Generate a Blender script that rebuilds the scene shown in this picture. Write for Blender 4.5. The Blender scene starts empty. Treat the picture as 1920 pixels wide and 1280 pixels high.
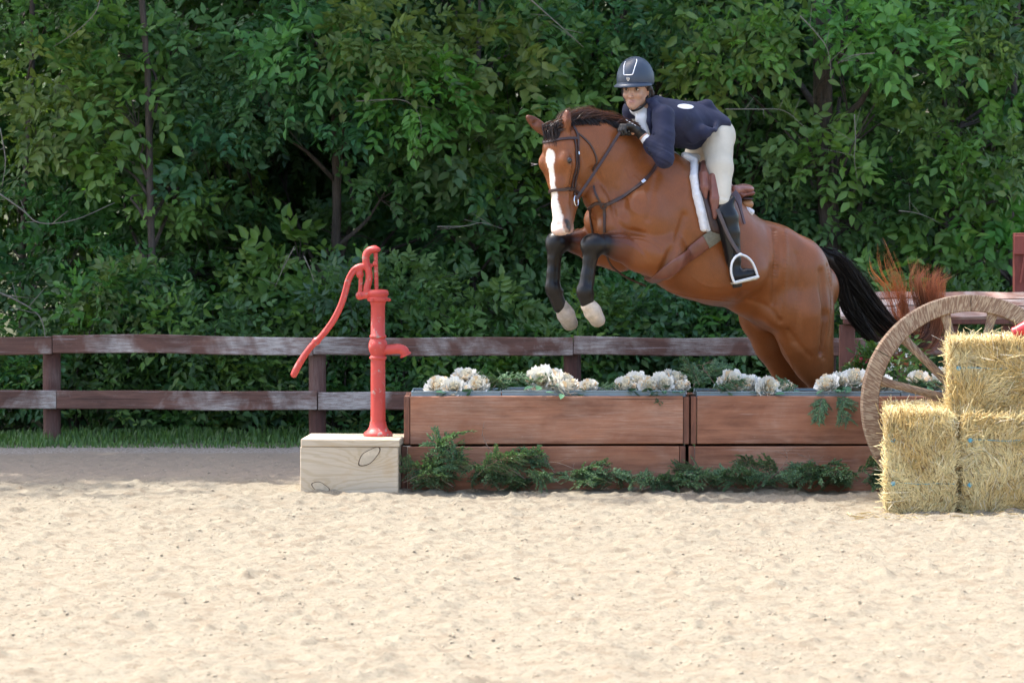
import bpy, math, random
import numpy as np
from mathutils import Vector, Matrix, noise

random.seed(7)
RNG = np.random.default_rng(7)
S = bpy.context.scene
COL = S.collection
R = math.radians
PI = math.pi

# ---------------------------------------------------------------- camera
F_PX = 6600.0                       # focal length in photograph pixels (1920 wide)
CAM = Vector((0.0, -20.0, 1.64))
TILT = math.atan(265.0 / F_PX)      # horizon sits at row 375 of 1280
cam_d = bpy.data.cameras.new('camera')
cam_d.sensor_width = 36.0
cam_d.lens = F_PX / 1920.0 * 36.0
cam_d.clip_start = 0.5
cam_d.clip_end = 3000.0
cam_d.dof.use_dof = True
cam_d.dof.focus_distance = 19.9
cam_d.dof.aperture_fstop = 5.6
cam = bpy.data.objects.new('camera', cam_d)
COL.objects.link(cam)
cam.location = CAM
cam.rotation_euler = (R(90) - TILT, 0, 0)
S.camera = cam

# ---------------------------------------------------------------- sky, sun, exposure
SUN_EL = R(59.5)
SUN_TO = Vector((0.52, -0.28, -1.0)).normalized()     # direction the light travels
w = bpy.data.worlds.new('World')
S.world = w
w.use_nodes = True
nt = w.node_tree
nt.nodes.clear()
sky = nt.nodes.new('ShaderNodeTexSky')
sky.sky_type = 'NISHITA'
sky.sun_disc = False
sky.sun_elevation = SUN_EL
sky.sun_rotation = math.atan2(-SUN_TO.x, -SUN_TO.y)
sky.air_density = 1.0
sky.dust_density = 4.0
sky.ozone_density = 0.4
bg = nt.nodes.new('ShaderNodeBackground')
bg.inputs['Strength'].default_value = 0.15
wo = nt.nodes.new('ShaderNodeOutputWorld')
nt.links.new(sky.outputs[0], bg.inputs[0])
nt.links.new(bg.outputs[0], wo.inputs[0])
sun_d = bpy.data.lights.new('sun', 'SUN')
sun_d.energy = 2.7
sun_d.angle = R(0.55)
sun_d.color = (1.0, 0.96, 0.90)
sun = bpy.data.objects.new('sun', sun_d)
COL.objects.link(sun)
sun.rotation_euler = SUN_TO.to_track_quat('-Z', 'Y').to_euler()
S.view_settings.view_transform = 'Standard'
S.view_settings.look = 'None'
S.view_settings.gamma = 1.0
S.view_settings.use_curve_mapping = False
S.view_settings.exposure = 1.78
S.cycles.max_bounces = 8
S.cycles.diffuse_bounces = 4
S.cycles.transparent_max_bounces = 8

# ---------------------------------------------------------------- reading places off a lens
_fw = np.array([0, math.cos(TILT), -math.sin(TILT)])
_up = np.array([0, math.sin(TILT), math.cos(TILT)])
_rt = np.array([1.0, 0, 0])
_cam = np.array(CAM)

def ray(px, py):
    return _fw + (px - 960.0) / F_PX * _rt - (py - 640.0) / F_PX * _up

def at(px, py, Y):
    """the place on the upright plane y = Y seen at that spot of the photograph"""
    d = ray(px, py)
    return _cam + d * ((Y - _cam[1]) / d[1])

# ---------------------------------------------------------------- objects
def tag(o, label=None, cat=None, group=None, kind=None):
    if label: o['label'] = label
    if cat: o['category'] = cat
    if group: o['group'] = group
    if kind: o['kind'] = kind
    return o

def empty(name, loc=(0, 0, 0), rz=0.0):
    o = bpy.data.objects.new(name, None)
    o.empty_display_size = 0.1
    COL.objects.link(o)
    o.location = loc
    o.rotation_euler = (0, 0, rz)
    return o

def link_mesh(name, me, mat=None, parent=None, smooth=False):
    if mat is not None and len(me.materials) == 0:
        me.materials.append(mat)
    if smooth:
        me.polygons.foreach_set('use_smooth', [True] * len(me.polygons))
    o = bpy.data.objects.new(name, me)
    COL.objects.link(o)
    if parent is not None:
        o.parent = parent
    return o

def np_mesh(name, V, F, mats=None, midx=None, cols=None, smooth=False):
    """V (n,3) F (m,k) with k 3 or 4, or a list of such arrays"""
    me = bpy.data.meshes.new(name)
    V = np.asarray(V, np.float32)
    Fs = F if isinstance(F, list) else [F]
    Fs = [np.asarray(f, np.int32) for f in Fs if len(f)]
    loops = np.concatenate([f.ravel() for f in Fs])
    tot = np.concatenate([np.full(len(f), f.shape[1], np.int32) for f in Fs])
    start = np.concatenate([[0], np.cumsum(tot)[:-1]]).astype(np.int32)
    me.vertices.add(len(V)); me.vertices.foreach_set('co', V.ravel())
    me.loops.add(len(loops)); me.loops.foreach_set('vertex_index', loops)
    me.polygons.add(len(tot))
    me.polygons.foreach_set('loop_start', start)
    me.polygons.foreach_set('loop_total', tot)
    if midx is not None:
        me.polygons.foreach_set('material_index', np.asarray(midx, np.int32))
    if smooth:
        me.polygons.foreach_set('use_smooth', np.ones(len(tot), bool))
    me.update(calc_edges=True)
    if cols is not None:
        c = np.ones((len(V), 4), np.float32); cc = np.asarray(cols, np.float32)
        c[:, :cc.shape[1]] = cc
        a = me.color_attributes.new('Col', 'FLOAT_COLOR', 'POINT')
        a.data.foreach_set('color', c.ravel())
    for m in (mats or []):
        me.materials.append(m)
    return me

class MB:
    """collects simple shapes and links them as ONE mesh"""
    def __init__(self): self.v = []; self.f = []
    def add(self, vs, fs):
        b = len(self.v)
        self.v += [tuple(v) for v in vs]
        self.f += [tuple(i + b for i in f) for f in fs]
    def box(self, lo, hi, bev=0.0, M=None, jit=0.0):
        x0, y0, z0 = lo; x1, y1, z1 = hi
        b = min(bev, abs(x1-x0)*.45, abs(y1-y0)*.45, abs(z1-z0)*.45)
        if b <= 0:
            vs = [(x, y, z) for z in (z0, z1) for y in (y0, y1) for x in (x0, x1)]
            fs = [(0,2,3,1),(4,5,7,6),(0,1,5,4),(2,6,7,3),(0,4,6,2),(1,3,7,5)]
        else:
            vs = []; idx = {}
            for i, (sx, x) in enumerate(((1, x0), (-1, x1))):
                for j, (sy, y) in enumerate(((1, y0), (-1, y1))):
                    for k, (sz, z) in enumerate(((1, z0), (-1, z1))):
                        idx[i,j,k,0] = len(vs); vs.append((x, y+sy*b, z+sz*b))
                        idx[i,j,k,1] = len(vs); vs.append((x+sx*b, y, z+sz*b))
                        idx[i,j,k,2] = len(vs); vs.append((x+sx*b, y+sy*b, z))
            g = lambda i,j,k,a: idx[i,j,k,a]
            fs = []
            for i in (0, 1):
                q = [g(i,0,0,0), g(i,0,1,0), g(i,1,1,0), g(i,1,0,0)]; fs.append(q if i == 0 else q[::-1])
                q = [g(0,i,0,1), g(1,i,0,1), g(1,i,1,1), g(0,i,1,1)]; fs.append(q if i == 0 else q[::-1])
                q = [g(0,0,i,2), g(0,1,i,2), g(1,1,i,2), g(1,0,i,2)]; fs.append(q if i == 0 else q[::-1])
            for i in (0, 1):
                for j in (0, 1):
                    q = [g(i,j,0,0), g(i,j,0,1), g(i,j,1,1), g(i,j,1,0)]; fs.append(q if (i+j) % 2 else q[::-1])
                    q = [g(i,0,j,0), g(i,0,j,2), g(i,1,j,2), g(i,1,j,0)]; fs.append(q if (i+j) % 2 == 0 else q[::-1])
                    q = [g(0,i,j,1), g(0,i,j,2), g(1,i,j,2), g(1,i,j,1)]; fs.append(q if (i+j) % 2 else q[::-1])
            for i in (0, 1):
                for j in (0, 1):
                    for k in (0, 1):
                        q = [g(i,j,k,0), g(i,j,k,1), g(i,j,k,2)]; fs.append(q if (i+j+k) % 2 else q[::-1])
        if M is not None: vs = [M @ Vector(v) for v in vs]
        self.add(vs, fs)
    def tube(self, pts, rad, n=8, cap=True):
        pts = [Vector(p) for p in pts]
        rr = rad if hasattr(rad, '__len__') else [rad] * len(pts)
        vs = []; fs = []; up = None
        for i, p in enumerate(pts):
            t = (pts[min(i+1, len(pts)-1)] - pts[max(i-1, 0)]).normalized()
            if up is None:
                up = t.cross(Vector((0, 0, 1)) if abs(t.z) < .9 else Vector((1, 0, 0))).normalized()
            up = (up - t * up.dot(t)).normalized()
            sd = t.cross(up)
            for k in range(n):
                a = 2*PI*k/n
                vs.append(p + (up*math.cos(a) + sd*math.sin(a)) * rr[i])
        for i in range(len(pts)-1):
            for k in range(n):
                a = i*n+k; b = i*n+(k+1) % n
                fs.append((a, a+n, b+n, b))
        if cap:
            fs.append(tuple(range(n))); fs.append(tuple((len(pts)-1)*n + k for k in reversed(range(n))))
        self.add(vs, fs)
    def lathe(self, prof, n=24, M=None, c=(0, 0, 0)):
        """prof: (radius, z) from bottom to top"""
        vs = []; fs = []
        for r, z in prof:
            for k in range(n):
                a = 2*PI*k/n
                vs.append((c[0]+r*math.cos(a), c[1]+r*math.sin(a), c[2]+z))
        for i in range(len(prof)-1):
            for k in range(n):
                a = i*n+k; b = i*n+(k+1) % n
                fs.append((a, b, b+n, a+n))
        fs.append(tuple(reversed(range(n)))); fs.append(tuple((len(prof)-1)*n+k for k in range(n)))
        if M is not None: vs = [M @ Vector(v) for v in vs]
        self.add(vs, fs)
    def strap(self, pts, normals, width, thick=0.003):
        """flat band along pts lying with its flat side along normals"""
        pts = [Vector(p) for p in pts]; vs = []; fs = []
        ww = width if hasattr(width, '__len__') else [width]*len(pts)
        for i, p in enumerate(pts):
            t = (pts[min(i+1, len(pts)-1)] - pts[max(i-1, 0)]).normalized()
            nn = Vector(normals[i]) if hasattr(normals[0], '__len__') or isinstance(normals, list) else Vector(normals)
            nn = (nn - t*nn.dot(t)).normalized(); s = t.cross(nn)
            h = ww[i]*.5
            vs += [p+s*h*.85+nn*thick, p+s*h+nn*thick*.4, p+s*h-nn*thick*.5, p-s*h-nn*thick*.5, p-s*h+nn*thick*.4, p-s*h*.85+nn*thick]
        for i in range(len(pts)-1):
            for k in range(6):
                a = i*6+k; b = i*6+(k+1) % 6
                fs.append((a, b, b+6, a+6))
        fs.append(tuple(reversed(range(6)))); m = (len(pts)-1)*6; fs.append(tuple(m+k for k in range(6)))
        self.add(vs, fs)
    def mesh(self, name):
        me = bpy.data.meshes.new(name); me.from_pydata(self.v, [], self.f); me.update(); return me
    def build(self, name, mat=None, parent=None, smooth=False):
        o = link_mesh(name, self.mesh(name), mat, parent, smooth)
        return o

def auto_smooth(o, ang=40):
    me = o.data
    me.polygons.foreach_set('use_smooth', [True]*len(me.polygons))
    try: me.set_sharp_from_angle(angle=R(ang))
    except Exception: pass
    return o

def catmull(pts, n=8):
    P = [np.array(p, float) for p in pts]; P = [2*P[0]-P[1]] + P + [2*P[-1]-P[-2]]
    out = []
    for i in range(1, len(P)-2):
        for k in range(n):
            t = k/n
            out.append(.5*((2*P[i]) + (-P[i-1]+P[i+1])*t + (2*P[i-1]-5*P[i]+4*P[i+1]-P[i+2])*t*t + (-P[i-1]+3*P[i]-3*P[i+1]+P[i+2])*t**3))
    out.append(P[-2])
    return out

# ---------------------------------------------------------------- materials
class NT:
    def __init__(self, name):
        self.m = bpy.data.materials.new(name); self.m.use_nodes = True
        self.t = self.m.node_tree; self.t.nodes.clear()
        self.out = self.t.nodes.new('ShaderNodeOutputMaterial')
        self.p = self.t.nodes.new('ShaderNodeBsdfPrincipled')
        self.t.links.new(self.p.outputs[0], self.out.inputs[0])
    def n(self, typ, **kw):
        x = self.t.nodes.new(typ)
        for k, v in kw.items():
            setattr(x, k, v)
        return x
    def l(self, a, b): self.t.links.new(a, b)
    def set(self, **kw):
        for k, v in kw.items():
            i = self.p.inputs[k.replace('_', ' ')]
            if hasattr(v, 'is_linked'): self.l(v, i)
            else: i.default_value = (*v, 1) if isinstance(v, tuple) and len(v) == 3 else v
        return self
    def coord(self, kind='Object', scale=(1, 1, 1), rand=0.0):
        tc = self.n('ShaderNodeTexCoord'); mp = self.n('ShaderNodeMapping')
        mp.inputs['Scale'].default_value = scale
        self.l(tc.outputs[kind], mp.inputs[0])
        if rand:
            oi = self.n('ShaderNodeObjectInfo'); mu = self.n('ShaderNodeMath', operation='MULTIPLY'); mu.inputs[1].default_value = rand
            self.l(oi.outputs['Random'], mu.inputs[0]); self.l(mu.outputs[0], mp.inputs['Location'])
        return mp.outputs[0]
    def noise(self, vec, scale=5, detail=5, rough=.6, dist=0.0):
        x = self.n('ShaderNodeTexNoise'); x.inputs['Scale'].default_value = scale
        x.inputs['Detail'].default_value = detail; x.inputs['Roughness'].default_value = rough
        x.inputs['Distortion'].default_value = dist
        self.l(vec, x.inputs['Vector']); return x.outputs[0]
    def ramp(self, fac, stops, interp='LINEAR'):
        x = self.n('ShaderNodeValToRGB'); cr = x.color_ramp; cr.interpolation = interp
        while len(cr.elements) < len(stops): cr.elements.new(.5)
        for e, (p, c) in zip(cr.elements, stops):
            e.position = p; e.color = (*c, 1) if len(c) == 3 else c
        self.l(fac, x.inputs[0]); return x.outputs[0]
    def mix(self, fac, a, b, mode='MIX'):
        x = self.n('ShaderNodeMix', data_type='RGBA', blend_type=mode)
        for s, v in ((x.inputs[0], fac), (x.inputs[6], a), (x.inputs[7], b)):
            if hasattr(v, 'is_linked'): self.l(v, s)
            elif isinstance(v, (int, float)): s.default_value = v
            else: s.default_value = (*v, 1)
        return x.outputs[2]
    def math(self, op, a, b=0.0):
        x = self.n('ShaderNodeMath', operation=op)
        for s, v in ((x.inputs[0], a), (x.inputs[1], b)):
            if hasattr(v, 'is_linked'): self.l(v, s)
            else: s.default_value = v
        return x.outputs[0]
    def bump(self, h, strength=.3, dist=.01):
        x = self.n('ShaderNodeBump'); x.inputs['Strength'].default_value = strength; x.inputs['Distance'].default_value = dist
        self.l(h, x.inputs['Height']); self.l(x.outputs[0], self.p.inputs['Normal']); return x.outputs[0]

def simple(name, col, rough=.6, var=.15, scale=20, bump=.1, metal=0.0, spec=.5, bdist=.004):
    m = NT(name); v = m.coord()
    f = m.noise(v, scale, 4)
    a = tuple(c*(1-var) for c in col); b = tuple(min(1, c*(1+var)) for c in col)
    m.set(Base_Color=m.ramp(f, [(.3, a), (.7, b)]), Roughness=rough, Metallic=metal)
    m.p.inputs['Specular IOR Level'].default_value = spec
    if bump: m.bump(m.noise(v, scale*6, 3), bump, bdist)
    return m.m

def attr_mat(name, rough=.55, bump=.1, scale=150, spec=.4, sheen=0.0, var=.12, vscale=14, bdist=.002):
    """colour of the thing itself stored per point, with some mottling"""
    m = NT(name); a = m.n('ShaderNodeVertexColor'); a.layer_name = 'Col'
    v = m.coord()
    f = m.noise(v, vscale, 4)
    c = m.mix(1.0, a.outputs[0], m.ramp(f, [(.3, (1-var,)*3), (.7, (1+var,)*3)]), 'MULTIPLY')
    m.set(Base_Color=c, Roughness=rough)
    m.p.inputs['Specular IOR Level'].default_value = spec
    if sheen: m.p.inputs['Sheen Weight'].default_value = sheen
    if bump: m.bump(m.noise(v, scale, 3), bump, bdist)
    return m.m

def wood_mat(name, base, dark, wear, wear_amt=.5, axis=0, gscale=6, rough=.75, fleck=(.75,.72,.7), rings=.5):
    """painted or raw boards: grain runs along the given axis"""
    m = NT(name)
    sc = [9, 9, 9]; sc[axis] = .55
    v = m.coord('Object', tuple(sc), rand=37.0)
    g = m.noise(v, gscale, 6, .65, .6)
    sc2 = [40, 40, 40]; sc2[axis] = 1.6
    v2 = m.coord('Object', tuple(sc2), rand=11.0)
    g2 = m.noise(v2, gscale, 4, .7, .2)
    vb = m.coord('Object', (1, 1, 1), rand=19.0)
    big = m.noise(vb, 2.2, 5, .6, .4)
    col = m.mix(m.ramp(g, [(.3, (0,)*3), (.72, (1,)*3)]), dark, base)
    col = m.mix(m.ramp(g2, [(.35, (.55*rings,)*3), (.6, (0,)*3)]), col, dark)
    # worn areas where the grey wood or chalky paint shows
    wv = m.math('MULTIPLY', m.ramp(big, [(.44, (0,)*3), (.66, (1,)*3)]), m.ramp(g2, [(.38, (.1,)*3), (.62, (1,)*3)]))
    wv = m.math('MULTIPLY', wv, wear_amt)
    col = m.mix(wv, col, wear)
    # broad uneven weathering and hairline scratches along the grain
    un = m.noise(m.coord('Object', tuple(1.1 if i == axis else 3.5 for i in range(3)), rand=23.0), 1.6, 5, .65, .5)
    col = m.mix(1.0, col, m.ramp(un, [(.3, (.62, .60, .60)), (.5, (1, 1, 1)), (.72, (1.18, 1.14, 1.1))]), 'MULTIPLY')
    scr = m.noise(m.coord('Object', tuple(1.3 if i == axis else 75 for i in range(3)), rand=3.0), 1.6, 3, .6)
    col = m.mix(m.ramp(scr, [(.66, (0,)*3), (.70, (.45,)*3)]), col, fleck)
    crk = m.noise(m.coord('Object', tuple(.5 if i == axis else 42 for i in range(3)), rand=13.0), 1.3, 2, .5)
    col = m.mix(m.ramp(crk, [(.27, (.75,)*3), (.31, (0,)*3)]), col, tuple(q*.35 for q in dark))
    # small chips
    fn = m.noise(m.coord('Object', tuple(12 if i != axis else 5 for i in range(3)), rand=5.0), 9, 5, .75)
    col = m.mix(m.ramp(fn, [(.66, (0,)*3), (.72, (.7,)*3)]), col, fleck)
    oi = m.n('ShaderNodeObjectInfo')
    col = m.mix(1.0, col, m.ramp(oi.outputs['Random'], [(0, (.86,)*3), (1, (1.1,)*3)]), 'MULTIPLY')
    m.set(Base_Color=col, Roughness=rough)
    m.p.inputs['Specular IOR Level'].default_value = .3
    m.bump(m.mix(.5, g2, g), .5, .004)
    return m.m

# ---------------------------------------------------------------- blended solids -> one continuous skin
def unit(a):
    a = np.asarray(a, float)
    return a/np.maximum(np.linalg.norm(a, axis=-1, keepdims=True), 1e-9)

class Solid:
    """smooth union of tapered limbs and ellipsoids, meshed once as a single skin"""
    def __init__(self, k=.02): self.prims = []; self.k = k
    def limb(self, pts, rad, flat=None, axis=None, k=None, col=None, sub=False):
        """pts chain; rad per point; flat per point = radius along axis (else round)"""
        pts = [np.array(p, float) for p in pts]
        rad = list(rad) if hasattr(rad, '__len__') else [rad]*len(pts)
        flat = list(flat) if hasattr(flat, '__len__') else ([flat]*len(pts) if flat else rad)
        cols = col if isinstance(col, list) else [col]*len(pts)
        for i in range(len(pts)-1):
            self.prims.append(('c', pts[i], pts[i+1], rad[i], rad[i+1], flat[i], flat[i+1],
                               None if axis is None else np.array(axis, float)/np.linalg.norm(axis),
                               self.k if k is None else k, cols[i], cols[i+1], sub))
    def ball(self, c, r, M=None, k=None, col=None, sub=False):
        """c centre, r 3 radii, M 3 axes as rows"""
        r = np.array(r if hasattr(r, '__len__') else (r,)*3, float)
        M = np.eye(3) if M is None else np.array([np.array(a)/np.linalg.norm(a) for a in M], float)
        self.prims.append(('e', np.array(c, float), r, M, self.k if k is None else k, col, sub))
    @staticmethod
    def dist(p, X):
        if p[0] == 'c':
            _, a, b, ra, rb, fa, fb, ax, k, ca, cb, sub = p
            ab = b-a; L = max(ab@ab, 1e-12)
            t = np.clip(((X-a)@ab)/L, 0, 1)
            v = X - a - t[..., None]*ab
            r = ra+(rb-ra)*t
            if ax is None: return np.sqrt((v*v).sum(-1))-r
            f = fa+(fb-fa)*t
            s = v@ax
            q = np.sqrt(np.maximum((v*v).sum(-1)-s*s, 0)+(s*r/f)**2)
            m = np.minimum(1.0, f/r)
            return (q-r)*m
        _, c, r, M, k, col, sub = p
        y = (X-c)@M.T
        k0 = np.sqrt(((y/r)**2).sum(-1)); k1 = np.sqrt(((y/(r*r))**2).sum(-1))
        return k0*(k0-1)/np.maximum(k1, 1e-9)
    @staticmethod
    def box(p):
        if p[0] == 'c':
            r = max(p[3], p[4], p[5], p[6]); lo = np.minimum(p[1], p[2])-r; hi = np.maximum(p[1], p[2])+r
        else:
            r = p[2].max(); lo = p[1]-r; hi = p[1]+r
        return lo, hi
    def skin(self, h, base_col=(.5, .3, .2), col_soft=.012):
        lo = np.min([self.box(p)[0] for p in self.prims if not p[-1]], 0)-4*h-.02
        hi = np.max([self.box(p)[1] for p in self.prims if not p[-1]], 0)+4*h+.02
        n = np.ceil((hi-lo)/h).astype(int)+1
        D = np.full(n, 0.5, np.float32)
        for p in self.prims:
            k = p[8] if p[0] == 'c' else p[4]
            b0, b1 = self.box(p); m = k*1.2+3*h
            i0 = np.maximum(np.floor((b0-m-lo)/h).astype(int), 0); i1 = np.minimum(np.ceil((b1+m-lo)/h).astype(int)+1, n)
            if (i1 <= i0).any(): continue
            g = np.stack(np.meshgrid(*[lo[a]+h*np.arange(i0[a], i1[a]) for a in range(3)], indexing='ij'), -1)
            d = self.dist(p, g).astype(np.float32)
            sl = tuple(slice(i0[a], i1[a]) for a in range(3)); A = D[sl]
            kk = max(k, 1e-5)
            if p[-1]:
                d = -d; hh = np.maximum(kk-np.abs(A-d), 0)/kk; D[sl] = np.maximum(A, d)+hh*hh*kk*.25
            else:
                hh = np.maximum(kk-np.abs(A-d), 0)/kk; D[sl] = np.minimum(A, d)-hh*hh*kk*.25
        return self.nets(D, lo, h, base_col, col_soft)
    def nets(self, D, lo, h, base_col, col_soft):
        s = D < 0
        c8 = [s[i:s.shape[0]-1+i, j:s.shape[1]-1+j, k:s.shape[2]-1+k] for i in (0, 1) for j in (0, 1) for k in (0, 1)]
        allin = c8[0].copy(); anyin = c8[0].copy()
        for c in c8[1:]: allin &= c; anyin |= c
        cells = np.argwhere(anyin & ~allin)
        idx = np.full(tuple(np.array(D.shape)-1), -1, np.int32)
        idx[tuple(cells.T)] = np.arange(len(cells))
        acc = np.zeros((len(cells), 3)); cnt = np.zeros(len(cells))
        for a in range(3):
            e = np.zeros(3, int); e[a] = 1
            o1, o2 = [x for x in range(3) if x != a]
            for u in (0, 1):
                for v in (0, 1):
                    off = np.zeros(3, int); off[o1] = u; off[o2] = v
                    p0 = cells+off; p1 = p0+e
                    d0 = D[tuple(p0.T)]; d1 = D[tuple(p1.T)]
                    m = (d0 < 0) != (d1 < 0)
                    t = np.where(m, d0/(d0-d1+1e-20), 0)
                    q = p0+t[:, None]*e
                    acc[m] += q[m]; cnt[m] += 1
        V = lo+h*(acc/cnt[:, None])
        quads = []
        for a in range(3):
            o1, o2 = [(1, 2), (2, 0), (0, 1)][a]
            sl0 = [slice(1, -1)]*3; sl0[a] = slice(0, -1); sl1 = [slice(1, -1)]*3; sl1[a] = slice(1, None)
            A = s[tuple(sl0)]; B = s[tuple(sl1)]
            for inn, flip in ((A & ~B, False), (~A & B, True)):
                e = np.argwhere(inn)
                if not len(e): continue
                off = np.ones(3, int); off[a] = 0
                e = e+off
                u = np.zeros(3, int); u[o1] = 1; v = np.zeros(3, int); v[o2] = 1
                q = np.stack([idx[tuple((e-u-v).T)], idx[tuple((e-v).T)], idx[tuple(e.T)], idx[tuple((e-u).T)]], 1)
                quads.append(q[:, ::-1] if flip else q)
        Q = np.concatenate(quads)
        # colour: nearest limbs decide, blended over a few millimetres
        W = np.zeros(len(V)); C = np.zeros((len(V), 3)); best = np.full(len(V), 1e9)
        ds = []
        for p in self.prims:
            if p[-1]: continue
            ds.append((p, self.dist(p, V)))
            best = np.minimum(best, ds[-1][1])
        for p, d in ds:
            wt = np.exp(-np.clip((d-best)/col_soft, 0, 30))
            if p[0] == 'c':
                ca = np.array(p[9] or base_col); cb = np.array(p[10] or base_col)
                ab = p[2]-p[1]; t = np.clip(((V-p[1])@ab)/max(ab@ab, 1e-12), 0, 1)
                c = ca+(cb-ca)*t[:, None]
            else: c = np.array(p[5] or base_col)[None, :]
            C += wt[:, None]*c; W += wt
        return V, Q, C/W[:, None]

def relax(V, Q, it=2, f=.5):
    """even out a skin a little"""
    e = np.concatenate([Q[:, [0, 1]], Q[:, [1, 2]], Q[:, [2, 3]], Q[:, [3, 0]]])
    for _ in range(it):
        acc = np.zeros_like(V); cnt = np.zeros(len(V))
        for a in range(3):
            acc[:, a] = np.bincount(e[:, 0], V[e[:, 1], a], len(V))+np.bincount(e[:, 1], V[e[:, 0], a], len(V))
        cnt = np.bincount(e[:, 0], minlength=len(V))+np.bincount(e[:, 1], minlength=len(V))
        V = V*(1-f)+f*acc/cnt[:, None]
    return V

def skin_obj(name, solid, h, mat, parent=None, base_col=(.5, .3, .2), paint=None, it=2, soft=.012, disp=None):
    V, Q, C = solid.skin(h, base_col, soft)
    V = relax(V, Q, it)
    if paint: C = paint(V, C)
    me = np_mesh(name, V, Q, [mat], cols=C, smooth=True)
    if disp:
        n = np.zeros(len(V)*3, np.float32); me.vertices.foreach_get('normal', n); n = n.reshape(-1, 3)
        V = V+n*disp(V)[:, None]
        me.vertices.foreach_set('co', V.astype(np.float32).ravel()); me.update()
    return link_mesh(name, me, None, parent)

def vnoise(P, scale, seed=0, octaves=3):
    """cheap smooth 3-d value noise on many points, -1..1"""
    out = np.zeros(len(P)); amp = 1.0; tot = 0
    rs = np.random.default_rng(seed); T = rs.random((32, 32, 32))*2-1
    for o in range(octaves):
        q = P*scale*(2**o)+o*7.3; i = np.floor(q).astype(int); f = q-i; f = f*f*(3-2*f)
        v = 0
        for a in (0, 1):
            for b in (0, 1):
                for c in (0, 1):
                    wgt = (f[:, 0] if a else 1-f[:, 0])*(f[:, 1] if b else 1-f[:, 1])*(f[:, 2] if c else 1-f[:, 2])
                    v = v+wgt*T[(i[:, 0]+a) % 32, (i[:, 1]+b) % 32, (i[:, 2]+c) % 32]
        out += v*amp; tot += amp; amp *= .5
    return out/tot

def join(parts):
    V = []; F = []; C = []; o = 0
    for v, f, c in parts:
        V.append(v); F.append(f+o); C.append(c); o += len(v)
    return np.concatenate(V), np.concatenate(F), np.concatenate(C)


# ================================================================ SETTING
# ---------------------------------------------------------------- ground
def ground_height(P):
    h = vnoise(P*np.array([1, 1, 0]), 1.1, 1, 3)*.024
    h += vnoise(P*np.array([1, 1, 0])+3, 6.0, 2, 3)*.011
    n = vnoise(P*np.array([1, 1, 0])+9, 17.0, 3, 2)
    h += np.clip(n-.02, 0, 1)*.027+vnoise(P*np.array([1, 1, 0])+1, 33.0, 13, 2)*.007
    # rows left by the drag, and hoof marks
    h += np.sin(P[:, 1]*21+vnoise(P, 1.7, 4, 2)*5)*.003
    h += np.clip(vnoise(P*np.array([1, .8, 0])+5, 2.6, 8, 2)-.25, 0, 1)*.05
    fade = np.clip((3.4-P[:, 1])/.8, .25, 1)*np.clip(1-(P[:, 1]-.2)/1.5, .55, 1)
    # softer right around the things that stand on it
    return h*fade-.014

xs = np.concatenate([[-600, -150, -40, -12, -6], np.arange(-3.9, 3.9, .0165), [6, 12, 40, 150, 600]])
ys = np.concatenate([[-300, -80, -25, -14], np.arange(-9.0, -3, .022), np.arange(-3, 3.4, .017), np.arange(3.4, 6, .1), [8, 12, 20, 60, 200, 900]])
gx, gy = np.meshgrid(xs, ys, indexing='ij')
GP = np.stack([gx.ravel(), gy.ravel(), np.zeros(gx.size)], 1)
GP[:, 2] = ground_height(GP)
nx, ny = len(xs), len(ys)
ii = (np.arange(nx-1)[:, None]*ny+np.arange(ny-1)[None, :]).ravel()
gm = NT('sand_footing')
gv = gm.coord('Object')
sand_n = gm.noise(gv, 55, 6, .75)
sand_b = gm.noise(gv, 2.1, 5, .6)
sand_f = gm.noise(gv, 260, 3, .7)
sc = gm.ramp(sand_n, [(.36, (.125, .100, .068)), (.44, (.256, .224, .166)), (.58, (.296, .264, .202)), (.74, (.39, .358, .29))])
sc = gm.mix(gm.ramp(sand_b, [(.35, (.45,)*3), (.7, (0,)*3)]), sc, (.275, .236, .175))
pat = gm.noise(gm.coord('Object', (2.2, 4.5, 1)), 2.4, 6, .72)
sc = gm.mix(gm.ramp(pat, [(.50, (0,)*3), (.60, (.65,)*3)]), sc, (.215, .170, .120))
sc = gm.mix(gm.ramp(sand_f, [(.30, (.45,)*3), (.42, (0,)*3)]), sc, (.24, .18, .125))
# towards the rail the footing is painted darker for the trees' shade, then pale gravel, then soil
sx = gm.n('ShaderNodeSeparateXYZ'); gm.l(gv, sx.inputs[0])
yy = gm.math('ADD', sx.outputs[1], gm.math('MULTIPLY', gm.noise(gv, 1.3, 4, .6), .9))
tree_shade = gm.ramp(gm.math('MULTIPLY', yy, .1), [(.085, (0,)*3), (.16, (1,)*3)])
sc = gm.mix(tree_shade, sc, gm.mix(sand_n, (.22, .178, .135), (.37, .305, .24)))
grav = gm.ramp(gm.math('MULTIPLY', yy, .1), [(.335, (0,)*3), (.35, (1,)*3)])
sc = gm.mix(grav, sc, gm.mix(gm.ramp(sand_n, [(.4, (0,)*3), (.55, (1,)*3)]), (.17, .135, .105), (.42, .37, .32)))
soil = gm.ramp(gm.math('MULTIPLY', yy, .1), [(.40, (0,)*3), (.44, (1,)*3)])
sc = gm.mix(soil, sc, gm.mix(sand_n, (.035, .04, .02), (.07, .075, .035)))
gm.set(Base_Color=sc, Roughness=.95)
gm.p.inputs['Specular IOR Level'].default_value = .15
gm.bump(gm.mix(.4, sand_n, sand_f), 1.0, .013)
gme = np_mesh('ground', GP, np.stack([ii, ii+ny, ii+ny+1, ii+1], 1), [gm.m], smooth=True)
ground = link_mesh('ground', gme); tag(ground, kind='structure')

def gh(x, y):
    return float(ground_height(np.array([[x, y, 0.0]]))[0])

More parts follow.
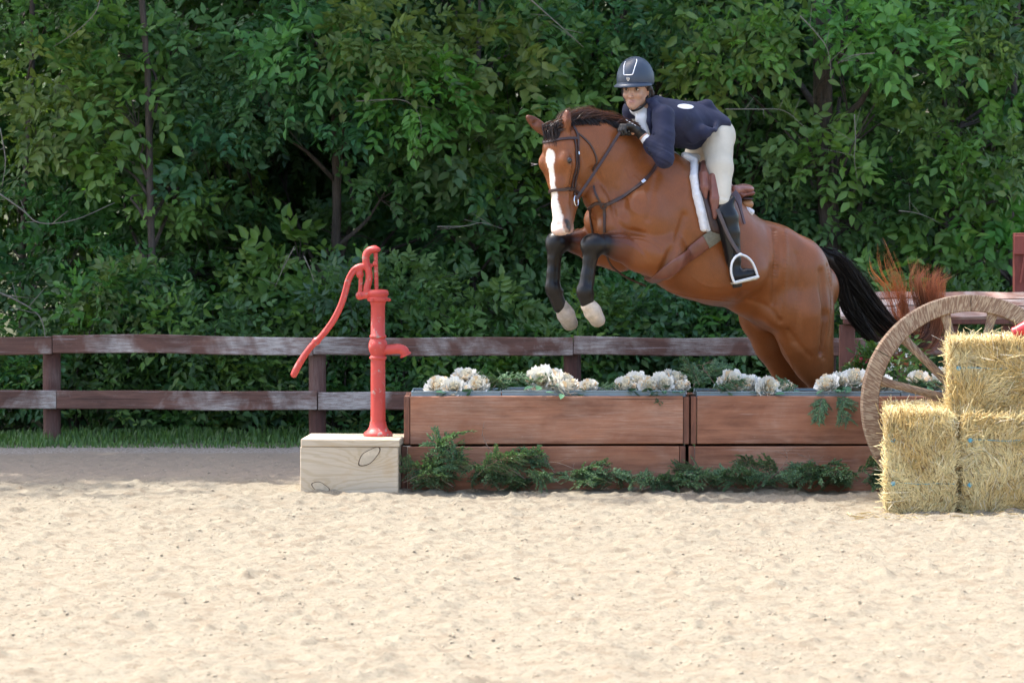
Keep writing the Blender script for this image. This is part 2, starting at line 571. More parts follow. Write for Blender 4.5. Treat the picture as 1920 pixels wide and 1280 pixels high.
# loose clods of footing lying on it
def lumps(P, rad, seed):
    rs = np.random.default_rng(seed)
    base = []
    for i in range(5):
        pass
    ico_v = []; t = (1+5**.5)/2
    for a, b in ((-1, t), (1, t), (-1, -t), (1, -t)): ico_v += [(a, b, 0)]
    for a, b in ((-1, t), (1, t), (-1, -t), (1, -t)): ico_v += [(0, a, b)]
    for a, b in ((-1, t), (1, t), (-1, -t), (1, -t)): ico_v += [(b, 0, a)]
    ico_v = np.array(ico_v, float); ico_v /= np.linalg.norm(ico_v[0])
    ico_f = np.array([(0,11,5),(0,5,1),(0,1,7),(0,7,10),(0,10,11),(1,5,9),(5,11,4),(11,10,2),(10,7,6),(7,1,8),(3,9,4),(3,4,2),(3,2,6),(3,6,8),(3,8,9),(4,9,5),(2,4,11),(6,2,10),(8,6,7),(9,8,1)])
    N = len(P)
    V = ico_v[None]*(1+rs.normal(0, .18, (N, 12, 1)))*rad[:, None, None]*np.stack([rs.uniform(.8, 1.5, N), rs.uniform(.8, 1.3, N), rs.uniform(.3, .55, N)], 1)[:, None, :]
    V = V+P[:, None, :]
    F = ico_f[None]+(np.arange(N)*12)[:, None, None]
    return V.reshape(-1, 3), F.reshape(-1, 3)

N = 24000
d = RNG.uniform(0, 1, N)
cy = -8.6+11.4*d
cx = RNG.uniform(-1, 1, N)*(cy+20)*.155
cr = .0018+RNG.gamma(1.0, .0017, N)
cl = vnoise(np.stack([cx, cy, 0*cx], 1), 1.5, 12, 3)
keep = cl+RNG.normal(0, .35, N) > -.1
cx, cy, cr = cx[keep], cy[keep], np.minimum(cr[keep], .0085)
cp = np.stack([cx, cy, 0*cx], 1); cp[:, 2] = ground_height(cp)+cr*.25
cv, cf = lumps(cp, cr, 5)
cm = simple('damp_sand_clod', (.36, .305, .23), .95, .35, 9, .25, spec=.15)
cl_o = link_mesh('sand_clods', np_mesh('sand_clods', cv, cf, [cm], smooth=False)); tag(cl_o, kind='stuff')

# ---------------------------------------------------------------- leaves
def leaf_mat(name, trans=.35, rough=.42):
    m = NT(name); a = m.n('ShaderNodeVertexColor'); a.layer_name = 'Col'
    m.set(Base_Color=a.outputs[0], Roughness=rough)
    m.p.inputs['Specular IOR Level'].default_value = .4
    tr = m.n('ShaderNodeBsdfTranslucent')
    c2 = m.mix(1.0, a.outputs[0], (1.25, 1.35, .55), 'MULTIPLY'); m.l(c2, tr.inputs[0])
    mx = m.n('ShaderNodeMixShader'); mx.inputs[0].default_value = trans
    m.l(m.p.outputs[0], mx.inputs[1]); m.l(tr.outputs[0], mx.inputs[2]); m.l(mx.outputs[0], m.out.inputs[0])
    return m.m
M_LEAF = leaf_mat('green_leaf')


def leaves(base, axis, nrm, L, W, col, rs):
    N = len(base)
    ax = unit(axis); sd = unit(np.cross(ax, nrm)); nn = np.cross(sd, ax)
    L = L[:, None]; W = W[:, None]
    fold = rs.uniform(.05, .3, (N, 1)); dr = rs.uniform(.0, .25, (N, 1))
    p0 = base
    p3 = base+ax*L-nn*L*dr
    m1 = base+ax*L*.33; m2 = base+ax*L*.68-nn*L*dr*.4
    l1 = m1+sd*W*.5+nn*W*fold; r1 = m1-sd*W*.5+nn*W*fold
    l2 = m2+sd*W*.36+nn*W*fold*.7; r2 = m2-sd*W*.36+nn*W*fold*.7
    V = np.stack([p0, l1, l2, p3, r2, r1], 1).reshape(-1, 3)
    b = (np.arange(N)*6)[:, None]
    F = np.concatenate([b+np.array([[0, 3, 2, 1]]), b+np.array([[0, 5, 4, 3]])], 0)
    C = np.repeat(col, 6, 0)
    return V, F, C

def sprays(org, dirv, nrm, Ls, nl, leafL, rs, colA, colB, droop=.25):
    """compound sprays: leaflets in pairs along a stalk and one at its tip"""
    N = len(org); B = []; A = []; Nn = []; LL = []; WW = []; CC = []
    d = unit(dirv); s = unit(np.cross(d, nrm)); n2 = np.cross(s, d)
    hue = rs.random((N, 1))
    for j in range(nl):
        tip = j == nl-1
        side = 0 if tip else (1 if j % 2 else -1)
        t = 1.0 if tip else .25+.75*(j//2)/max(1, (nl-1)/2)
        b = org+d*(Ls[:, None]*t)-np.array([0, 0, 1])*(Ls[:, None]*t*t*droop)
        ax = d*(1 if tip else .55)+s*side*.8+rs.normal(0, .22, (N, 3))-np.array([0, 0, .10])
        nn = n2+rs.normal(0, .35, (N, 3))
        l = leafL*rs.uniform(.7, 1.15, N)
        B.append(b); A.append(ax); Nn.append(nn); LL.append(l); WW.append(l*rs.uniform(.38, .62, N))
        h = np.clip(hue*.85+rs.random((N, 1))*.4-.1, 0, 1.15)
        CC.append(np.array(colA)*(1-h)+np.array(colB)*h)
    return leaves(np.concatenate(B), np.concatenate(A), np.concatenate(Nn), np.concatenate(LL), np.concatenate(WW), np.concatenate(CC), rs)

def clump(c, r, n, leafL, rs, colA, colB, nl=7, flat=.7):
    c = np.array(c, float); f_ = rs.uniform(.72, 1.22); leafL = leafL*f_; n = int(n/f_**1.6); nl = int(nl+rs.choice([-2, 0, 0, 2])) if nl > 5 else nl
    tint = np.array([rs.uniform(.8, 1.3), rs.uniform(.88, 1.12), rs.uniform(.75, 1.25)]); colA = np.array(colA)*tint; colB = np.array(colB)*tint
    v = unit(rs.normal(0, 1, (n, 3)))
    rr = rs.uniform(.25, 1, (n, 1))**.5
    # ragged outline: the clump grows out in a few tongues
    tong = unit(rs.normal(0, 1, (5, 3))); al = np.max(v@tong.T, 1, keepdims=True)
    rr = rr*(.72+.45*np.clip(al, 0, 1)**3)
    org = c+v*rr*np.array([r, r, r*flat])
    dv = v*.9+rs.normal(0, .55, (n, 3))+np.array([0, -.35, .02])
    nr = np.array([0, -.55, .65])+v*.45+rs.normal(0, .40, (n, 3))
    return sprays(org, dv, nr, leafL*rs.uniform(1.3, 2.6, n), nl, leafL, rs, colA, colB)

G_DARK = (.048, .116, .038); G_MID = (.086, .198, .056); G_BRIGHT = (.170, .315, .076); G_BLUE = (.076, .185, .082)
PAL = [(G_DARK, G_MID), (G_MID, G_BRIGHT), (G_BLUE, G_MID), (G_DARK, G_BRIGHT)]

bark = NT('tree_bark'); bv = bark.coord('Object', (14, 14, 2.2)); bn = bark.noise(bv, 3, 6, .7)
bark.set(Base_Color=bark.ramp(bn, [(.3, (.035, .028, .023)), (.7, (.115, .090, .075))]), Roughness=.95); bark.bump(bn, .8, .02)
M_BARK = bark.m

# front boughs read off the photograph: column, row, depth, radius (px at 254 px/m), palette; lit masses coloured brighter, shaded hollows darker
FRONT = [
 (600,100,5.7,115,1),(715,70,5.5,125,1),(800,170,5.6,120,1),(500,170,5.8,110,2),(650,215,5.8,100,2),(905,110,5.9,105,1),(850,275,6.0,95,2),
 (985,195,5.9,85,1),(965,300,6.1,80,1),(740,330,6.2,80,2),(900,345,6.2,70,2),(560,40,6.0,100,2),(1010,55,6.1,90,1),
 (95,25,6.1,85,1),(205,95,6.0,95,1),(330,75,6.1,80,1),(120,150,5.9,100,1),(235,190,5.9,95,1),(395,160,6.1,85,2),(445,235,5.9,80,2),
 (385,305,6.0,80,2),(95,235,6.0,85,1),(190,290,6.1,80,1),(330,365,6.1,70,1),(40,335,6.5,70,2),(125,350,6.4,75,2),(150,460,6.4,75,0),(300,450,6.5,70,0),
 (60,470,6.6,70,0),(400,520,6.0,70,0),(545,470,6.0,60,1),(470,420,6.5,55,0),(620,420,6.9,60,0),(840,430,6.4,70,0),(930,420,6.5,65,0),
 (640,560,5.6,75,1),(750,540,5.5,80,1),(840,545,5.9,65,0),(480,610,5.6,60,1),(560,570,5.9,55,0),(930,590,5.6,75,1),(860,620,5.5,60,1),(270,600,5.4,42,1),(200,560,6.4,70,0),
 (60,560,6.6,60,0),(985,500,6.5,60,0),(1010,420,6.5,50,0),
 (1400,80,5.8,85,1),(1465,55,5.9,80,1),(1345,120,6.0,75,1),(1260,50,6.3,80,2),(1330,20,6.1,80,1),(1610,50,5.8,80,1),(1710,75,5.8,80,1),
 (1790,30,6.0,80,1),(1840,90,5.9,75,1),(1885,40,6.0,80,2),(1890,160,6.1,60,1),(1770,150,6.2,65,2),(1110,110,6.3,75,1),(1120,40,6.4,80,2),
 (1510,250,6.1,60,1),(1560,300,6.0,60,1),(1470,330,6.3,65,1),(1640,215,6.3,45,1),(1640,300,6.5,50,0),(1740,240,6.1,60,1),(1800,310,6.0,80,1),(1880,300,6.0,75,1),
 (1700,330,6.3,70,0),(1660,410,6.3,75,2),(1770,420,6.2,75,1),(1860,400,6.2,70,1),(1560,400,6.3,75,2),(1480,400,6.5,60,2),(1450,230,6.5,50,0),
 (1820,500,6.2,50,1),(1640,500,6.4,50,0),(1400,170,6.8,60,0),(1240,110,7.0,60,0),(1120,600,5.6,50,1),(1200,610,5.7,60,0),(1310,600,5.6,45,1),(1390,640,5.6,60,0),
 (480,520,5.9,55,1),(330,540,5.8,55,0),(120,580,5.7,60,0),(20,600,5.8,60,0),(400,600,5.6,50,0),(1050,560,6.0,60,0),(1180,540,6.2,60,0),(1300,560,6.4,50,0)]

# trees: column of the trunk at head height, depth, trunk px width, height, label
TREES = [
 (285,  5.75, 15, 12.5, 'slender brown trunked tree left of the pump, its bare trunk showing from top to fence'),
 (620,  6.25, 20, 11.5, 'leafy tree behind the red pump with broad pale sprays overhanging it'),
 (1555, 6.35, 46, 11.0, 'thickest trunked tree, standing above the rear of the horse'),
 (52,   6.9, 14, 13.0, 'tree at the far left edge with loose grey twigs before it'),
 (895,  7.2, 14, 11.0, 'bright leaved tree between the pump and the horse head'),
 (1160, 9.2, 20, 10.0, 'dark shaded tree directly behind the rider helmet'),
 (1760, 8.8, 18, 10.5, 'tree at the right with sun glints, its leaning limb over the wagon wheel'),
 (1905, 8.0, 16, 10.5, 'tree at the far right edge above the red jump standard'),
 (450,  9.3, 16, 13.0, 'thin dark tree deep in the shade left of the pump handle'),
 (1350, 9.6, 16, 10.0, 'shaded tree behind the rider back, showing dim bluish leaves'),
 (-470, 6.7, 18, 11.0, 'tall tree just outside the left edge, shading the far sand'),
 (-960, 6.9, 20, 11.5, 'tall tree farthest out beyond the left edge, shading the far sand'),
 (-200, 7.3, 18, 11.0, 'tree nearest outside the left edge whose crown shades the fence'),
]
def tree_x(px, Y): return (px-960.0)/F_PX*(Y+20)
tree_parts = {i: [] for i in range(len(TREES))}
tree_limbs = {i: [] for i in range(len(TREES))}
rs = np.random.default_rng(21)
for px, py, Y, rp, pal in FRONT:
    c = at(px, py, Y); r = rp/254.0
    cand = [(abs(c[0]-tree_x(t[0], t[1])), i) for i, t in enumerate(TREES)]
    i = min(cand)[1]
    n = int(66*(r/.35)**2)
    a, b = PAL[pal]
    j = rs.uniform(.88, 1.12)
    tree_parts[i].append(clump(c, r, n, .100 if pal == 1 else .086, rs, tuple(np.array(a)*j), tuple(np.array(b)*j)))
    tree_limbs[i].append(c)
# the deeper body of every crown, and the tops that shade the ground from above the picture
for i, (px, Y, wp, H, lab) in enumerate(TREES):
    X0 = tree_x(px, Y)
    for k in range(30):
        z = rs.uniform(.5, 4.2); 
        c = np.array([X0+rs.normal(0, .85), max(Y, 7.6)+rs.uniform(-.3, 2.6), z])
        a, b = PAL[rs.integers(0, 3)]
        tree_parts[i].append(clump(c, rs.uniform(.3, .6), 80, .095, rs, tuple(np.array(a)*.75), tuple(np.array(b)*.75), flat=.8))  # deep clumps coloured darker so they read as shaded recesses
        if k % 3 == 0: tree_limbs[i].append(c)
# tops (coarser leaves above the frame)
TOPS = []
for px, Y, wp, H, lab in TREES: TOPS.append((tree_x(px, Y), Y, H))
for i, (X0, Y, H) in enumerate(TOPS):
    left = X0 < -.9
    for k in range(28 if left else 20):
        z = rs.uniform(5.6, H)
        sp = 1.7 if left else 1.2
        c = np.array([X0+rs.normal(0, sp)-(.8 if left else 0), Y+rs.uniform(-3.4 if left else -.6, 2.2), z])
        a, b = PAL[rs.integers(0, 3)]
        tree_parts[i].append(clump(c, rs.uniform(.6, 1.0), 60, .19, rs, a, b, nl=7, flat=.6))
        if k % 3 == 0: tree_limbs[i].append(c)
def trunk_mesh(X0, Y, H, w, limbs, rs):
    mb = MB(); pts = []; lean = rs.normal(0, .02) if abs(X0-0) > 1e9 or w > .06 or w < .058 else -.075; ph = rs.uniform(0, 6)
    for k in range(14):
        z = -.1+H*.92*k/13
        pts.append((X0+lean*(z-1.6)+.05*math.sin(z*1.3+ph), Y+.05*math.cos(z*.9+ph), z))
    mb.tube(pts, [w*.5*(1.25 if k == 0 else 1-.06*k) for k in range(14)], 9)
    for c in limbs:
        z0 = max(.7, c[2]-rs.uniform(.3, 1.3)*max(.6, abs(c[1]-Y)*.6)); k = min(12, max(0, int((z0+.1)/(H*.92)*13)))
        p0 = Vector(pts[k]); t = (z0-pts[k][2])/(pts[k+1][2]-pts[k][2]); p0 = p0.lerp(Vector(pts[k+1]), max(0, min(1, t)))
        c = Vector(c); mid = p0.lerp(c, .5)+Vector((rs.normal(0, .08), rs.normal(0, .08), rs.uniform(0, .15)))
        q = catmull([p0, p0.lerp(mid, .5)+Vector((rs.normal(0, .05), 0, .03)), mid, c], 3)
        r0 = min(w*.26, .035); mb.tube(q, [r0*(1-.8*u/(len(q)-1)) for u in range(len(q))], 5)
        for _ in range(5):   # twigs
            e = c+Vector(tuple(rs.normal(0, .22, 3))); mb.tube([q[-3], Vector(q[-3]).lerp(e, .5)+Vector((0, 0, .03)), e], [r0*.28, r0*.2, r0*.1], 4, cap=False)
    return mb
for i, (px, Y, wp, H, lab) in enumerate(TREES):
    X0 = tree_x(px, Y)
    t = empty('broadleaf_tree', (X0, Y, 0)); tag(t, lab, 'tree', 'trees behind the arena fence')
    V, F, C = join(tree_parts[i]); V = V-np.array([X0, Y, 0])
    link_mesh('crown', np_mesh('crown', V, F, [M_LEAF], cols=C), None, t)
    mb = trunk_mesh(0, 0, H, wp/254.0, [c-np.array([X0, Y, 0]) for c in tree_limbs[i]], rs)
    mb.build('trunk', M_BARK, t, True)

# shrubs along the fence, low and dense
SHRUB_L = ['low shrub at the far left edge behind the fence', 'rounded shrub right of the first fence post from the left', 'dark leaved shrub below the bare tree trunk behind the fence',
 'shrub left of the pump handle tip behind the lower rail', 'shrub behind the second fence post, beside the wooden box', 'bushy shrub directly behind the pump column',
 'shrub above the left end of the flower planter', 'shrub behind the first bunch of cream flowers', 'shrub behind the third fence post under the front hooves',
 'shrub seen over the middle flowers of the left planter', 'vine covered shrub behind the gap between both planters', 'shrub between the belly of the horse and its right hind leg',
 'shrub hidden in part by the hind legs of the horse', 'shrub seen below the table jump beside the tail', 'shrub behind the wagon wheel', 'shrub at the far right edge behind the straw bales']
for i, lab in enumerate(SHRUB_L):
    X0 = -3.75+7.5*i/(len(SHRUB_L)-1)+rs.normal(0, .08); Y = 5.15+rs.uniform(-.12, .3)
    parts = []; mb = MB()
    for k in range(15):
        z = rs.uniform(.02, .5+.55*abs(math.sin(i*2.3))); c = np.array([rs.normal(0, .2), rs.uniform(-.25, .5), z])
        a, b = PAL[rs.integers(0, 4)]
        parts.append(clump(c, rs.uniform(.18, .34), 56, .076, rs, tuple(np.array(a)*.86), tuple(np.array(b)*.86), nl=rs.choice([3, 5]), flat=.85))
        mb.tube([(c[0]*.15, c[1]*.15, -.05), (c[0]*.4, c[1]*.4, z*.55), tuple(c)], [.011, .008, .003], 5, cap=False)
    V, F, C = join(parts)
    V[:, 2] = np.maximum(V[:, 2], .01)
    t = empty('shrub', (X0, Y, 0)); tag(t, lab, 'shrub', 'shrubs behind the arena fence')
    link_mesh('crown', np_mesh('crown', V, F, [M_LEAF], cols=C), None, t); mb.build('stems', M_BARK, t, True)

# the wood behind them all reads as one mass
parts = []
for k in range(215):
    c = np.array([rs.uniform(-6.5, 6.5), rs.uniform(11.5, 14.5), rs.uniform(0, 7)])
    a, b = PAL[rs.choice([0, 0, 2])]
    parts.append(clump(c, rs.uniform(.6, 1.0), 46, .2, rs, a, b, nl=7))
V, F, C = join(parts)
o = link_mesh('woodland', np_mesh('woodland', V, F, [M_LEAF], cols=C)); tag(o, 'deep shaded wood filling the gaps behind the trees', 'wood', kind='stuff')

# bare twigs at the left edge
def twig(pts, r, lab):
    mb = MB(); q = catmull([at(*p) for p in pts], 5)
    mb.tube(q, [r*(1-.6*k/(len(q)-1)) for k in range(len(q))], 5)
    for k in (3, 6, 9, 12):
        if k < len(q)-1:
            e = np.array(q[k])+np.array([rs.normal(0, .12), 0, rs.uniform(-.08, .16)]); mb.tube([q[k], e], [r*.5, r*.2], 4)
    o = mb.build('dead_branch', M_TWIG, None, True); tag(o, lab, 'branch', 'bare dead branches before the trees')
tw = simple('dry_twig', (.20, .18, .15), .9, .3, 30, .4)
M_TWIG = tw
twig([(-20, 350, 5.3), (40, 392, 5.3), (75, 418, 5.3), (140, 412, 5.35), (215, 380, 5.5)], .007, 'pale bare branch sagging across the leaves at left, highest of the two')
twig([(-10, 545, 4.9), (25, 560, 4.9), (60, 580, 4.9), (80, 605, 4.9), (88, 660, 4.9)], .008, 'grey dead branch arching down to the left fence post')

for pts_, r_, lab_ in (
 ([(985, -10, 5.3), (1020, 22, 5.3), (1065, 62, 5.3), (1095, 90, 5.4)], .005, 'pale straight twig slanting down at the top, left of the rider'),
 ([(190, -10, 5.4), (178, 25, 5.4), (140, 62, 5.4), (100, 88, 5.5)], .004, 'thin grey twig slanting down to the left near the top left corner'),
 ([(668, 190, 5.25), (762, 190, 5.25), (790, 240, 5.25), (772, 300, 5.3)], .004, 'thin twig curving down through the bright leaves above the pump'),
 ([(570, 480, 5.0), (585, 515, 5.0), (592, 550, 5.0), (588, 590, 5.0)], .0045, 'grey upright dead stem left of the pump handle'),
 ([(552, 462, 5.0), (530, 505, 5.0), (515, 540, 5.0)], .004, 'grey leaning dead stem beyond the pump handle'),
 ([(820, 425, 5.2), (870, 424, 5.2), (905, 418, 5.2), (945, 430, 5.3)], .004, 'nearly level bare twig between pump and horse'),
 ([(1500, 30, 5.4), (1530, 62, 5.4), (1552, 95, 5.4), (1560, 150, 5.5)], .005, 'bare twig hanging beside the thick trunk'),
 ([(1640, 100, 5.5), (1600, 104, 5.5), (1570, 118, 5.5)], .005, 'sunlit bare twig right of the thick trunk'),
 ([(1685, 395, 5.4), (1720, 400, 5.4), (1752, 412, 5.4)], .004, 'faint twig above the tail wisps'),
 ([(1602, 215, 5.4), (1604, 260, 5.4), (1602, 300, 5.4), (1608, 340, 5.5)], .004, 'vertical grey twig above the rump of the horse'),
 ([(1360, 205, 5.4), (1420, 205, 5.4), (1470, 208, 5.5), (1510, 240, 5.5)], .004, 'brown twig lying level right of the rider back'),
 ([(0, 240, 5.3), (10, 300, 5.3), (4, 350, 5.3)], .005, 'upright dead branch at the left edge')):
    twig(pts_, r_, lab_)

# ---------------------------------------------------------------- grass along the fence
def blades(n, xr, yr, hr, seed, wd=.004):
    rs = np.random.default_rng(seed)
    x = rs.uniform(*xr, n); y = rs.uniform(*yr, n); h = rs.uniform(*hr, n)*(.5+.9*np.clip(vnoise(np.stack([x, y, 0*x], 1), 1.6, 31, 3)+.5, 0, 1.3))
    a = rs.uniform(0, 2*PI, n); ln = rs.uniform(.1, .6, n)
    b = np.stack([x, y, ground_height(np.stack([x, y, 0*x], 1))-.005], 1); dr = np.stack([np.cos(a), np.sin(a), 0*a], 1); sd = np.stack([-np.sin(a), np.cos(a), 0*a], 1)
    w = wd*rs.uniform(.7, 1.6, n)[:, None]
    m = b+dr*(h*ln*.35)[:, None]+np.array([0, 0, 1])*(h*.6)[:, None]
    t = b+dr*(h*ln)[:, None]+np.array([0, 0, 1])*h[:, None]*(1-.25*ln[:, None])
    V = np.stack([b-sd*w, b+sd*w, m+sd*w*.8, m-sd*w*.8, t], 1).reshape(-1, 3)
    i = (np.arange(n)*5)[:, None]
    q = i+np.array([[0, 1, 2, 3]]); tr = i+np.array([[3, 2, 4]])
    hh = rs.random((n, 1)); C = np.repeat(np.array([.050, .115, .035])*(1-hh)+np.array([.13, .24, .07])*hh, 5, 0)
    return V, [q, tr], C
V, F, C = blades(15000, (-4.2, 4.2), (3.8, 4.9), (.015, .075), 3)
o = link_mesh('grass', np_mesh('grass', V, F, [M_LEAF], cols=C)); tag(o, 'uneven green grass growing along the foot of the fence', 'grass', kind='stuff')
V, F, C = blades(5000, (-4.2, 4.2), (3.45, 3.8), (.015, .06), 4)
o = link_mesh('grass', np_mesh('grass', V, F, [M_LEAF], cols=C)); tag(o, 'short sparse grass at the edge of the gravel strip', 'grass', kind='stuff')

# ---------------------------------------------------------------- fence
M_FENCE = wood_mat('weathered_brown_paint', (.215, .108, .080), (.100, .052, .040), (.50, .455, .42), 1.7, axis=0, fleck=(.55, .48, .48))
M_POST = wood_mat('weathered_brown_post', (.155, .066, .052), (.075, .036, .030), (.32, .24, .21), .6, axis=2, fleck=(.35, .3, .28))
def board(name, p0, p1, h, d, mat, parent, bev=.005, warp=.004, seed=0):
    """plank from p0 to p1 (bottom front corners), long in x, slightly uneven"""
    p0 = np.array(p0, float); p1 = np.array(p1, float); L = np.linalg.norm(p1-p0); n = max(2, int(L/.12))
    mb = MB(); rs = np.random.default_rng(seed+int(L*1000)); vs = []; fs = []
    prof = [(0, bev), (bev, 0), (d-bev, 0), (d, bev), (d, h-bev), (d-bev, h), (bev, h), (0, h-bev)]
    ph = rs.uniform(0, 6, 3)
    for k in range(n+1):
        t = k/n; x = t*L; wz = warp*math.sin(x*2.2+ph[0])+warp*.5*math.sin(x*6+ph[1]); wt = warp*.6*math.sin(x*3+ph[2])
        for y, z in prof:
            vs.append((x-L/2, y, z-h/2+wz+(wt if z > h/2 else 0)))
    for k in range(n):
        for j in range(8):
            a = k*8+j; b = k*8+(j+1) % 8; fs.append((a, a+8, b+8, b))
    fs.append(tuple(range(8))); fs.append(tuple(n*8+j for j in reversed(range(8))))
    mb.add(vs, fs)
    o = auto_smooth(mb.build(name, mat, parent), 35)
    o.location = ((p0+p1)/2+np.array([0, 0, h/2])); dx = p1-p0
    o.rotation_euler = (0, -math.atan2(dx[2], math.hypot(dx[0], dx[1])), math.atan2(dx[1], dx[0]))
    return o
FY = 4.0
fence = empty('rail_fence', (0, 0, 0)); tag(fence, 'weathered brown two rail timber fence running before the trees', 'fence')
def rail(x0, y0, x1, y1, hpx, seed, dy=0):
    a = at(x0, y0+hpx, FY+dy); b = at(x1, y1+hpx, FY+dy); board('rail', a, b, hpx/275.0, .045, M_FENCE, fence, .006, .005, seed)
rail(-392, 634, 97, 629, 34, 1); rail(98.5, 628, 586, 632, 34, 2); rail(587.5, 632, 1074, 632, 34, 3); rail(1075.5, 632, 1551, 632, 34, 4); rail(1552.5, 632, 2040, 634, 34, 5)
rail(-390, 731, 105, 733, 34, 6); rail(106, 732, 594, 733, 35, 7); rail(596.5, 733, 1075, 735, 34, 8); rail(1076, 735, 1551, 735, 34, 9); rail(1552, 735, 2040, 735, 34, 10)
for px in (-392, 97, 595, 1073, 1551, 2040):
    p = at(px, 640, FY+.11); mb = MB(); rs2 = np.random.default_rng(int(px)+900)
    zt = p[2]-.005; pts = [(0, 0, z) for z in np.linspace(-.12, zt, 9)]
    mb.tube(pts, [.061+rs2.normal(0, .0015) for _ in pts], 14)
    o = auto_smooth(mb.build('post', M_POST, fence), 50); o.location = (p[0], FY+.045+.061, 0)

# ================================================================ JUMP
M_BOX = wood_mat('red_brown_stain', (.41, .180, .100), (.23, .092, .052), (.46, .29, .21), .8, axis=0, gscale=3.4, rough=.62, fleck=(.55, .42, .36))
M_BOXE = wood_mat('red_brown_stain_end', (.30, .12, .07), (.08, .04, .03), (.20, .11, .08), .4, axis=2, gscale=3, fleck=(.3, .2, .17))
M_TRAY = simple('blue_grey_metal_tray', (.21, .29, .33), .45, .18, 9, .15, spec=.5)
M_SOIL = simple('dark_potting_soil', (.045, .035, .025), 1.0, .4, 60, .8)

def X(px, Y): return (px-960.0)/F_PX*(Y+20)
def Z(py, Y): return float(at(960, py, Y)[2])

def plank(name, px0, px1, zb, zt, y0, th, mat, parent, seed=0):
    return board(name, (X(px0, y0), y0, zb), (X(px1, y0), y0, zb), zt-zb, th, mat, parent, .004, .0015, seed)

def planter(px, yb, lab, seed, rows=((742, 833), (836, 925))):
    """px: outer edges of upper and lower frames: (u0,u1,l0,l1)"""
    t = empty('planter_box', (0, 0, 0)); tag(t, lab, 'planter', 'stained wooden flower boxes of the jump')
    D = .46; zt = Z(rows[0][0], 0)
    for i, (a, b) in enumerate(((px[0], px[1]), (px[2], px[3]))):
        z1 = Z(rows[i][0], 0); z0 = max(Z(rows[i][1], 0), -.03); y = 0.0 if i else .004; e = 11
        plank('board', a+e+1, b-e-1, z0+.002, z1-.002, y, .036, M_BOX, t, seed+i*3)
        plank('board', a+e+1, b-e-1, z0+.002, z1-.002, y+D-.036, .036, M_BOX, t, seed+i*3+1)
        for pa in ((a, a+e), (b-e, b)):
            mb = MB(); xa = X(pa[0], y); xb = X(pa[1], y); cx = (xa+xb)/2
            mb.box((xa-cx, 0, z0-(z0+z1)/2+.001), (xb-cx, D, z1-(z0+z1)/2-.001 - (.004 if i == 0 else 0)), .004)
            o = auto_smooth(mb.build('end_board', M_BOXE, t)); o.location = (cx, y-.002+(seed % 3)*.001, (z0+z1)/2)
    mb = MB(); mb.box((X(px[0]+14, .05), .045, zt-.09), (X(px[1]-14, .05), D-.04, zt-.05)); mb.build('soil_fill', M_SOIL, t)
    return t
planter((757, 1293, 752, 1286), 0, 'left stained wooden flower box of the jump, beside the pump', 1)
planter((1296, 2010, 1292, 2016), 0, 'right stained wooden flower box, running behind the wheel and straw', 5)

def tray(px0, px1, py, y, lab):
    t = MB(); x0, x1 = X(px0, y), X(px1, y); z1 = Z(py, y); z0 = z1-.062; w = .006; D = .36
    ox = (x0+x1)/2
    def b(a, c): t.box((a[0]-ox, a[1]-y, a[2]-z0), (c[0]-ox, c[1]-y, c[2]-z0), .0015)
    b((x0, y, z0), (x1, y+w, z1)); b((x0, y+D-w, z0), (x1, y+D, z1)); b((x0, y+w, z0), (x0+w, y+D-w, z1)); b((x1-w, y+w, z0), (x1, y+D-w, z1)); b((x0+w, y+w, z0), (x1-w, y+D-w, z0+.01))
    b((x0-.001, y-.006, z1-.006), (x1+.001, y-.0005, z1+.001))
    r = t.build('flower_tray', M_TRAY); r.location = (ox, y, z0)
    tag(r, lab, 'tray', 'blue grey metal trays on the planters')
    s = MB(); s.box((x0+w-ox, w, .012), (x1-w-ox, D-w, .05)); s.build('soil', M_SOIL, r)
tray(771, 939, 733.5, .046, 'short blue grey metal tray at the left end of the left planter')
tray(941, 1286, 732, .045, 'long blue grey metal tray on the left planter, under the middle flowers')
tray(1307, 1689, 734, .045, 'long blue grey metal tray along the front of the right planter')
tray(1691, 2000, 732.5, .044, 'blue grey metal tray seen through the wheel spokes')

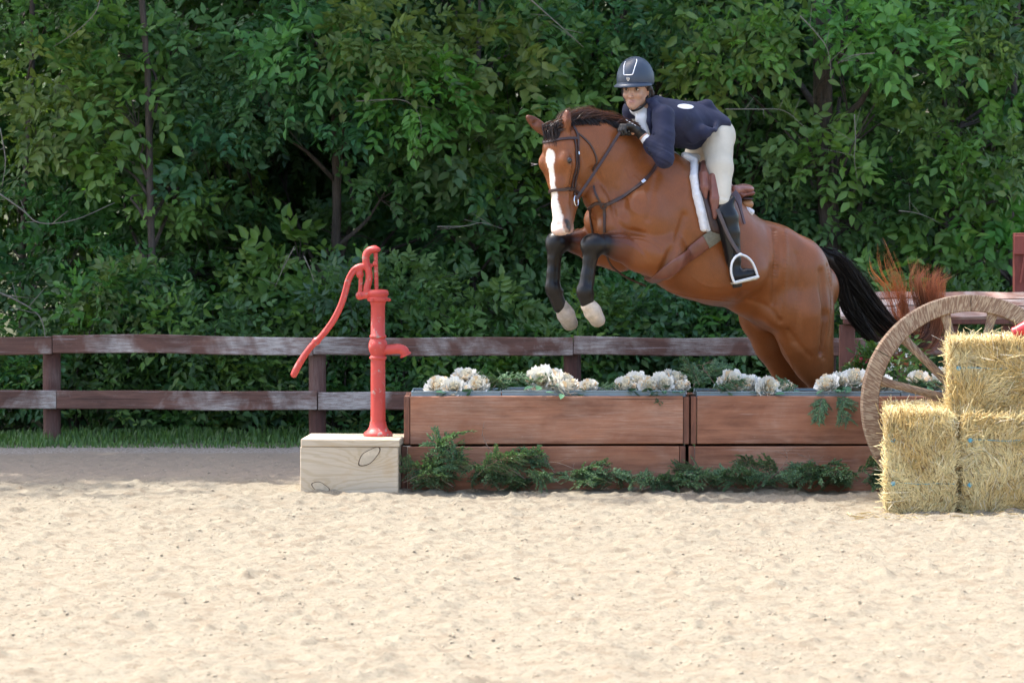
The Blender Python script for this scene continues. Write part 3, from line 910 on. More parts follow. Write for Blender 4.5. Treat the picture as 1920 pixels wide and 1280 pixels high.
# ---------------------------------------------------------------- cream silk flowers
M_PETAL = attr_mat('cream_petal', .7, .15, 80, .2, 0, .05, 30)
M_SILK = simple('silk_leaf_green', (.06, .17, .085), .6, .3, 30, .1)
def petal_mesh(seed, big=True):
    rs = np.random.default_rng(seed); V = []; F = []; C = []; o = 0
    rings = [(8, .10, .4, .80), (12, .28, .6, .86), (16, .48, .8, .90), (20, .70, .9, .92), (23, .93, 1, .90), (22, 1.18, 1, .86)]
    for n, tilt, rr, sz in rings:
        for k in range(n):
            a = 2*PI*(k+rs.uniform(-.3, .3))/n+tilt*3; ti = tilt*1.25+rs.normal(0, .1)
            L = .75*sz*rs.uniform(.85, 1.15); W = .31*rs.uniform(.8, 1.25)
            er = np.array([math.cos(a), math.sin(a), 0]); es = np.array([-math.sin(a), math.cos(a), 0]); up = np.array([0, 0, 1.0])
            pts = []
            for j in range(4):
                u = j/3; ang = ti*(1.12-.30*u)
                # cupped: climbs first, then rolls outward
                c = er*(math.sin(ang)*L*u*1.12+.05)+up*(math.cos(ang)*L*u*.95-.10*tilt)
                wd = W*[.35, .8, 1.05, .72][j]
                cup = .18*wd
                for s in (-1, 0, 1):
                    q = c+es*s*wd*.5-er*(0 if s == 0 else -cup*.6)+up*(cup*.4*abs(s))
                    if j == 3 and s == 0: q = q+er*.05*rs.normal(0, 1)+up*rs.normal(0, .04)
                    pts.append(q)
            V.append(np.array(pts))
            for j in range(3):
                for s in range(2):
                    i = o+j*3+s; F.append((i, i+1, i+4, i+3))
            h = rs.uniform(0, 1)*.5+.5*(tilt > .4)
            base = np.array([.86, .80, .64])*(1-h)+np.array([.90, .89, .84])*h
            if rs.random() < .12: base = base*np.array([.92, .74, .55])
            C.append(np.stack([base*([.8, .93, 1, 1][j]) * ([np.array([1, .93, .78]), np.ones(3), np.ones(3), np.ones(3)][j]) for j in range(4) for s in range(3)]))
            o += 12
    return np_mesh('bloom', np.concatenate(V), np.array(F), [M_PETAL], cols=np.concatenate(C), smooth=True)
BLOOMS = [petal_mesh(s) for s in (1, 2, 3, 4)]
def silk_leaf_me(seed):
    rs = np.random.default_rng(seed); n = 1
    V, F, C = leaves(np.zeros((1, 3)), np.array([[1., 0, .1]]), np.array([[0, 0, 1.]]), np.array([1.]), np.array([.5]), np.array([[1., 1, 1]]), rs)
    F = np.concatenate([F, F]); return np_mesh('leaf', V, F[:2], [M_SILK])
LEAFME = silk_leaf_me(3)
FLOWERS = [ # px, py, radius px, Y, tilt toward viewer, label
 (822,720,22,.16,.5,'leftmost cream silk peony in the bunch nearest the pump'),
 (852,722,20,.10,1.0,'lower cream silk peony second from the left end of the planter'),
 (873,703,22,.20,.3,'highest cream silk peony of the bunch nearest the pump'),
 (897,718,20,.13,.9,'cream silk peony with tan centre at the right side of the first bunch'),
 (1017,705,26,.14,1.2,'large open cream peony with tan petals, left in the second bunch'),
 (1042,702,14,.20,.8,'small cream peony tucked between the two large ones of the second bunch'),
 (1058,718,27,.10,.6,'large white peony drooping over the tray edge in the second bunch'),
 (1103,722,17,.12,.7,'small cream peony standing apart to the right of the second bunch'),
 (1172,720,20,.12,.6,'cream peony at the left of the wide bunch under the horse belly'),
 (1194,712,22,.17,.8,'second cream peony from the left in the wide bunch under the horse belly'),
 (1217,720,18,.10,1.0,'middle tan tinted peony of the wide bunch under the horse belly'),
 (1240,716,23,.12,1.1,'cream peony with brown gaps in its centre, in the wide bunch'),
 (1262,709,24,.19,.4,'tallest white peony in the wide bunch, near the planter gap'),
 (1279,722,15,.11,.5,'white peony at the right end of the left planter'),
 (1372,713,25,.14,1.0,'cream peony with pale pink centre, leftmost on the right planter'),
 (1402,717,21,.15,.5,'white peony leaning right, second from the left on the right planter'),
 (1437,722,22,.08,1.3,'round peony facing forward and hanging over the blue grey tray'),
 (1470,724,16,.12,.6,'small white peony before the right hind leg of the horse'),
 (1553,716,20,.10,.6,'white peony with teal leaf, just right of the hind legs'),
 (1575,712,20,.15,.9,'cream peony in the bunch left of the wheel rim'),
 (1602,708,24,.15,.7,'big white peony touching the wheel rim on its left side'),
 (1627,716,19,.17,.6,'white peony behind the wheel rim'),
 (1655,718,19,.14,.8,'white peony just inside the wheel rim'),
 (1722,708,19,.16,.7,'cream peony framed between two wheel spokes'),
 (1752,716,15,.14,.6,'small white peony under the steep wheel spoke'),
 (1768,700,17,.20,.6,'white peony beside the upper straw bale'),
]
rf = np.random.default_rng(5)
for px, py, rp, Y, tl, lab in FLOWERS:
    c = at(px, py+rp*.42, Y); r = rp/330.0*1.62
    t = empty('silk_peony', c); tag(t, lab, 'flower', 'cream silk peonies in the planter trays')
    o = link_mesh('bloom', BLOOMS[rf.integers(4)], None, t); o.scale = (r, r, r*.95)
    o.rotation_euler = (.25+tl*.75, rf.normal(0, .2), rf.uniform(-.6, .6)); o.rotation_mode = 'XYZ'
    st = MB(); zt = Z(733, .1)-.03; st.tube([(0, 0, .0), (0, .02, min(-.01, zt-c[2]))], .003, 5); st.build('stem', M_SILK, t)
    for k in range(rf.integers(2, 4)):
        l = link_mesh('leaf', LEAFME, None, t); s = rf.uniform(.065, .095); l.scale = (s, s, s)
        a = rf.uniform(-2.6, -.5); l.location = (.55*r*math.cos(a), .75*r*math.sin(a), -.15*r); l.rotation_euler = (rf.normal(0, .5), rf.uniform(-.3, .6), a)

# ---------------------------------------------------------------- cut cedar branches
M_CEDAR = leaf_mat('cedar_green', .15, .6)
def cedar_mesh(seed, n_side=17, L=.42, spread=.24):
    """flat feathery branch: stalk, side stalks, scale-leaf sprigs"""
    rs = np.random.default_rng(seed); stem = MB(); B = []; A = []; Nn = []; LL = []; C = []
    main = catmull([(0, 0, 0), (L*.35, rs.normal(0, .02), .03), (L*.7, rs.normal(0, .03), .03), (L, rs.normal(0, .03), -.01)], 5)
    stem.tube(main, [.004*(1-.75*i/(len(main)-1)) for i in range(len(main))], 5)
    for k in range(n_side*2):
        t = .12+.86*k/(n_side*2); p = np.array(main[min(len(main)-1, int(t*(len(main)-1)))])
        sd = 1 if k % 2 else -1; l1 = spread*(1-.6*t)*rs.uniform(.6, 1.15)
        d1 = unit(np.array([.75, sd*.8, rs.normal(.05, .3)])+rs.normal(0, .1, 3))
        tip = p+d1*l1+np.array([0, 0, -.25*l1]); stem.tube([p, (p+tip)/2+np.array([0, 0, .01]), tip], [.0026, .0020, .0009], 3, cap=False)
        m = max(4, int(l1/.011))
        for j in range(m):
            u = (j+.5)/m; q = p+(tip-p)*u+np.array([0, 0, .04*u*(1-u)]); s2 = 1 if j % 2 else -1
            perp = unit(np.cross(d1, np.array([0, 0, 1.])))
            for e in range(3):
                dd = unit(d1*(.8+.3*e)+perp*s2*(.9-.3*e)+rs.normal(0, .25, 3))
                B.append(q); A.append(dd); Nn.append(np.array([0, 0, 1.])+rs.normal(0, .4, 3)); LL.append(rs.uniform(.022, .044)*(1-.35*u))
                h = rs.random(); C.append(np.array([.062, .130, .075])*(1-h)+np.array([.16, .28, .125])*h)
    V, F, C = leaves(np.array(B), np.array(A), np.array(Nn), np.array(LL), np.array(LL)*.34, np.array(C), rs)
    return stem.mesh('stalk'), np_mesh('needles', V, F, [M_CEDAR], cols=C)
M_STALK = simple('cedar_stalk_wood', (.23, .16, .12), .85, .3, 40, .3)
CED = [cedar_mesh(s) for s in (11, 12, 13, 14, 15)]
for a, b in CED: a.materials.append(M_STALK)
def cedar(px, py, Y, rz, ry, rx, sc, lab, grp, k):
    t = empty('cedar_branch', at(px, py, Y)); t.rotation_euler = (rx, ry, rz); t.scale = (sc,)*3
    tag(t, lab, 'cut branch', grp)
    a, b = CED[k % 5]; link_mesh('stalk', a, None, t); link_mesh('needles', b, None, t)
G1 = 'cut cedar branches heaped along the foot of the jump'
rc = np.random.default_rng(17)
HEAP = [ # px, py, label ; then generated pose
 (768,905,.9,'flat cedar branch at the left end of the heap beside the pump box'),(790,880,1.1,'cedar branch spreading over the left planter corner'),(815,865,1.2,'upright bushy cedar branch before the left planter, left of the tallest twig'),
 (840,895,1.1,'cedar branch with grey bare twigs low in the left heap'),(868,870,1.2,'thick green cedar branch in the middle of the left heap'),(895,885,1.2,'lowest brightest cedar branch of the left heap'),
 (925,880,1.15,'cedar branch leaning right under the tall bare twig'),(950,900,1.0,'cedar branch at the right foot of the left heap'),(985,905,.95,'low cedar branch between the two humps of the left planter'),
 (1020,885,.9,'drooping dark cedar branch of the second hump'),(1040,875,.9,'arched cedar branch at the top of the second hump'),(1065,898,.95,'cedar branch at the foot of the second hump'),
 (1100,905,.9,'flat cedar branch under the middle of the left planter'),(1135,900,.85,'cedar branch under the wide flower bunch'),(1170,903,.85,'low cedar branch right of the second hump'),(1210,905,.8,'thin cedar branch toward the planter gap'),
 (1250,902,.85,'rounded cedar tuft just left of the planter gap'),(1285,905,.8,'cedar branch lying across the foot of the planter gap'),(1320,890,.8,'wispy cedar branch at the left corner of the right planter'),
 (1350,898,.85,'dark cedar branch near the left end of the right planter'),(1390,903,.85,'flat cedar branch under the first flowers of the right planter'),(1430,900,.9,'cedar branch left of the tall heap on the right planter'),
 (1465,880,1.0,'tall cedar branch leaning on the lower board of the right planter'),(1490,890,1.05,'bushy cedar branch in the centre of the right heap'),(1515,895,1.1,'cedar branch with curled grey twigs in the right heap'),
 (1545,902,1.0,'low cedar branch right of the curled twigs'),(1580,905,.95,'cedar branch between the right heap and the wheel'),(1605,885,.95,'cedar branch rising behind the wheel rim'),(1625,898,1.0,'cedar branch against the left straw bale'),(1655,905,.9,'cedar branch partly under the wheel and straw')]
for i, (px, py, sc, lab) in enumerate(HEAP):
    up = (925-py)/60.0
    Y = -.07-rc.uniform(0, .10)
    rz = rc.choice([rc.uniform(-2.9, -2.3), rc.uniform(-.9, -.2), rc.uniform(2.5, 3.4), rc.uniform(-.3, .3)])
    cedar(px, max(py, 893)+rc.uniform(-3, 6)-max(0, (903-py))*.3, Y, rz, -rc.uniform(.05, .4)-.45*min(1.0, max(0, (900-py)/30)), rc.normal(0, .5), sc*.62, lab, G1, i)
SPL = ['small cedar sprig at the foot of the planter, beside the pump box', 'small cedar sprig at the foot of the left heap, under the first flower bunch', 'small cedar sprig between the two cedar humps of the left planter',
 'small cedar sprig at the foot of the second hump, under the second flower bunch', 'small cedar sprig lying below the lone small peony', 'small cedar sprig at the foot of the left planter under its wide flower bunch',
 'small cedar sprig lying before the gap between both planters', 'small cedar sprig by the straight stick on the right planter', 'small cedar sprig left of the right heap, under the front facing peony',
 'small cedar sprig at the foot of the right heap under the hind legs', 'small cedar sprig at the foot of the wheel rim beside the straw']
for i in range(64):     # small filler sprigs that nothing tells apart
    px = 765+i*14+rc.uniform(-8, 8)
    hh_ = 14*math.exp(-((px-860)/60)**2)+10*math.exp(-((px-1030)/35)**2)+12*math.exp(-((px-1500)/60)**2); cedar(px, 908-rc.uniform(0, 1)*hh_*2+rc.uniform(-4, 5), -.06-rc.uniform(0, .13), rc.uniform(-PI, PI), -rc.uniform(.0, .5), rc.normal(0, .6), rc.uniform(.30, .46), SPL[int(np.searchsorted([845, 925, 1010, 1090, 1180, 1270, 1330, 1430, 1520, 1600], px))], G1+', small sprigs', i)
G2 = 'cedar greenery on the trays'
for i, (px, py, sc, rz, ry, lab) in enumerate([(925,726,.5,.3,-.35,'cedar sprig between the first and second flower bunches'),(955,728,.5,2.8,-.3,'greyish cedar sprig left of the second flower bunch'),(985,726,.4,.2,-.3,'cedar sprig touching the large open peony'),
   (1120,730,.35,0,-.1,'thin cedar sprig right of the small apart peony'),(1232,730,.3,-1.6,.6,'tiny cedar sprig hanging over the tray under the wide bunch'),(1300,725,.6,.8,-.6,'bushy cedar sprig over the gap between the planters'),(1312,722,.5,2.2,-.7,'upright cedar sprig left of the pink centred peony'),(1330,730,.5,.1,-.25,'cedar sprig at the left end of the right tray'),
   (1500,728,.45,3.0,-.1,'pale cedar sprig lying before the hind hoofless legs'),(1545,740,.44,-2.2,1.0,'dark cedar branch hanging down over the right planter board'),(1570,740,.44,-.9,.9,'bright cedar branch hanging over the right planter board'),
   (1700,726,.5,.2,-.1,'cedar sprig seen low through the wheel spokes'),(1745,727,.5,2.9,-.1,'cedar sprig beside the upper straw bale')]):
    if 'hoofless' in lab: lab = 'pale cedar sprig lying in front of the hind legs of the horse'
    cedar(px, py, .02 if py > 735 else .1, rz, ry, rc.normal(0, .3), sc, lab, G2, i+2)
def bare(pts, r, lab):
    mb = MB(); q = catmull([at(*p) for p in pts], 6); mb.tube(q, [r*(1-.65*k/(len(q)-1)) for k in range(len(q))], 5)
    for k in range(3, len(q)-1, 3):
        e = np.array(q[k])+np.array([rc.normal(0, .05), rc.normal(0, .02), rc.uniform(-.02, .06)]); mb.tube([q[k], (np.array(q[k])+e)/2+np.array([0, 0, .008]), e], [r*.5, r*.4, r*.2], 4)
    o = mb.build('bare_twig', M_STALK, None, True); tag(o, lab, 'twig', 'bare twigs in the cedar heaps')
bare([(985,898,-.12),(945,870,-.1),(918,842,-.07),(905,815,-.05),(908,790,-.04)], .0035, 'tall bare twig rising in front of the left planter boards')
bare([(870,875,-.16),(845,858,-.15),(815,853,-.13),(790,858,-.12)], .003, 'curved bare twig over the left cedar heap')
bare([(850,912,-.2),(820,895,-.2),(790,890,-.2),(755,905,-.2)], .003, 'bare twig fanning low toward the pump box')
bare([(1090,885,-.12),(1060,872,-.12),(1035,866,-.1),(1010,875,-.1)], .0025, 'thin bare twig arching over the second cedar hump')
bare([(1280,905,-.16),(1320,898,-.15),(1350,890,-.12),(1375,874,-.08)], .005, 'thick straight stick leaning at the left of the right planter')
bare([(1575,895,-.15),(1545,880,-.13),(1520,862,-.1),(1495,850,-.06)], .003, 'curled bare twig on the right cedar heap')
bare([(1440,900,-.15),(1462,880,-.12),(1476,858,-.08),(1470,838,-.05)], .003, 'upright bare twig left in the right cedar heap')
bare([(1345,728,.12),(1330,705,.12),(1318,690,.12),(1322,682,.12),(1338,680,.12)], .0022, 'hooked thin twig standing over the left end of the right tray')

# ---------------------------------------------------------------- pump on its box
M_RAW = NT('pale_pine')
v = M_RAW.coord('Object', (1.2, 8, 8)); n1 = M_RAW.noise(v, 2.0, 2, .5, 1.2)
wv = M_RAW.n('ShaderNodeTexWave', wave_type='RINGS', rings_direction='Y'); wv.inputs['Scale'].default_value = 5.5; wv.inputs['Distortion'].default_value = 2.6; wv.inputs['Detail'].default_value = 3; wv.inputs['Detail Scale'].default_value = 1.2
vv = M_RAW.coord('Object', (.55, 1, 1.9)); vv.node.inputs['Location'].default_value = (.35, 0, -1.15); M_RAW.l(vv, wv.inputs['Vector'])
fine = M_RAW.noise(M_RAW.coord('Object', (1.5, 30, 45)), 3, 4, .7)
sxr = M_RAW.n('ShaderNodeSeparateXYZ'); M_RAW.l(M_RAW.coord(), sxr.inputs[0])
def kf(kx, kz, a, b, amp):
    dx = M_RAW.math('MULTIPLY', M_RAW.math('SUBTRACT', sxr.outputs[0], kx), a); dz = M_RAW.math('MULTIPLY', M_RAW.math('SUBTRACT', sxr.outputs[2], kz), b)
    d2 = M_RAW.math('ADD', M_RAW.math('MULTIPLY', dx, dx), M_RAW.math('MULTIPLY', dz, dz))
    return M_RAW.math('MULTIPLY', M_RAW.math('DIVIDE', 1.0, M_RAW.math('ADD', 1.0, d2)), amp)
fld = M_RAW.math('ADD', M_RAW.math('MULTIPLY', sxr.outputs[2], 42), M_RAW.math('ADD', kf(.114, .075, 9, 17, 7.0), M_RAW.math('ADD', kf(-.162, -.10, 11, 18, 6.0), M_RAW.math('MULTIPLY', n1, 3.2))))
ringw = M_RAW.math('ADD', M_RAW.math('MULTIPLY', M_RAW.math('SINE', M_RAW.math('MULTIPLY', fld, 4.2)), .5), .5)
knot_tint = M_RAW.math('ADD', kf(.114, .075, 10, 20, .8), kf(-.162, -.10, 12, 20, .8))  # warmer brown of the wood around both knots
c = M_RAW.mix(M_RAW.ramp(ringw, [(.55, (0,)*3), (.95, (.42,)*3)]), (.60, .51, .39), (.40, .30, .18))
c = M_RAW.mix(M_RAW.math('MULTIPLY', knot_tint, .55), c, (.44, .31, .15))
c = M_RAW.mix(M_RAW.ramp(fine, [(.35, (.35,)*3), (.6, (0,)*3)]), c, (.36, .30, .23))
c = M_RAW.mix(M_RAW.ramp(M_RAW.noise(M_RAW.coord(), 7, 4), [(.55, (0,)*3), (.8, (.5,)*3)]), c, (.45, .28, .12))
M_RAW.set(Base_Color=c, Roughness=.8); M_RAW.bump(fine, .3, .003); M_RAW = M_RAW.m
M_KNOT = simple('pine_knot', (.50, .42, .31), .8, .3, 12, .2)
M_CRACK = simple('dark_knot_ring', (.085, .055, .035), .9, .3, 30, .2)
bx = empty('pump_box', (X(654, -.2), -.2, 0), R(-3)); tag(bx, 'pale raw timber box under the pump with large oval knots', 'box')
W2 = (X(738, -.2)-X(553, -.2)); hx = W2/2; zb, zl, zt = -.02, Z(837, -.2), Z(823, -.2)
def bbox(name, lo, hi, mat=M_RAW, par=bx, bev=.004):
    mb = MB(); c = [(a+b)/2 for a, b in zip(lo, hi)]; mb.box([a-q for a, q in zip(lo, c)], [b-q for b, q in zip(hi, c)], bev); o = auto_smooth(mb.build(name, mat, par)); o.location = c; return o
bbox('front_board', (-hx, 0, zb), (hx, .04, zl-.002)); bbox('back_board', (-hx, .46, zb), (hx, .5, zl-.002))
bbox('side_board', (-hx+.003, .042, zb), (-hx+.04, .458, zl-.003)); bbox('side_board', (hx-.04, .042, zb+.02), (hx-.003, .458, zl-.003))
bbox('lid_board', (-hx+.004, -.006, zl), (hx+.008, .25, zt)); bbox('lid_board', (-hx+.002, .256, zl), (hx+.03, .51, zt-.002))
bbox('corner_post', (hx+.004, .22, zb), (hx+.05, .30, zl-.01))
def knot(px, py, rx, rz, ang):
    mb = MB(); n = 28; vs = []; x0 = (px-654)/F_PX*19.8; z0 = Z(py, -.2)
    def pt(a, k, y): 
        u = rx*k*math.cos(a)*(1+.12*math.sin(2*a+1)); w_ = rz*k*math.sin(a)*(1+.1*math.cos(3*a)); return (x0+u*math.cos(ang)-w_*math.sin(ang), y, z0+u*math.sin(ang)+w_*math.cos(ang))
    for k, y in ((1.0, -.0015), (.95, -.0030), (.90, -.0022)):
        vs += [pt(2*PI*i/n, k, y) for i in range(n)]
    fs = [(j*n+i, j*n+(i+1) % n, (j+1)*n+(i+1) % n, (j+1)*n+i) for j in range(2) for i in range(n)]
    mb.add(vs, [f[::-1] for f in fs]); o = mb.build('knot', M_CRACK, bx)
    m2 = MB(); m2.add([pt(2*PI*i/n, .93, -.0019) for i in range(n)], [tuple(range(n))]); m2.build('knot_face', M_KNOT, o)
knot(692, 855, .072, .034, R(38)); knot(600, 913, .050, .026, R(-22))

M_RED = NT('chipped_red_enamel'); v = M_RED.coord()
n1 = M_RED.noise(v, 6, 5, .6); ch = M_RED.noise(v, 38, 5, .7); big = M_RED.noise(v, 9, 3)
chm = M_RED.math('MULTIPLY', M_RED.ramp(ch, [(.56, (0,)*3), (.59, (1,)*3)]), M_RED.ramp(big, [(.5, (.0,)*3), (.62, (1,)*3)]))
c = M_RED.ramp(n1, [(.3, (.43, .042, .034)), (.7, (.55, .066, .052))]); c = M_RED.mix(chm, c, (.36, .25, .22))
M_RED.set(Base_Color=c, Roughness=M_RED.ramp(n1, [(.3, (.38,)*3), (.7, (.55,)*3)])); M_RED.bump(M_RED.mix(.5, M_RED.noise(v, 70, 3), ch), .18, .003); M_RED = M_RED.m
PY = .06
def pp(px, py, dy=0): return at(px, py, PY+dy)
pumpc = pp(709, 822)
pump = empty('hand_pump', (pumpc[0], PY, zt)); tag(pump, 'old red painted cast iron hand water pump standing on the raw timber box', 'water pump')
k_ = 1/329.0
def prof(rows): return [(r*k_, (822-py)*k_) for r, py in rows]
def local(p): return Vector(p)-Vector((pumpc[0], PY, zt))
mb = MB(); mb.lathe(prof([(27, 822), (28, 819), (26, 815), (20, 810), (16.5, 804), (15.5, 798), (15.2, 795)]), 28); auto_smooth(mb.build('base_flange', M_RED, pump), 60)
mb = MB(); mb.lathe(prof([(14, 797), (13.8, 740), (13.6, 690), (13.6, 679), (16, 677), (16.5, 675), (16, 673), (13.5, 671), (14, 668), (17, 661), (18, 655), (17.5, 648), (15, 641), (13.8, 639), (15.5, 637), (15.8, 635), (15.5, 633), (13.4, 631), (13.2, 600), (13.2, 578), (14.5, 573), (15.5, 568)]), 28)
body = auto_smooth(mb.build('pump_body', M_RED, pump), 50)
mb = MB(); q = [local(p) for p in catmull([pp(712, 656), pp(730, 655, -.005), pp(748, 654, -.01), pp(757, 658, -.012), pp(761, 666, -.012)], 6)]
mb.tube(q, [11.5*k_]*4+[9.5*k_]*(len(q)-8)+[9*k_, 9.5*k_, 9*k_, 8.2*k_], 16); mb.tube([q[-1]+Vector((-.004, 0, .008)), q[-1]+Vector((.001, 0, -.003))], [11*k_, 11*k_], 16); auto_smooth(mb.build('spout', M_RED, pump), 60)
mb = MB(); mb.lathe(prof([(15, 570), (20, 568), (20.5, 563), (18, 561), (18, 559), (20, 557), (20, 551), (17, 548), (10, 547)]), 24); auto_smooth(mb.build('top_collar', M_RED, pump), 50)
mb = MB(); mb.tube([local(pp(722, 563)), local(pp(733, 562))], .007, 8); mb.tube([local(pp(728, 562)), local(pp(731, 562))], .011, 6); mb.tube([local(pp(697, 562, -.05)), local(pp(697, 562, -.065))], .009, 6); auto_smooth(mb.build('bolt', M_RED, pump))
# gooseneck bracket: flat cast arm with raised rim
gs = Solid(.008)
gq = [pp(700, 552), pp(690, 549), pp(688, 540), pp(692, 524), pp(691, 508), pp(687, 493), pp(686, 480), pp(691, 471), pp(700, 467)]
gq = catmull(gq, 4); gs.limb(gq, [6.0*k_]*len(gq), [.020]*len(gq), axis=(0, 1, 0)); gs.ball(pp(703, 468), (.034, .03, .018)); gs.ball(pp(703, 463.5), (.016, .016, .010)); gs.ball(pp(675, 554), (.025, .025, .025))
gs.limb([pp(676, 554), pp(694, 553)], [.019, .022], [.02, .024], axis=(0, 1, 0)); gs.limb([pp(696, 498), pp(702, 495)], [.010, .009]); gs.limb([pp(686, 502), pp(679, 500)], .013)
V_, Q_, C_ = gs.skin(.004); V_ = V_-np.array(local((0, 0, 0)))*-1 if False else V_-np.array([pumpc[0], PY, zt])
link_mesh('bracket', np_mesh('bracket', relax(V_, Q_, 1), Q_, [M_RED], smooth=True), None, pump)
mb = MB(); mb.tube([local(pp(704.5, 474)), local(pp(706, 549))], .0125, 10); mb.tube([local(pp(700, 494, -.02)), local(pp(707, 494, -.024))], .012, 8); auto_smooth(mb.build('piston_rod', M_RED, pump))
for a in ((703, 494), (705.5, 523), (675.5, 514), (675, 554), (706, 541)):
    mb = MB(); mb.tube([local(pp(a[0], a[1], -.012)), local(pp(a[0], a[1], -.034))], [.0085, .0075], 6); mb.build('rivet', M_RED, pump)
mb = MB(); mb.tube([local(pp(676.5, 512)), local(pp(675.5, 553))], .012, 8); auto_smooth(mb.build('link_bar', M_RED, pump))
hs = Solid(.006); hp = catmull([pp(686, 499), pp(676, 500), pp(667, 504), pp(660, 512), pp(653, 526), pp(648, 545), pp(641, 568), pp(632, 588), pp(621, 607), pp(603, 630), pp(584, 649), pp(570, 668), pp(560, 684), pp(551, 702)], 4)
N_ = len(hp); rd = [(5.6 if i < 36 else 5.2+.9*min(1, (i-36)/14))*k_ for i in range(N_)]
hs.limb(hp, rd, [.017]*N_, axis=(0, 1, 0)); hs.limb([hp[4], pp(675, 514)], [.016, .016]); hs.ball(pp(675, 515), (.022, .02, .022)); hs.ball(hp[38], (.024, .02, .022))
# the handle's side is hollowed between its rims
for i in range(9, 34, 1): hs.limb([hp[i]+np.array([0, -.021, 0]), hp[i+1]+np.array([0, -.021, 0])], .0085, sub=True)
V_, Q_, C_ = hs.skin(.0042); link_mesh('handle', np_mesh('handle', relax(V_-np.array([pumpc[0], PY, zt]), Q_, 1), Q_, [M_RED], smooth=True), None, pump)

# ---------------------------------------------------------------- wagon wheel
M_WHEEL = NT('flaking_brown_wheel_paint'); v = M_WHEEL.coord()
# streaks follow the radius of the wheel
sp = M_WHEEL.n('ShaderNodeSeparateXYZ'); M_WHEEL.l(v, sp.inputs[0])
ang = M_WHEEL.math('ARCTAN2', sp.outputs[2], sp.outputs[0]); rad = M_WHEEL.math('POWER', M_WHEEL.math('ADD', M_WHEEL.math('MULTIPLY', sp.outputs[0], sp.outputs[0]), M_WHEEL.math('MULTIPLY', sp.outputs[2], sp.outputs[2])), .5)
cb = M_WHEEL.n('ShaderNodeCombineXYZ'); M_WHEEL.l(M_WHEEL.math('ADD', M_WHEEL.math('MULTIPLY', ang, 26), M_WHEEL.math('MULTIPLY', rad, 14)), cb.inputs[0]); M_WHEEL.l(M_WHEEL.math('MULTIPLY', rad, 7), cb.inputs[1]); M_WHEEL.l(sp.outputs[1], cb.inputs[2])
sn = M_WHEEL.noise(cb.outputs[0], 2.6, 4, .6, .5)
c = M_WHEEL.mix(M_WHEEL.ramp(sn, [(.46, (0,)*3), (.58, (1,)*3)]), (.22, .135, .088), (.42, .325, .225))
M_WHEEL.set(Base_Color=c, Roughness=.8); M_WHEEL.bump(sn, .5, .006); M_WHEEL = M_WHEEL.m
WY = -.42; wc = at(1817, 757, WY); WR = 205/337.0
wheel = empty('wagon_wheel', wc, R(5)); tag(wheel, 'old wooden wagon wheel with flaking paint leaning behind the straw bales', 'wheel')
# felloes: each a curved block of the rim
nf = 6
for j in range(nf):
    mb = MB(); a0 = 2*PI*j/nf+.004+R(30); a1 = 2*PI*(j+1)/nf-.004+R(30); n = 14; vs = []
    for i in range(n+1):
        a = a0+(a1-a0)*i/n
        for (r, y) in ((WR-.004, -.034), (WR, -.030), (WR, .030), (WR-.004, .034), (WR-.088, .034), (WR-.093, .028), (WR-.093, -.028), (WR-.088, -.034)):
            vs.append((r*math.cos(a), y, r*math.sin(a)))
    fs = [(i*8+k, i*8+(k+1) % 8, (i+1)*8+(k+1) % 8, (i+1)*8+k) for i in range(n) for k in range(8)]
    fs += [tuple(reversed(range(8))), tuple(n*8+k for k in range(8))]; mb.add(vs, fs); auto_smooth(mb.build('rim_segment', M_WHEEL, wheel), 40)
for j in range(12):
    a = R(15+30*j+.5); mb = MB(); d_ = Vector((math.cos(a), 0, math.sin(a))); s_ = Vector((-math.sin(a), 0, math.cos(a)))
    vs = []; st = [(.08, .030), (.16, .026), (.35, .024), (.47, .026), (WR-.090, .033)]
    for r, wd in st:
        for k in range(8):
            q = 2*PI*k/8+PI/8; vs.append(d_*r+s_*wd*.98*math.cos(q)+Vector((0, 1, 0))*.020*math.sin(q))
    fs = [(i*8+k, i*8+(k+1) % 8, (i+1)*8+(k+1) % 8, (i+1)*8+k) for i in range(len(st)-1) for k in range(8)]; fs += [tuple(reversed(range(8))), tuple((len(st)-1)*8+k for k in range(8))]
    mb.add(vs, fs); auto_smooth(mb.build('spoke', M_WHEEL, wheel), 50)
mb = MB(); mb.lathe([(.05, -.11), (.06, -.10), (.065, -.06), (.095, -.04), (.1, .04), (.065, .06), (.06, .12), (.03, .125)], 20, Matrix.Rotation(R(90), 4, 'X')); auto_smooth(mb.build('hub', M_WHEEL, wheel), 45)

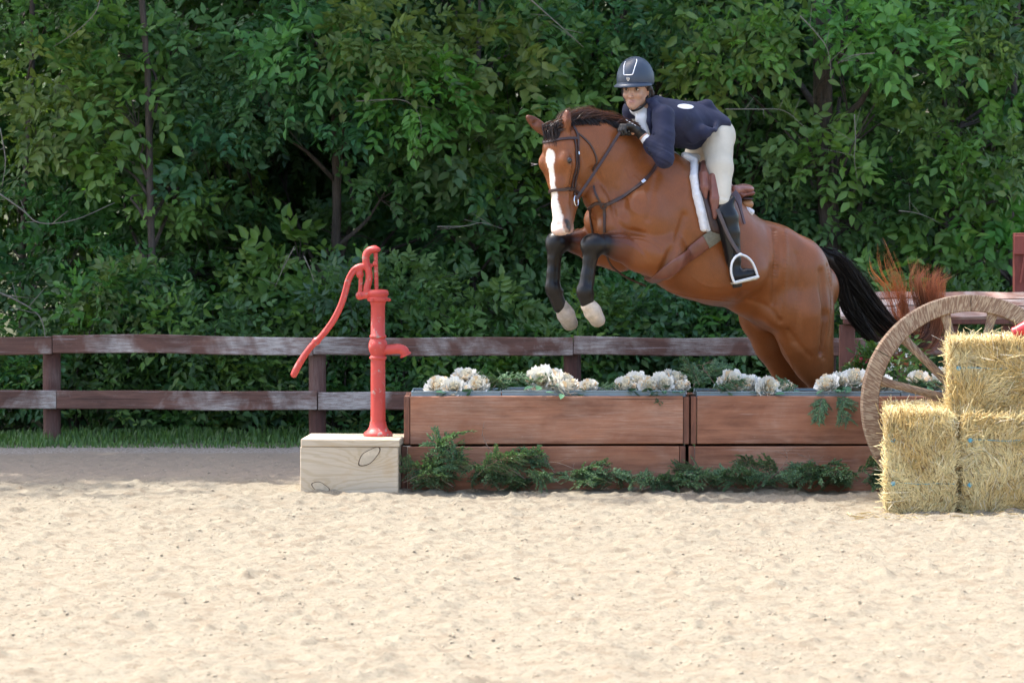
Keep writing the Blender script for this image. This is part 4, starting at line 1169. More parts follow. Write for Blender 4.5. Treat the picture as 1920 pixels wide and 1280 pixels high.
# ---------------------------------------------------------------- straw bales
M_STRAW = attr_mat('dry_straw', .6, .05, 60, .35, 0, .1, 20)
M_STRAWC = simple('packed_straw', (.48, .34, .15), .9, .45, 55, .9, bdist=.02)
M_TWINE = simple('faded_blue_twine', (.12, .38, .50), .7, .2, 60, .2)
def straws(n, hw, hh, dd, seed, faces):
    """ribbons of straw lying on and sticking out of the bale's faces; local box x±hw, z 0..2hh, y 0..dd"""
    rs = np.random.default_rng(seed); Bs = []; As = []; Ns = []
    for face, share in faces:
        m = int(n*share)
        u = rs.uniform(-1, 1, m); v = rs.uniform(-1, 1, m)
        if face == 'f':
            p = np.stack([u*hw, 0*u-.004, hh+v*hh], 1); nn = np.array([0, -1., 0]); t1 = np.array([0, 0, 1.]); t2 = np.array([1., 0, 0])
        elif face == 't':
            p = np.stack([u*hw, dd*(.5+.5*v), 0*u+2*hh], 1); nn = np.array([0, 0, 1.]); t1 = np.array([0, 1., 0]); t2 = np.array([1., 0, 0])
        else:
            s = -1 if face == 'l' else 1
            p = np.stack([0*u+s*hw, dd*(.5+.5*v), hh+u*hh], 1); nn = np.array([s*1., 0, 0]); t1 = np.array([0, 0, 1.]); t2 = np.array([0, 1., 0])
        fl = vnoise(p+seed, 7, seed, 2)[:, None]*2.6+rs.normal(0, .62, (m, 1))
        out = np.abs(rs.normal(0, .28, (m, 1)))-.12
        out += (rs.random((m, 1)) < .06)*rs.uniform(.4, 1.4, (m, 1))
        a = unit(t1*np.cos(fl)+t2*np.sin(fl)+nn*out)
        p = p+nn*(rs.uniform(-.006, .010, (m, 1))+.022*vnoise(p+3, 9, seed+1, 2)[:, None])
        Bs.append(p); As.append(a); Ns.append(np.repeat(nn[None], m, 0))
    B = np.concatenate(Bs); A = np.concatenate(As); Nn = np.concatenate(Ns); m = len(B)
    L = rs.gamma(2.6, .019, m)[:, None].clip(.015, .2); w = rs.uniform(.0007, .0021, (m, 1))
    s = unit(np.cross(A, Nn+rs.normal(0, .4, (m, 3)))); k = np.cross(A, s)
    bend = k*L*rs.normal(0, .10, (m, 1))
    rings = []
    for t, bb in ((-.35, 0), (.15, 1), (.65, 0)):
        c = B+A*L*t+bend*bb
        rings += [c+s*w, c-s*w*.5+k*w*.85, c-s*w*.5-k*w*.85]
    V = np.stack(rings, 1).reshape(-1, 3); i = (np.arange(m)*9)[:, None]
    F = np.concatenate([i+np.array([[a, a+3, b+3, b]]) for r in (0, 3) for a, b in ((r, r+1), (r+1, r+2), (r+2, r))])
    h = np.clip(rs.random((m, 1))*.7+.3+vnoise(B+seed, 8, seed+5, 2)[:, None]*.9-.15, 0, 1); g = rs.random((m, 1))
    C = np.array([.72, .53, .22])*(1-h)+np.array([.97, .84, .48])*h
    C = np.where(g < .1, np.array([[.30, .185, .07]]), C); C = np.where(g > .93, np.array([[.86, .78, .58]]), C); C = np.where((g > .86) & (g < .90), np.array([[.42, .40, .20]]), C)
    return np_mesh('straw', V, F, [M_STRAW], cols=np.repeat(C, 9, 0))
def bale(px0, px1, py0, py1, Y, depth, z0, lab, seed, tw, fr=1.0):
    hw = (X(px1, Y)-X(px0, Y))/2; z1 = Z(py0, Y); hh = (z1-z0)/2; cx = (X(px0, Y)+X(px1, Y))/2
    t = empty('straw_bale', (cx, Y, z0), R(-6.5 if z0 < .1 else -7)); tag(t, lab, 'straw bale', 'stacked golden straw bales')
    # core: rounded uneven block
    n = 26; vs = []; fs = []
    so = Solid(.01)
    g = np.linspace(-1, 1, n); mb = MB()
    def cube(face):
        P = []
        for a in g:
            for b in g:
                P.append({0: (a, -1, b), 1: (a, b, 1), 2: (-1, a, b), 3: (1, a, b), 4: (a, 1, b)}[face])
        P = np.array(P, float); q = P.copy()
        r = .93+.07*(1-(np.abs(P)**6).sum(1)/3)[:, None]
        q = P*r; W = np.stack([q[:, 0]*hw, depth/2+q[:, 1]*depth/2, hh+q[:, 2]*hh], 1)
        W += unit(P)*vnoise(W+seed, 6, seed, 3)[:, None]*.026
        f = [(i*n+j, i*n+j+1, (i+1)*n+j+1, (i+1)*n+j) for i in range(n-1) for j in range(n-1)]
        mb.add(W, f)
    for f_ in range(5): cube(f_)
    mb.build('core', M_STRAWC, t, True)
    o = link_mesh('straw', straws(17000, hw*.985, hh*.985, depth, seed, [('f', .62), ('t', .18), ('l', .12), ('r', .08)]), None, t); tag(o, kind='stuff')
    for py in tw:
        z = Z(py, Y)-z0; m2 = MB(); pts = [(-hw*.98, -.012, z), (-hw*.5, -.011, z+.003), (0, -.012, z-.003), (hw*.5, -.01, z+.002), (hw*.99, -.012, z)]
        m2.tube(catmull(pts, 5), .0022, 5); ob = m2.build('twine', M_TWINE, t, True)
        kn = MB()
        for a in (0, .8, 1.7, 2.5, 3.4, 4.4, 5.3): kn.tube([(-hw*.80, -.026, z), (-hw*.80+.013*math.cos(a), -.03, z+.013*math.sin(a))], [.0055, .0025], 5)
        kn.build('twine_knot', M_TWINE, ob, True)
BY = -1.34
bale(1664, 1792, 775, 952, BY, .92, -.02, 'lower left straw bale standing at the edge of the wheel', 41, (825, 906))
bale(1806, 1956, 778, 956, BY-.02, .92, -.02, 'lower right straw bale, cut off by the right edge of the picture', 42, (825, 909))
zb_ = Z(777, BY+.1)
bale(1782, 1950, 640, 765, BY+.10, .80, zb_, 'upper straw bale lying on the two lower ones', 43, (690,))
# loose straw fallen on the sand in front
rs = np.random.default_rng(77); m = 260
P = np.stack([rs.uniform(1.75, 2.9, m), BY-.05-np.abs(rs.normal(0, .18, m)), np.zeros(m)], 1); P[:, 2] = ground_height(P)+.004
ax = unit(np.stack([rs.normal(0, 1, m), rs.normal(0, 1, m), rs.normal(0, .12, m)], 1)); V, F, C = leaves(P, ax, np.repeat([[0, 0, 1.]], m, 0), rs.uniform(.03, .12, m), np.full(m, .003), np.repeat([[.7, .55, .28]], m, 0), rs)
o = link_mesh('fallen_straw', np_mesh('fallen_straw', V, F, [M_STRAW], cols=C)); tag(o, 'loose stalks fallen on the sand before the bales', 'straw', kind='stuff')

# red plastic bucket lying on the upper bale, mostly out of frame
M_REDP = simple('red_plastic', (.52, .035, .045), .35, .15, 6, .05)
bk = empty('red_bucket', at(1922, 615, BY+.28)); bk.scale = (.72, .72, .72); bk.rotation_euler = (0, R(64), R(-10)); tag(bk, 'small red plastic bucket tipped on its side on the upper straw bale', 'bucket')
mb = MB(); mb.lathe([(.030, -.10), (.040, -.098), (.043, -.09), (.046, -.088), (.046, -.078), (.043, -.076), (.056, .06), (.062, .062), (.062, .07), (.052, .07), (.038, -.08)], 24); bo = auto_smooth(mb.build('pail', M_REDP, bk), 40)
# ---------------------------------------------------------------- table jump and standard behind
M_TBL = wood_mat('sun_bleached_brown_boards', (.37, .215, .16), (.19, .10, .075), (.68, .61, .55), 1.7, axis=0, fleck=(.7, .62, .56))
M_TPOST = wood_mat('brown_painted_post', (.17, .068, .05), (.10, .045, .035), (.28, .15, .12), .3, axis=2, fleck=(.45, .33, .3))
TY = 2.5
tb = empty('table_jump', (0, 0, 0)); tag(tb, 'weathered brown wooden table jump with slanting top boards behind the wheel', 'jump')
def slat(py0, py1, y0, seed):
    # boards overlap like shingles, each leaning back
    zlo = Z(py1, y0); zhi = Z(py0, y0+.09); L0, L1 = 1577, 2060
    L = X(L1, y0)-X(L0, y0); mb = MB(); d_ = .022
    up = Vector((0, .10, zhi-zlo)); nrm = Vector((0, -(zhi-zlo), .10)).normalized()
    n = 24; vs = []; rs = np.random.default_rng(seed)
    for i in range(n+1):
        x = L*i/n-L/2; w_ = .003*math.sin(i*.9+seed)
        for (u, k) in ((0, 0), (0, d_), (1, d_), (1, 0)):
            vs.append(Vector((x, 0, w_))+up*u+nrm*k)
    fs = [(i*4+k, i*4+(k+1) % 4, (i+1)*4+(k+1) % 4, (i+1)*4+k) for i in range(n) for k in range(4)]+[(3, 2, 1, 0), (n*4, n*4+1, n*4+2, n*4+3)]
    mb.add(vs, [f[::-1] for f in fs]); o = mb.build('board', M_TBL, tb); o.location = (X(L0, y0)+L/2, y0, zlo)
slat(580.5, 599, TY-.16, 1); slat(567, 577.5, TY-.03, 2); slat(553, 564.5, TY+.09, 3)
mb = MB(); mb.box((-2.0, 0, -.02), (2.0, .02, .0), 0, Matrix.Rotation(R(-35), 4, 'X')); o = mb.build('under_board', M_TPOST, tb); o.location = (X(1577, TY)+2.02, TY+.02, Z(578, TY)-.05)
mb = MB(); z1 = Z(598, TY-.16); L = X(2060, TY)-X(1577, TY); mb.box((-L/2, 0, -.03), (L/2, .04, 0), .004); o = mb.build('front_beam', M_TPOST, tb); o.location = ((X(1577, TY)+X(2060, TY))/2, TY-.165, z1-.003)
for px0, px1 in ((1575, 1604), (1686, 1713), (1772, 1797), (1880, 1912), (2000, 2030)):
    y = TY-.13; mb = MB(); wd = X(px1, y)-X(px0, y); h = Z(609, y); mb.box((-wd/2, 0, -h/2-.03), (wd/2, .06, h/2), .004); o = mb.build('leg', M_TPOST, tb); o.location = ((X(px0, y)+X(px1, y))/2, y, h/2)
mb = MB(); y = TY+.3; mb.box((-L/2+.05, 0, -.05), (L/2, .03, .05), .004); o = mb.build('rear_beam', M_TPOST, tb); o.location = ((X(1577, y)+X(2060, y))/2, y, Z(585, y))
M_STD = wood_mat('brick_red_paint', (.30, .075, .055), (.20, .055, .045), (.38, .15, .12), .3, axis=2, rings=.3, fleck=(.45, .2, .16))
sd = empty('jump_standard', (X(1935, 3.1), 3.1, 0)); tag(sd, 'brick red painted wooden jump standard at the far right edge', 'jump standard')
mb = MB(); mb.box((-.115, 0, -.02), (-.035, .09, Z(437, 3.1)), .004); mb.build('upright', M_STD, sd)
mb = MB(); mb.box((-.122, -.02, Z(477, 3.1)), (-.03, .0-.002, Z(441, 3.1)), .004); mb.build('block', M_STD, sd)
mb = MB(); mb.box((-.034, 0.01, Z(470, 3.1)), (.3, .07, Z(444, 3.1)), .004); mb.box((-.034, .01, .2), (.3, .07, .3), .004); mb.build('crossbar', M_STD, sd)
mb = MB(); a_ = Vector((-.105, -.012, .05)); mb.tube([Vector((-.05, -.014, Z(480, 3.1))), Vector((-.075, -.014, Z(530, 3.1)))], .009, 6); mb.build('brace', M_STD, sd)
mb = MB(); mb.box((.3, 0, -.02), (.38, .09, Z(437, 3.1)), .004); mb.build('upright', M_STD, sd)

# flowering pot plants behind the right planter
M_PINK = simple('pink_red_blossom', (.62, .05, .10), .6, .3, 30, .1)
M_WHITEF = simple('small_white_blossom', (.8, .78, .7), .6, .1, 30, .1)
for (px, py, Y, r, pink, lab) in ((1625, 690, .75, .10, True, 'bushy plant with pink red blossoms left of the wheel rim'), (1672, 684, .70, .15, False, 'bushy plant with tiny white blossoms seen through the wheel')):
    rs = np.random.default_rng(int(px)); c = at(px, py, Y)
    t = empty('flowering_plant', (c[0], Y, 0)); tag(t, lab, 'plant', 'potted plants behind the right planter')
    V, F, C = clump((0, 0, c[2]), r, 190, .035, rs, (.05, .12, .03), (.13, .26, .07), nl=5, flat=1.0)
    link_mesh('foliage', np_mesh('foliage', V, F, [M_LEAF], cols=C), None, t)
    mb = MB()
    for k in range(14): mb.tube([(0, 0, .25), (rs.normal(0, r*.5), rs.normal(0, r*.5), c[2]-.2*r)], [.006, .002], 4)
    mb.build('stems', M_STALK, t)
    mb = MB(); mb.lathe([(.09, 0), (.12, .22), (.13, .24), (.115, .24), (.10, .2)], 18); mb.build('pot', M_BOXE, t, True)
    b_ = MB()
    for k in range(34 if pink else 46):
        d_ = unit(rs.normal(0, 1, 3)+np.array([-.6 if pink else 0, -.7, .35])); p = np.array([0, 0, c[2]])+d_*r*rs.uniform(.85, 1.15); q_ = rs.uniform(.006, .012)
        for e in range(5):
            aa = 2*PI*e/5; u = unit(np.cross(d_, [0, 0, 1.])); w_ = np.cross(u, d_)
            cc = p+(u*math.cos(aa)+w_*math.sin(aa))*q_; b_.add([p, cc+u*q_*.5, cc+d_*q_*.4+(u*math.cos(aa)+w_*math.sin(aa))*q_*.5, cc-u*q_*.5], [(0, 1, 2, 3)])
    o = b_.build('blossoms', M_PINK if pink else M_WHITEF, t); tag(o, kind='stuff')

# ================================================================ HORSE
YAW = R(32)
FWD = np.array([-math.cos(YAW), -math.sin(YAW), 0]); LAT = np.array([math.sin(YAW), -math.cos(YAW), 0])   # LAT = the horse's left
ORG = at(1300, 440, .30)
def H(px, py, s=0.0):
    """place in the upright plane s metres to the left of the horse's midline"""
    d = ray(px, py); t = (s-(_cam-ORG)@LAT)/(d@LAT)
    return _cam+d*t
K = 1/330.0
BAY = (.215, .071, .022); BAYD = (.12, .036, .016); BLK = (.006, .005, .006); HOOF = (.62, .52, .42); WHT = (.82, .76, .70)
hz = Solid(.05)
def trunk(st, k=.05):
    for a, b in zip(st[:-1], st[1:]):
        hz.limb([H(a[0], a[1]), H(b[0], b[1])], [a[2]*K, b[2]*K], [a[3], b[3]], axis=LAT, k=k, col=[BAY, BAY])
trunk([(1192, 392, 74, .18), (1236, 404, 112, .235), (1298, 438, 113, .262), (1350, 476, 97, .275), (1410, 502, 82, .265), (1470, 512, 74, .25), (1512, 541, 60, .21)])
hz.ball(H(1277, 352), (.16, .12, .14), (FWD, LAT, (0, 0, 1)), k=.06, col=BAY)       # withers
hz.ball(H(1442, 462, .09), (.19, .13, .13), k=.06, col=BAY); hz.ball(H(1434, 462, -.09), (.19, .13, .13), k=.06, col=BAY)   # croup
hz.ball(H(1340, 510, .12), (.30, .17, .17), k=.06, col=BAY)   # barrel
# neck
hz.limb([H(1212, 372), H(1165, 322), H(1120, 288), H(1082, 262)], [98*K, 77*K, 55*K, 40*K], [.155, .10, .078, .062], axis=LAT, k=.05, col=BAY)
hz.limb([H(1118, 372, .03), H(1150, 405, .02)], [.07, .10], k=.05, col=BAY)
# shoulder, breast
hz.ball(H(1222, 415, .165), (.14, .085, .20), (unit(FWD*.8+np.array([0, 0, -.6])), LAT, unit(FWD*.6+np.array([0, 0, .8]))), k=.045, col=BAY)
hz.ball(H(1165, 405, -.14), (.13, .09, .18), k=.05, col=BAY)
hz.ball(H(1155, 425, .085), (.11, .09, .105), k=.03, col=BAY); hz.ball(H(1128, 415, -.085), (.105, .09, .11), k=.03, col=BAY)
hz.ball(H(1240, 470, .175), (.13, .075, .115), k=.035, col=BAY)      # triceps
hz.limb([H(1150, 415, 0.0)-LAT*0+FWD*.13, H(1150, 440, 0)+FWD*.11], .018, k=.03, sub=True)
# left fore leg
hz.limb([H(1240, 482, .17), H(1200, 475, .17), H(1162, 464, .165), H(1134, 458, .16)], [44*K, 34*K, 24*K, 19.5*K], k=.03, col=[BAY, BAY, BAYD, BLK])
hz.ball(H(1113, 459, .16), (25*K, .070, 22.5*K), k=.02, col=BLK); hz.ball(H(1103, 467, .16), (.035, .036, .05), k=.02, col=BLK)
hz.limb([H(1114, 462, .16), H(1106, 486, .16), H(1101, 515, .16), H(1097, 540, .16)], [17*K, 13.5*K, 12*K, 13.5*K], [.052, .036, .034, .042], axis=FWD*0+LAT, k=.015, col=BLK)
hz.limb([H(1108, 490, .16), H(1106, 530, .16)], .026, k=.015, col=BLK)
hz.ball(H(1096, 546, .16), (15.5*K, .046, .048), k=.015, col=BLK); hz.ball(H(1106, 551, .16), (.026, .03, .026), k=.012, col=BLK)
hz.limb([H(1096, 550, .16), H(1102, 570, .155)], [14*K, 13*K], k=.012, col=BLK)
# right fore leg
hz.limb([H(1160, 465, -.15), H(1118, 462, -.16), H(1085, 453, -.17), H(1062, 452, -.17)], [46*K, 33*K, 23*K, 18*K], k=.03, col=[BAY, BAY, BAYD, BLK])
hz.ball(H(1045, 455, -.17), (23*K, .064, 23*K), k=.02, col=BLK); hz.ball(H(1037, 466, -.17), (.036, .036, .05), k=.02, col=BLK)
hz.limb([H(1044, 462, -.17), H(1039, 484, -.17), H(1037, 512, -.17), H(1036, 532, -.17)], [16*K, 12.5*K, 12*K, 13.5*K], [.05, .036, .034, .04], axis=LAT, k=.015, col=BLK)
hz.limb([H(1043, 490, -.17), H(1042, 528, -.17)], .024, k=.015, col=BLK)
hz.ball(H(1037, 541, -.17), (15.5*K, .046, .047), k=.015, col=BLK); hz.ball(H(1049, 546, -.17), (.026, .03, .024), k=.012, col=BLK)
hz.limb([H(1039, 548, -.17), H(1050, 575, -.17)], [14*K, 13.5*K], k=.012, col=BLK)
# hind quarters
hz.limb([H(1492, 510, .12), H(1503, 590, .15), H(1513, 640, .15), H(1526, 680, .14), H(1541, 716, .13)], [66*K, 64*K, 52*K, 37*K, 26*K], [.155, .145, .11, .078, .056], axis=LAT, k=.05, col=BAY)
hz.ball(H(1458, 575, .175), (.115, .075, .12), k=.06, col=BAY)      # stifle
hz.limb([H(1465, 520, -.10), H(1434, 590, -.13), H(1452, 642, -.13), H(1476, 685, -.13), H(1497, 722, -.13)], [60*K, 50*K, 40*K, 34*K, 25*K], [.14, .12, .10, .07, .052], axis=LAT, k=.045, col=BAY)
hz.limb([H(1400, 560, .05), H(1440, 590, .03)], [.10, .09], k=.06, col=BAY)
for (x0, y0, s) in ((1541, 716, .13), (1496, 722, -.13)):
    hz.limb([H(x0, y0, s), H(x0+20, y0+42, s), H(x0+24, y0+60, s)], [25*K, 17*K, 18*K], [.055, .042, .044], axis=LAT, k=.025, col=[BAY, BAYD, BLK])
    hz.limb([H(x0+22, y0+58, s), H(x0+14, y0+100, s), H(x0+4, y0+130, s)], [16*K, 11*K, 12*K], k=.015, col=BLK)
    hz.ball(H(x0+2, y0+134, s), (.048, .045, .046), k=.015, col=BLK)
    hz.limb([H(x0+2, y0+136, s), H(x0-12, y0+152, s)], [13*K, 13*K], k=.012, col=BLK)
# flank hollow, shoulder lines, loin crease
hz.limb([H(1452, 452, .285), H(1458, 505, .305), H(1452, 560, .30), H(1440, 585, .27)], [.014, .022, .020, .012], k=.04, sub=True)
hz.limb([H(1395, 560, .27), H(1430, 585, .24)], [.012, .02], k=.05, sub=True)
hz.limb([H(1180, 330, .17), H(1205, 380, .25), H(1196, 415, .27)], [.014, .020, .014], k=.04, sub=True)
hz.limb([H(1255, 420, .30), H(1262, 470, .31), H(1240, 512, .28)], [.014, .022, .016], k=.04, sub=True)
hz.limb([H(1540, 510, .275), H(1545, 590, .285), H(1536, 660, .24)], [.008, .012, .008], k=.04, sub=True)
hz.limb([H(1120, 330, .11), H(1150, 365, .16), H(1140, 390, .16)], [.006, .010, .006], k=.03, sub=True)
# ---- head in its own axes: d down the face, n out of the forehead, l to the horse's left
hd = unit(np.array([.085, -.10, -1.0])); hn = np.array([-.64, -.77, 0]); hn = unit(hn-hd*(hn@hd)); hl = np.cross(hn, hd)
if hl[0] < 0: hl = -hl
HO = at(1026, 233, -.24)
def HP(t, n, l): return HO+hd*t*1.02+hn*n*1.10+hl*l*1.13
AX = (hd, hn, hl)
def hball(t, n, l, rt, rn, rl, k=.02, col=BAY, sub=False): hz.ball(HP(t, n, l), (rt, rn*1.10, rl*1.13), AX, k=k, col=col, sub=sub)
hz.limb([HP(.05, -.10, 0), HP(.13, -.092, 0), HP(.215, -.10, 0)], [.072, .097, .108], [.066, .094, .096], axis=hl, k=.02, col=BAY)
hz.limb([HP(.215, -.10, 0), HP(.33, -.082, 0), HP(.45, -.064, 0), HP(.54, -.056, 0)], [.101, .082, .064, .058], [.084, .061, .051, .052], axis=hl, k=.02, col=BAY)
for s in (1, -1):
    hball(.235, -.215, .036*s, .108, .092, .044, .014)                # jowl
    hball(.203, -.034, .070*s, .042, .026, .022, .03)               # brow of the eye
    hball(.214, -.042, .101*s, .013, .015, .008, .010, sub=True)
    hz.limb([HP(.24, -.052, .074*s), HP(.34, -.052, .054*s)], [.016, .010], k=.02, col=BAY)   # face ridge
    hball(.565, -.036, .036*s, .036, .024, .020, .016, col=(.22, .12, .09))            # nostril rim
    hball(.572, -.036, .058*s, .021, .011, .014, .006, sub=True)
    hz.limb([HP(.34, -.085, .062*s), HP(.46, -.085, .054*s)], .010, k=.03, sub=True)
hz.limb([HP(.30, -.205, 0), HP(.42, -.135, 0), HP(.52, -.105, 0)], [.055, .045, .036], [.052, .038, .036], axis=hl, k=.03, col=BAY)
hball(.588, -.040, 0, .030, .042, .048, .02, col=(.62, .42, .36)); hball(.575, -.092, 0, .034, .030, .036, .02, col=(.30, .2, .17))
hz.limb([HP(.60, -.078, .05), HP(.60, -.078, -.05)], .005, k=.006, sub=True)
# ears
def ear(b, t, w, face, side):
    b = np.array(b); t = np.array(t); u = unit(t-b); L = np.linalg.norm(t-b); f = unit(face-u*(face@u)); s = np.cross(u, f); c = (b+t)/2
    hz.ball(c-f*.004, (L*.56, .026, w), (u, f, s), k=.012, col=BAYD)
    hz.ball(c+f*.020+u*L*.02, (L*.47, .022, w*.66), (u, f, s), k=.006, sub=True)
    hz.limb([b-u*.02, c], [.028, .020], k=.015, col=BAY); hz.limb([t-u*.035, t+u*.004], [.014, .004], k=.01, col=BAYD)
e0 = HP(.045, -.075, .052); ear(e0, at(1062, 209, e0[1]-.01), .034, np.array([-.8, -.45, 0]), 1)
e1 = HP(.045, -.075, -.052); ear(e1, at(989, 219, e1[1]-.02), .031, np.array([.25, -.9, 0]), -1)
M_COAT = NT('bay_horse_coat'); a_ = M_COAT.n('ShaderNodeVertexColor'); a_.layer_name = 'Col'; v = M_COAT.coord()
sx_ = M_COAT.noise(v, 5, 5, .6, .3); fine = M_COAT.noise(M_COAT.coord('Object', (220, 220, 60)), 1, 3, .6)
c = M_COAT.mix(1.0, a_.outputs[0], M_COAT.ramp(sx_, [(.3, (.82, .80, .78)), (.7, (1.14, 1.12, 1.08))]), 'MULTIPLY')
c = M_COAT.mix(1.0, c, M_COAT.ramp(fine, [(.3, (.9,)*3), (.7, (1.12,)*3)]), 'MULTIPLY')
M_COAT.set(Base_Color=c, Roughness=.33); M_COAT.p.inputs['Specular IOR Level'].default_value = .36
vein = M_COAT.n('ShaderNodeTexVoronoi', feature='DISTANCE_TO_EDGE'); vein.inputs['Scale'].default_value = 5.5; M_COAT.l(M_COAT.coord('Object', (1, 1, .6)), vein.inputs['Vector'])
M_COAT.bump(M_COAT.mix(.35, fine, sx_), .30, .006); M_COAT = M_COAT.m

def paint_horse(V, C):
    C = C.copy()
    q = V-HO; t = q@hd/1.02; n = q@hn/1.10; l = q@hl/1.13
    # blaze: star on the forehead, narrow down the nose, wide over the muzzle
    front = (n > -.052) & (t > .07) & (t < .625)
    wid = np.interp(t, [.13, .155, .19, .24, .34, .42, .50, .58, .64], [0, .028, .034, .021, .018, .024, .034, .044, .044])
    off = np.interp(t, [.13, .24, .4, .6], [-.002, -.004, .0, -.002])+vnoise(V, 22, 6, 2)*.005+vnoise(V, 90, 16, 2)*.004
    m = np.clip((wid-np.abs(l-off))/.005, 0, 1)*front*((t > .13))
    m *= np.clip((n+.052-np.where(t > .5, -.05, 0))/.012, 0, 1)
    C = C*(1-m[:, None])+np.array(WHT)*m[:, None]
    pk = (t < .63)*np.clip((t-.535)/.05, 0, 1)*np.clip((.040-np.abs(l))/.010, 0, 1)*(n > -.10); C = C*(1-pk[:, None]*.75)+np.array([.68, .44, .38])*pk[:, None]*.75
    for s in (1, -1):   # dark nostril and eye rim, grey muzzle side
        dn = np.linalg.norm((V-HP(.572, -.036, .050*s))/np.array([1, 1, 1]), axis=1); mm = np.clip((.021-dn)/.007, 0, 1)[:, None]; C = C*(1-mm)+np.array([.022, .016, .015])*mm
        dn = np.sqrt(((t-.565)/.034)**2+((n+.040+(t-.565)*.3)/.017)**2); mm = (np.clip((1.25-dn)/.3, 0, 1)*(l*s > .022))[:, None]; C = C*(1-mm)+np.array([.018, .013, .012])*mm
        de = np.linalg.norm(V-HP(.213, -.040, .094*s), axis=1); mm = np.clip((.028-de)/.012, 0, 1)[:, None]*.75; C = C*(1-mm)+np.array([.06, .03, .02])*mm
        gr = (np.clip((t-.44)/.12, 0, 1)*np.clip((np.abs(l)-.036)/.01, 0, 1)*np.clip(1-np.abs(n+.08)/.06, 0, 1))[:, None]*.55*(t < .625)[:, None]; C = C*(1-gr)+np.array([.20, .155, .13])*gr
    # darker points and a slightly deeper colour along the topline and groin
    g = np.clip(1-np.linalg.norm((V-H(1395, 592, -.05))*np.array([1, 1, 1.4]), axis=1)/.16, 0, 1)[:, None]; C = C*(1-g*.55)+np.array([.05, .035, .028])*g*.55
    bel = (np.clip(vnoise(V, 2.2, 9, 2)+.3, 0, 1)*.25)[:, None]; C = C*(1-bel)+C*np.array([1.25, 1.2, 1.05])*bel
    return C
hroot = H(1330, 440); hroot[2] = 0
horse = empty('horse', (0, 0, 0)); tag(horse, 'bay horse with white blaze and black legs, leaping over the flower boxes', 'horse')
V_, Q_, C_ = hz.skin(.0068, BAY, .016)
V_ = relax(V_, Q_, 3)
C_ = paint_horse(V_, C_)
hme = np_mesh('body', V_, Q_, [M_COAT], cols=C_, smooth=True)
nr_ = np.zeros(len(V_)*3, np.float32); hme.vertices.foreach_get('normal', nr_); nr_ = nr_.reshape(-1, 3)
dsp = vnoise(V_*np.array([1, 1, .8]), 6.0, 5, 2)*.009+vnoise(V_, 15, 7, 2)*.0026
dsp *= np.clip((V_[:, 2]-1.35)/.2, .15, 1)*np.where((V_-HO)@hn > -.30, .45, 1)
V_ = V_+nr_*dsp[:, None]; hme.vertices.foreach_set('co', V_.astype(np.float32).ravel()); hme.update()
link_mesh('body', hme, None, horse)
from mathutils.bvhtree import BVHTree
HBV = BV = BVHTree.FromPolygons([tuple(v) for v in V_], [tuple(int(i) for i in q) for q in Q_])
HME = hme
def on(px, py, off=.004, BV=None):
    BV = BV or HBV
    """place on the coat seen at that spot, lifted a little; with the coat's direction there"""
    d = Vector(ray(px, py)).normalized(); r = BV.ray_cast(CAM, d)
    if r[0] is None:
        for k in range(1, 14):
            for dx, dy in ((k*2, 0), (-k*2, 0), (0, k*2), (0, -k*2)):
                r = BV.ray_cast(CAM, Vector(ray(px+dx, py+dy)).normalized())
                if r[0] is not None: break
            if r[0] is not None: break
    p, n = r[0], r[1]
    if n.dot(d) > 0: n = -n
    return np.array(p+n*off), np.array(n)
def near(p, off=.004):
    q = BV.find_nearest(Vector(p)); n = q[1]
    return np.array(q[0]+n*off), np.array(n)

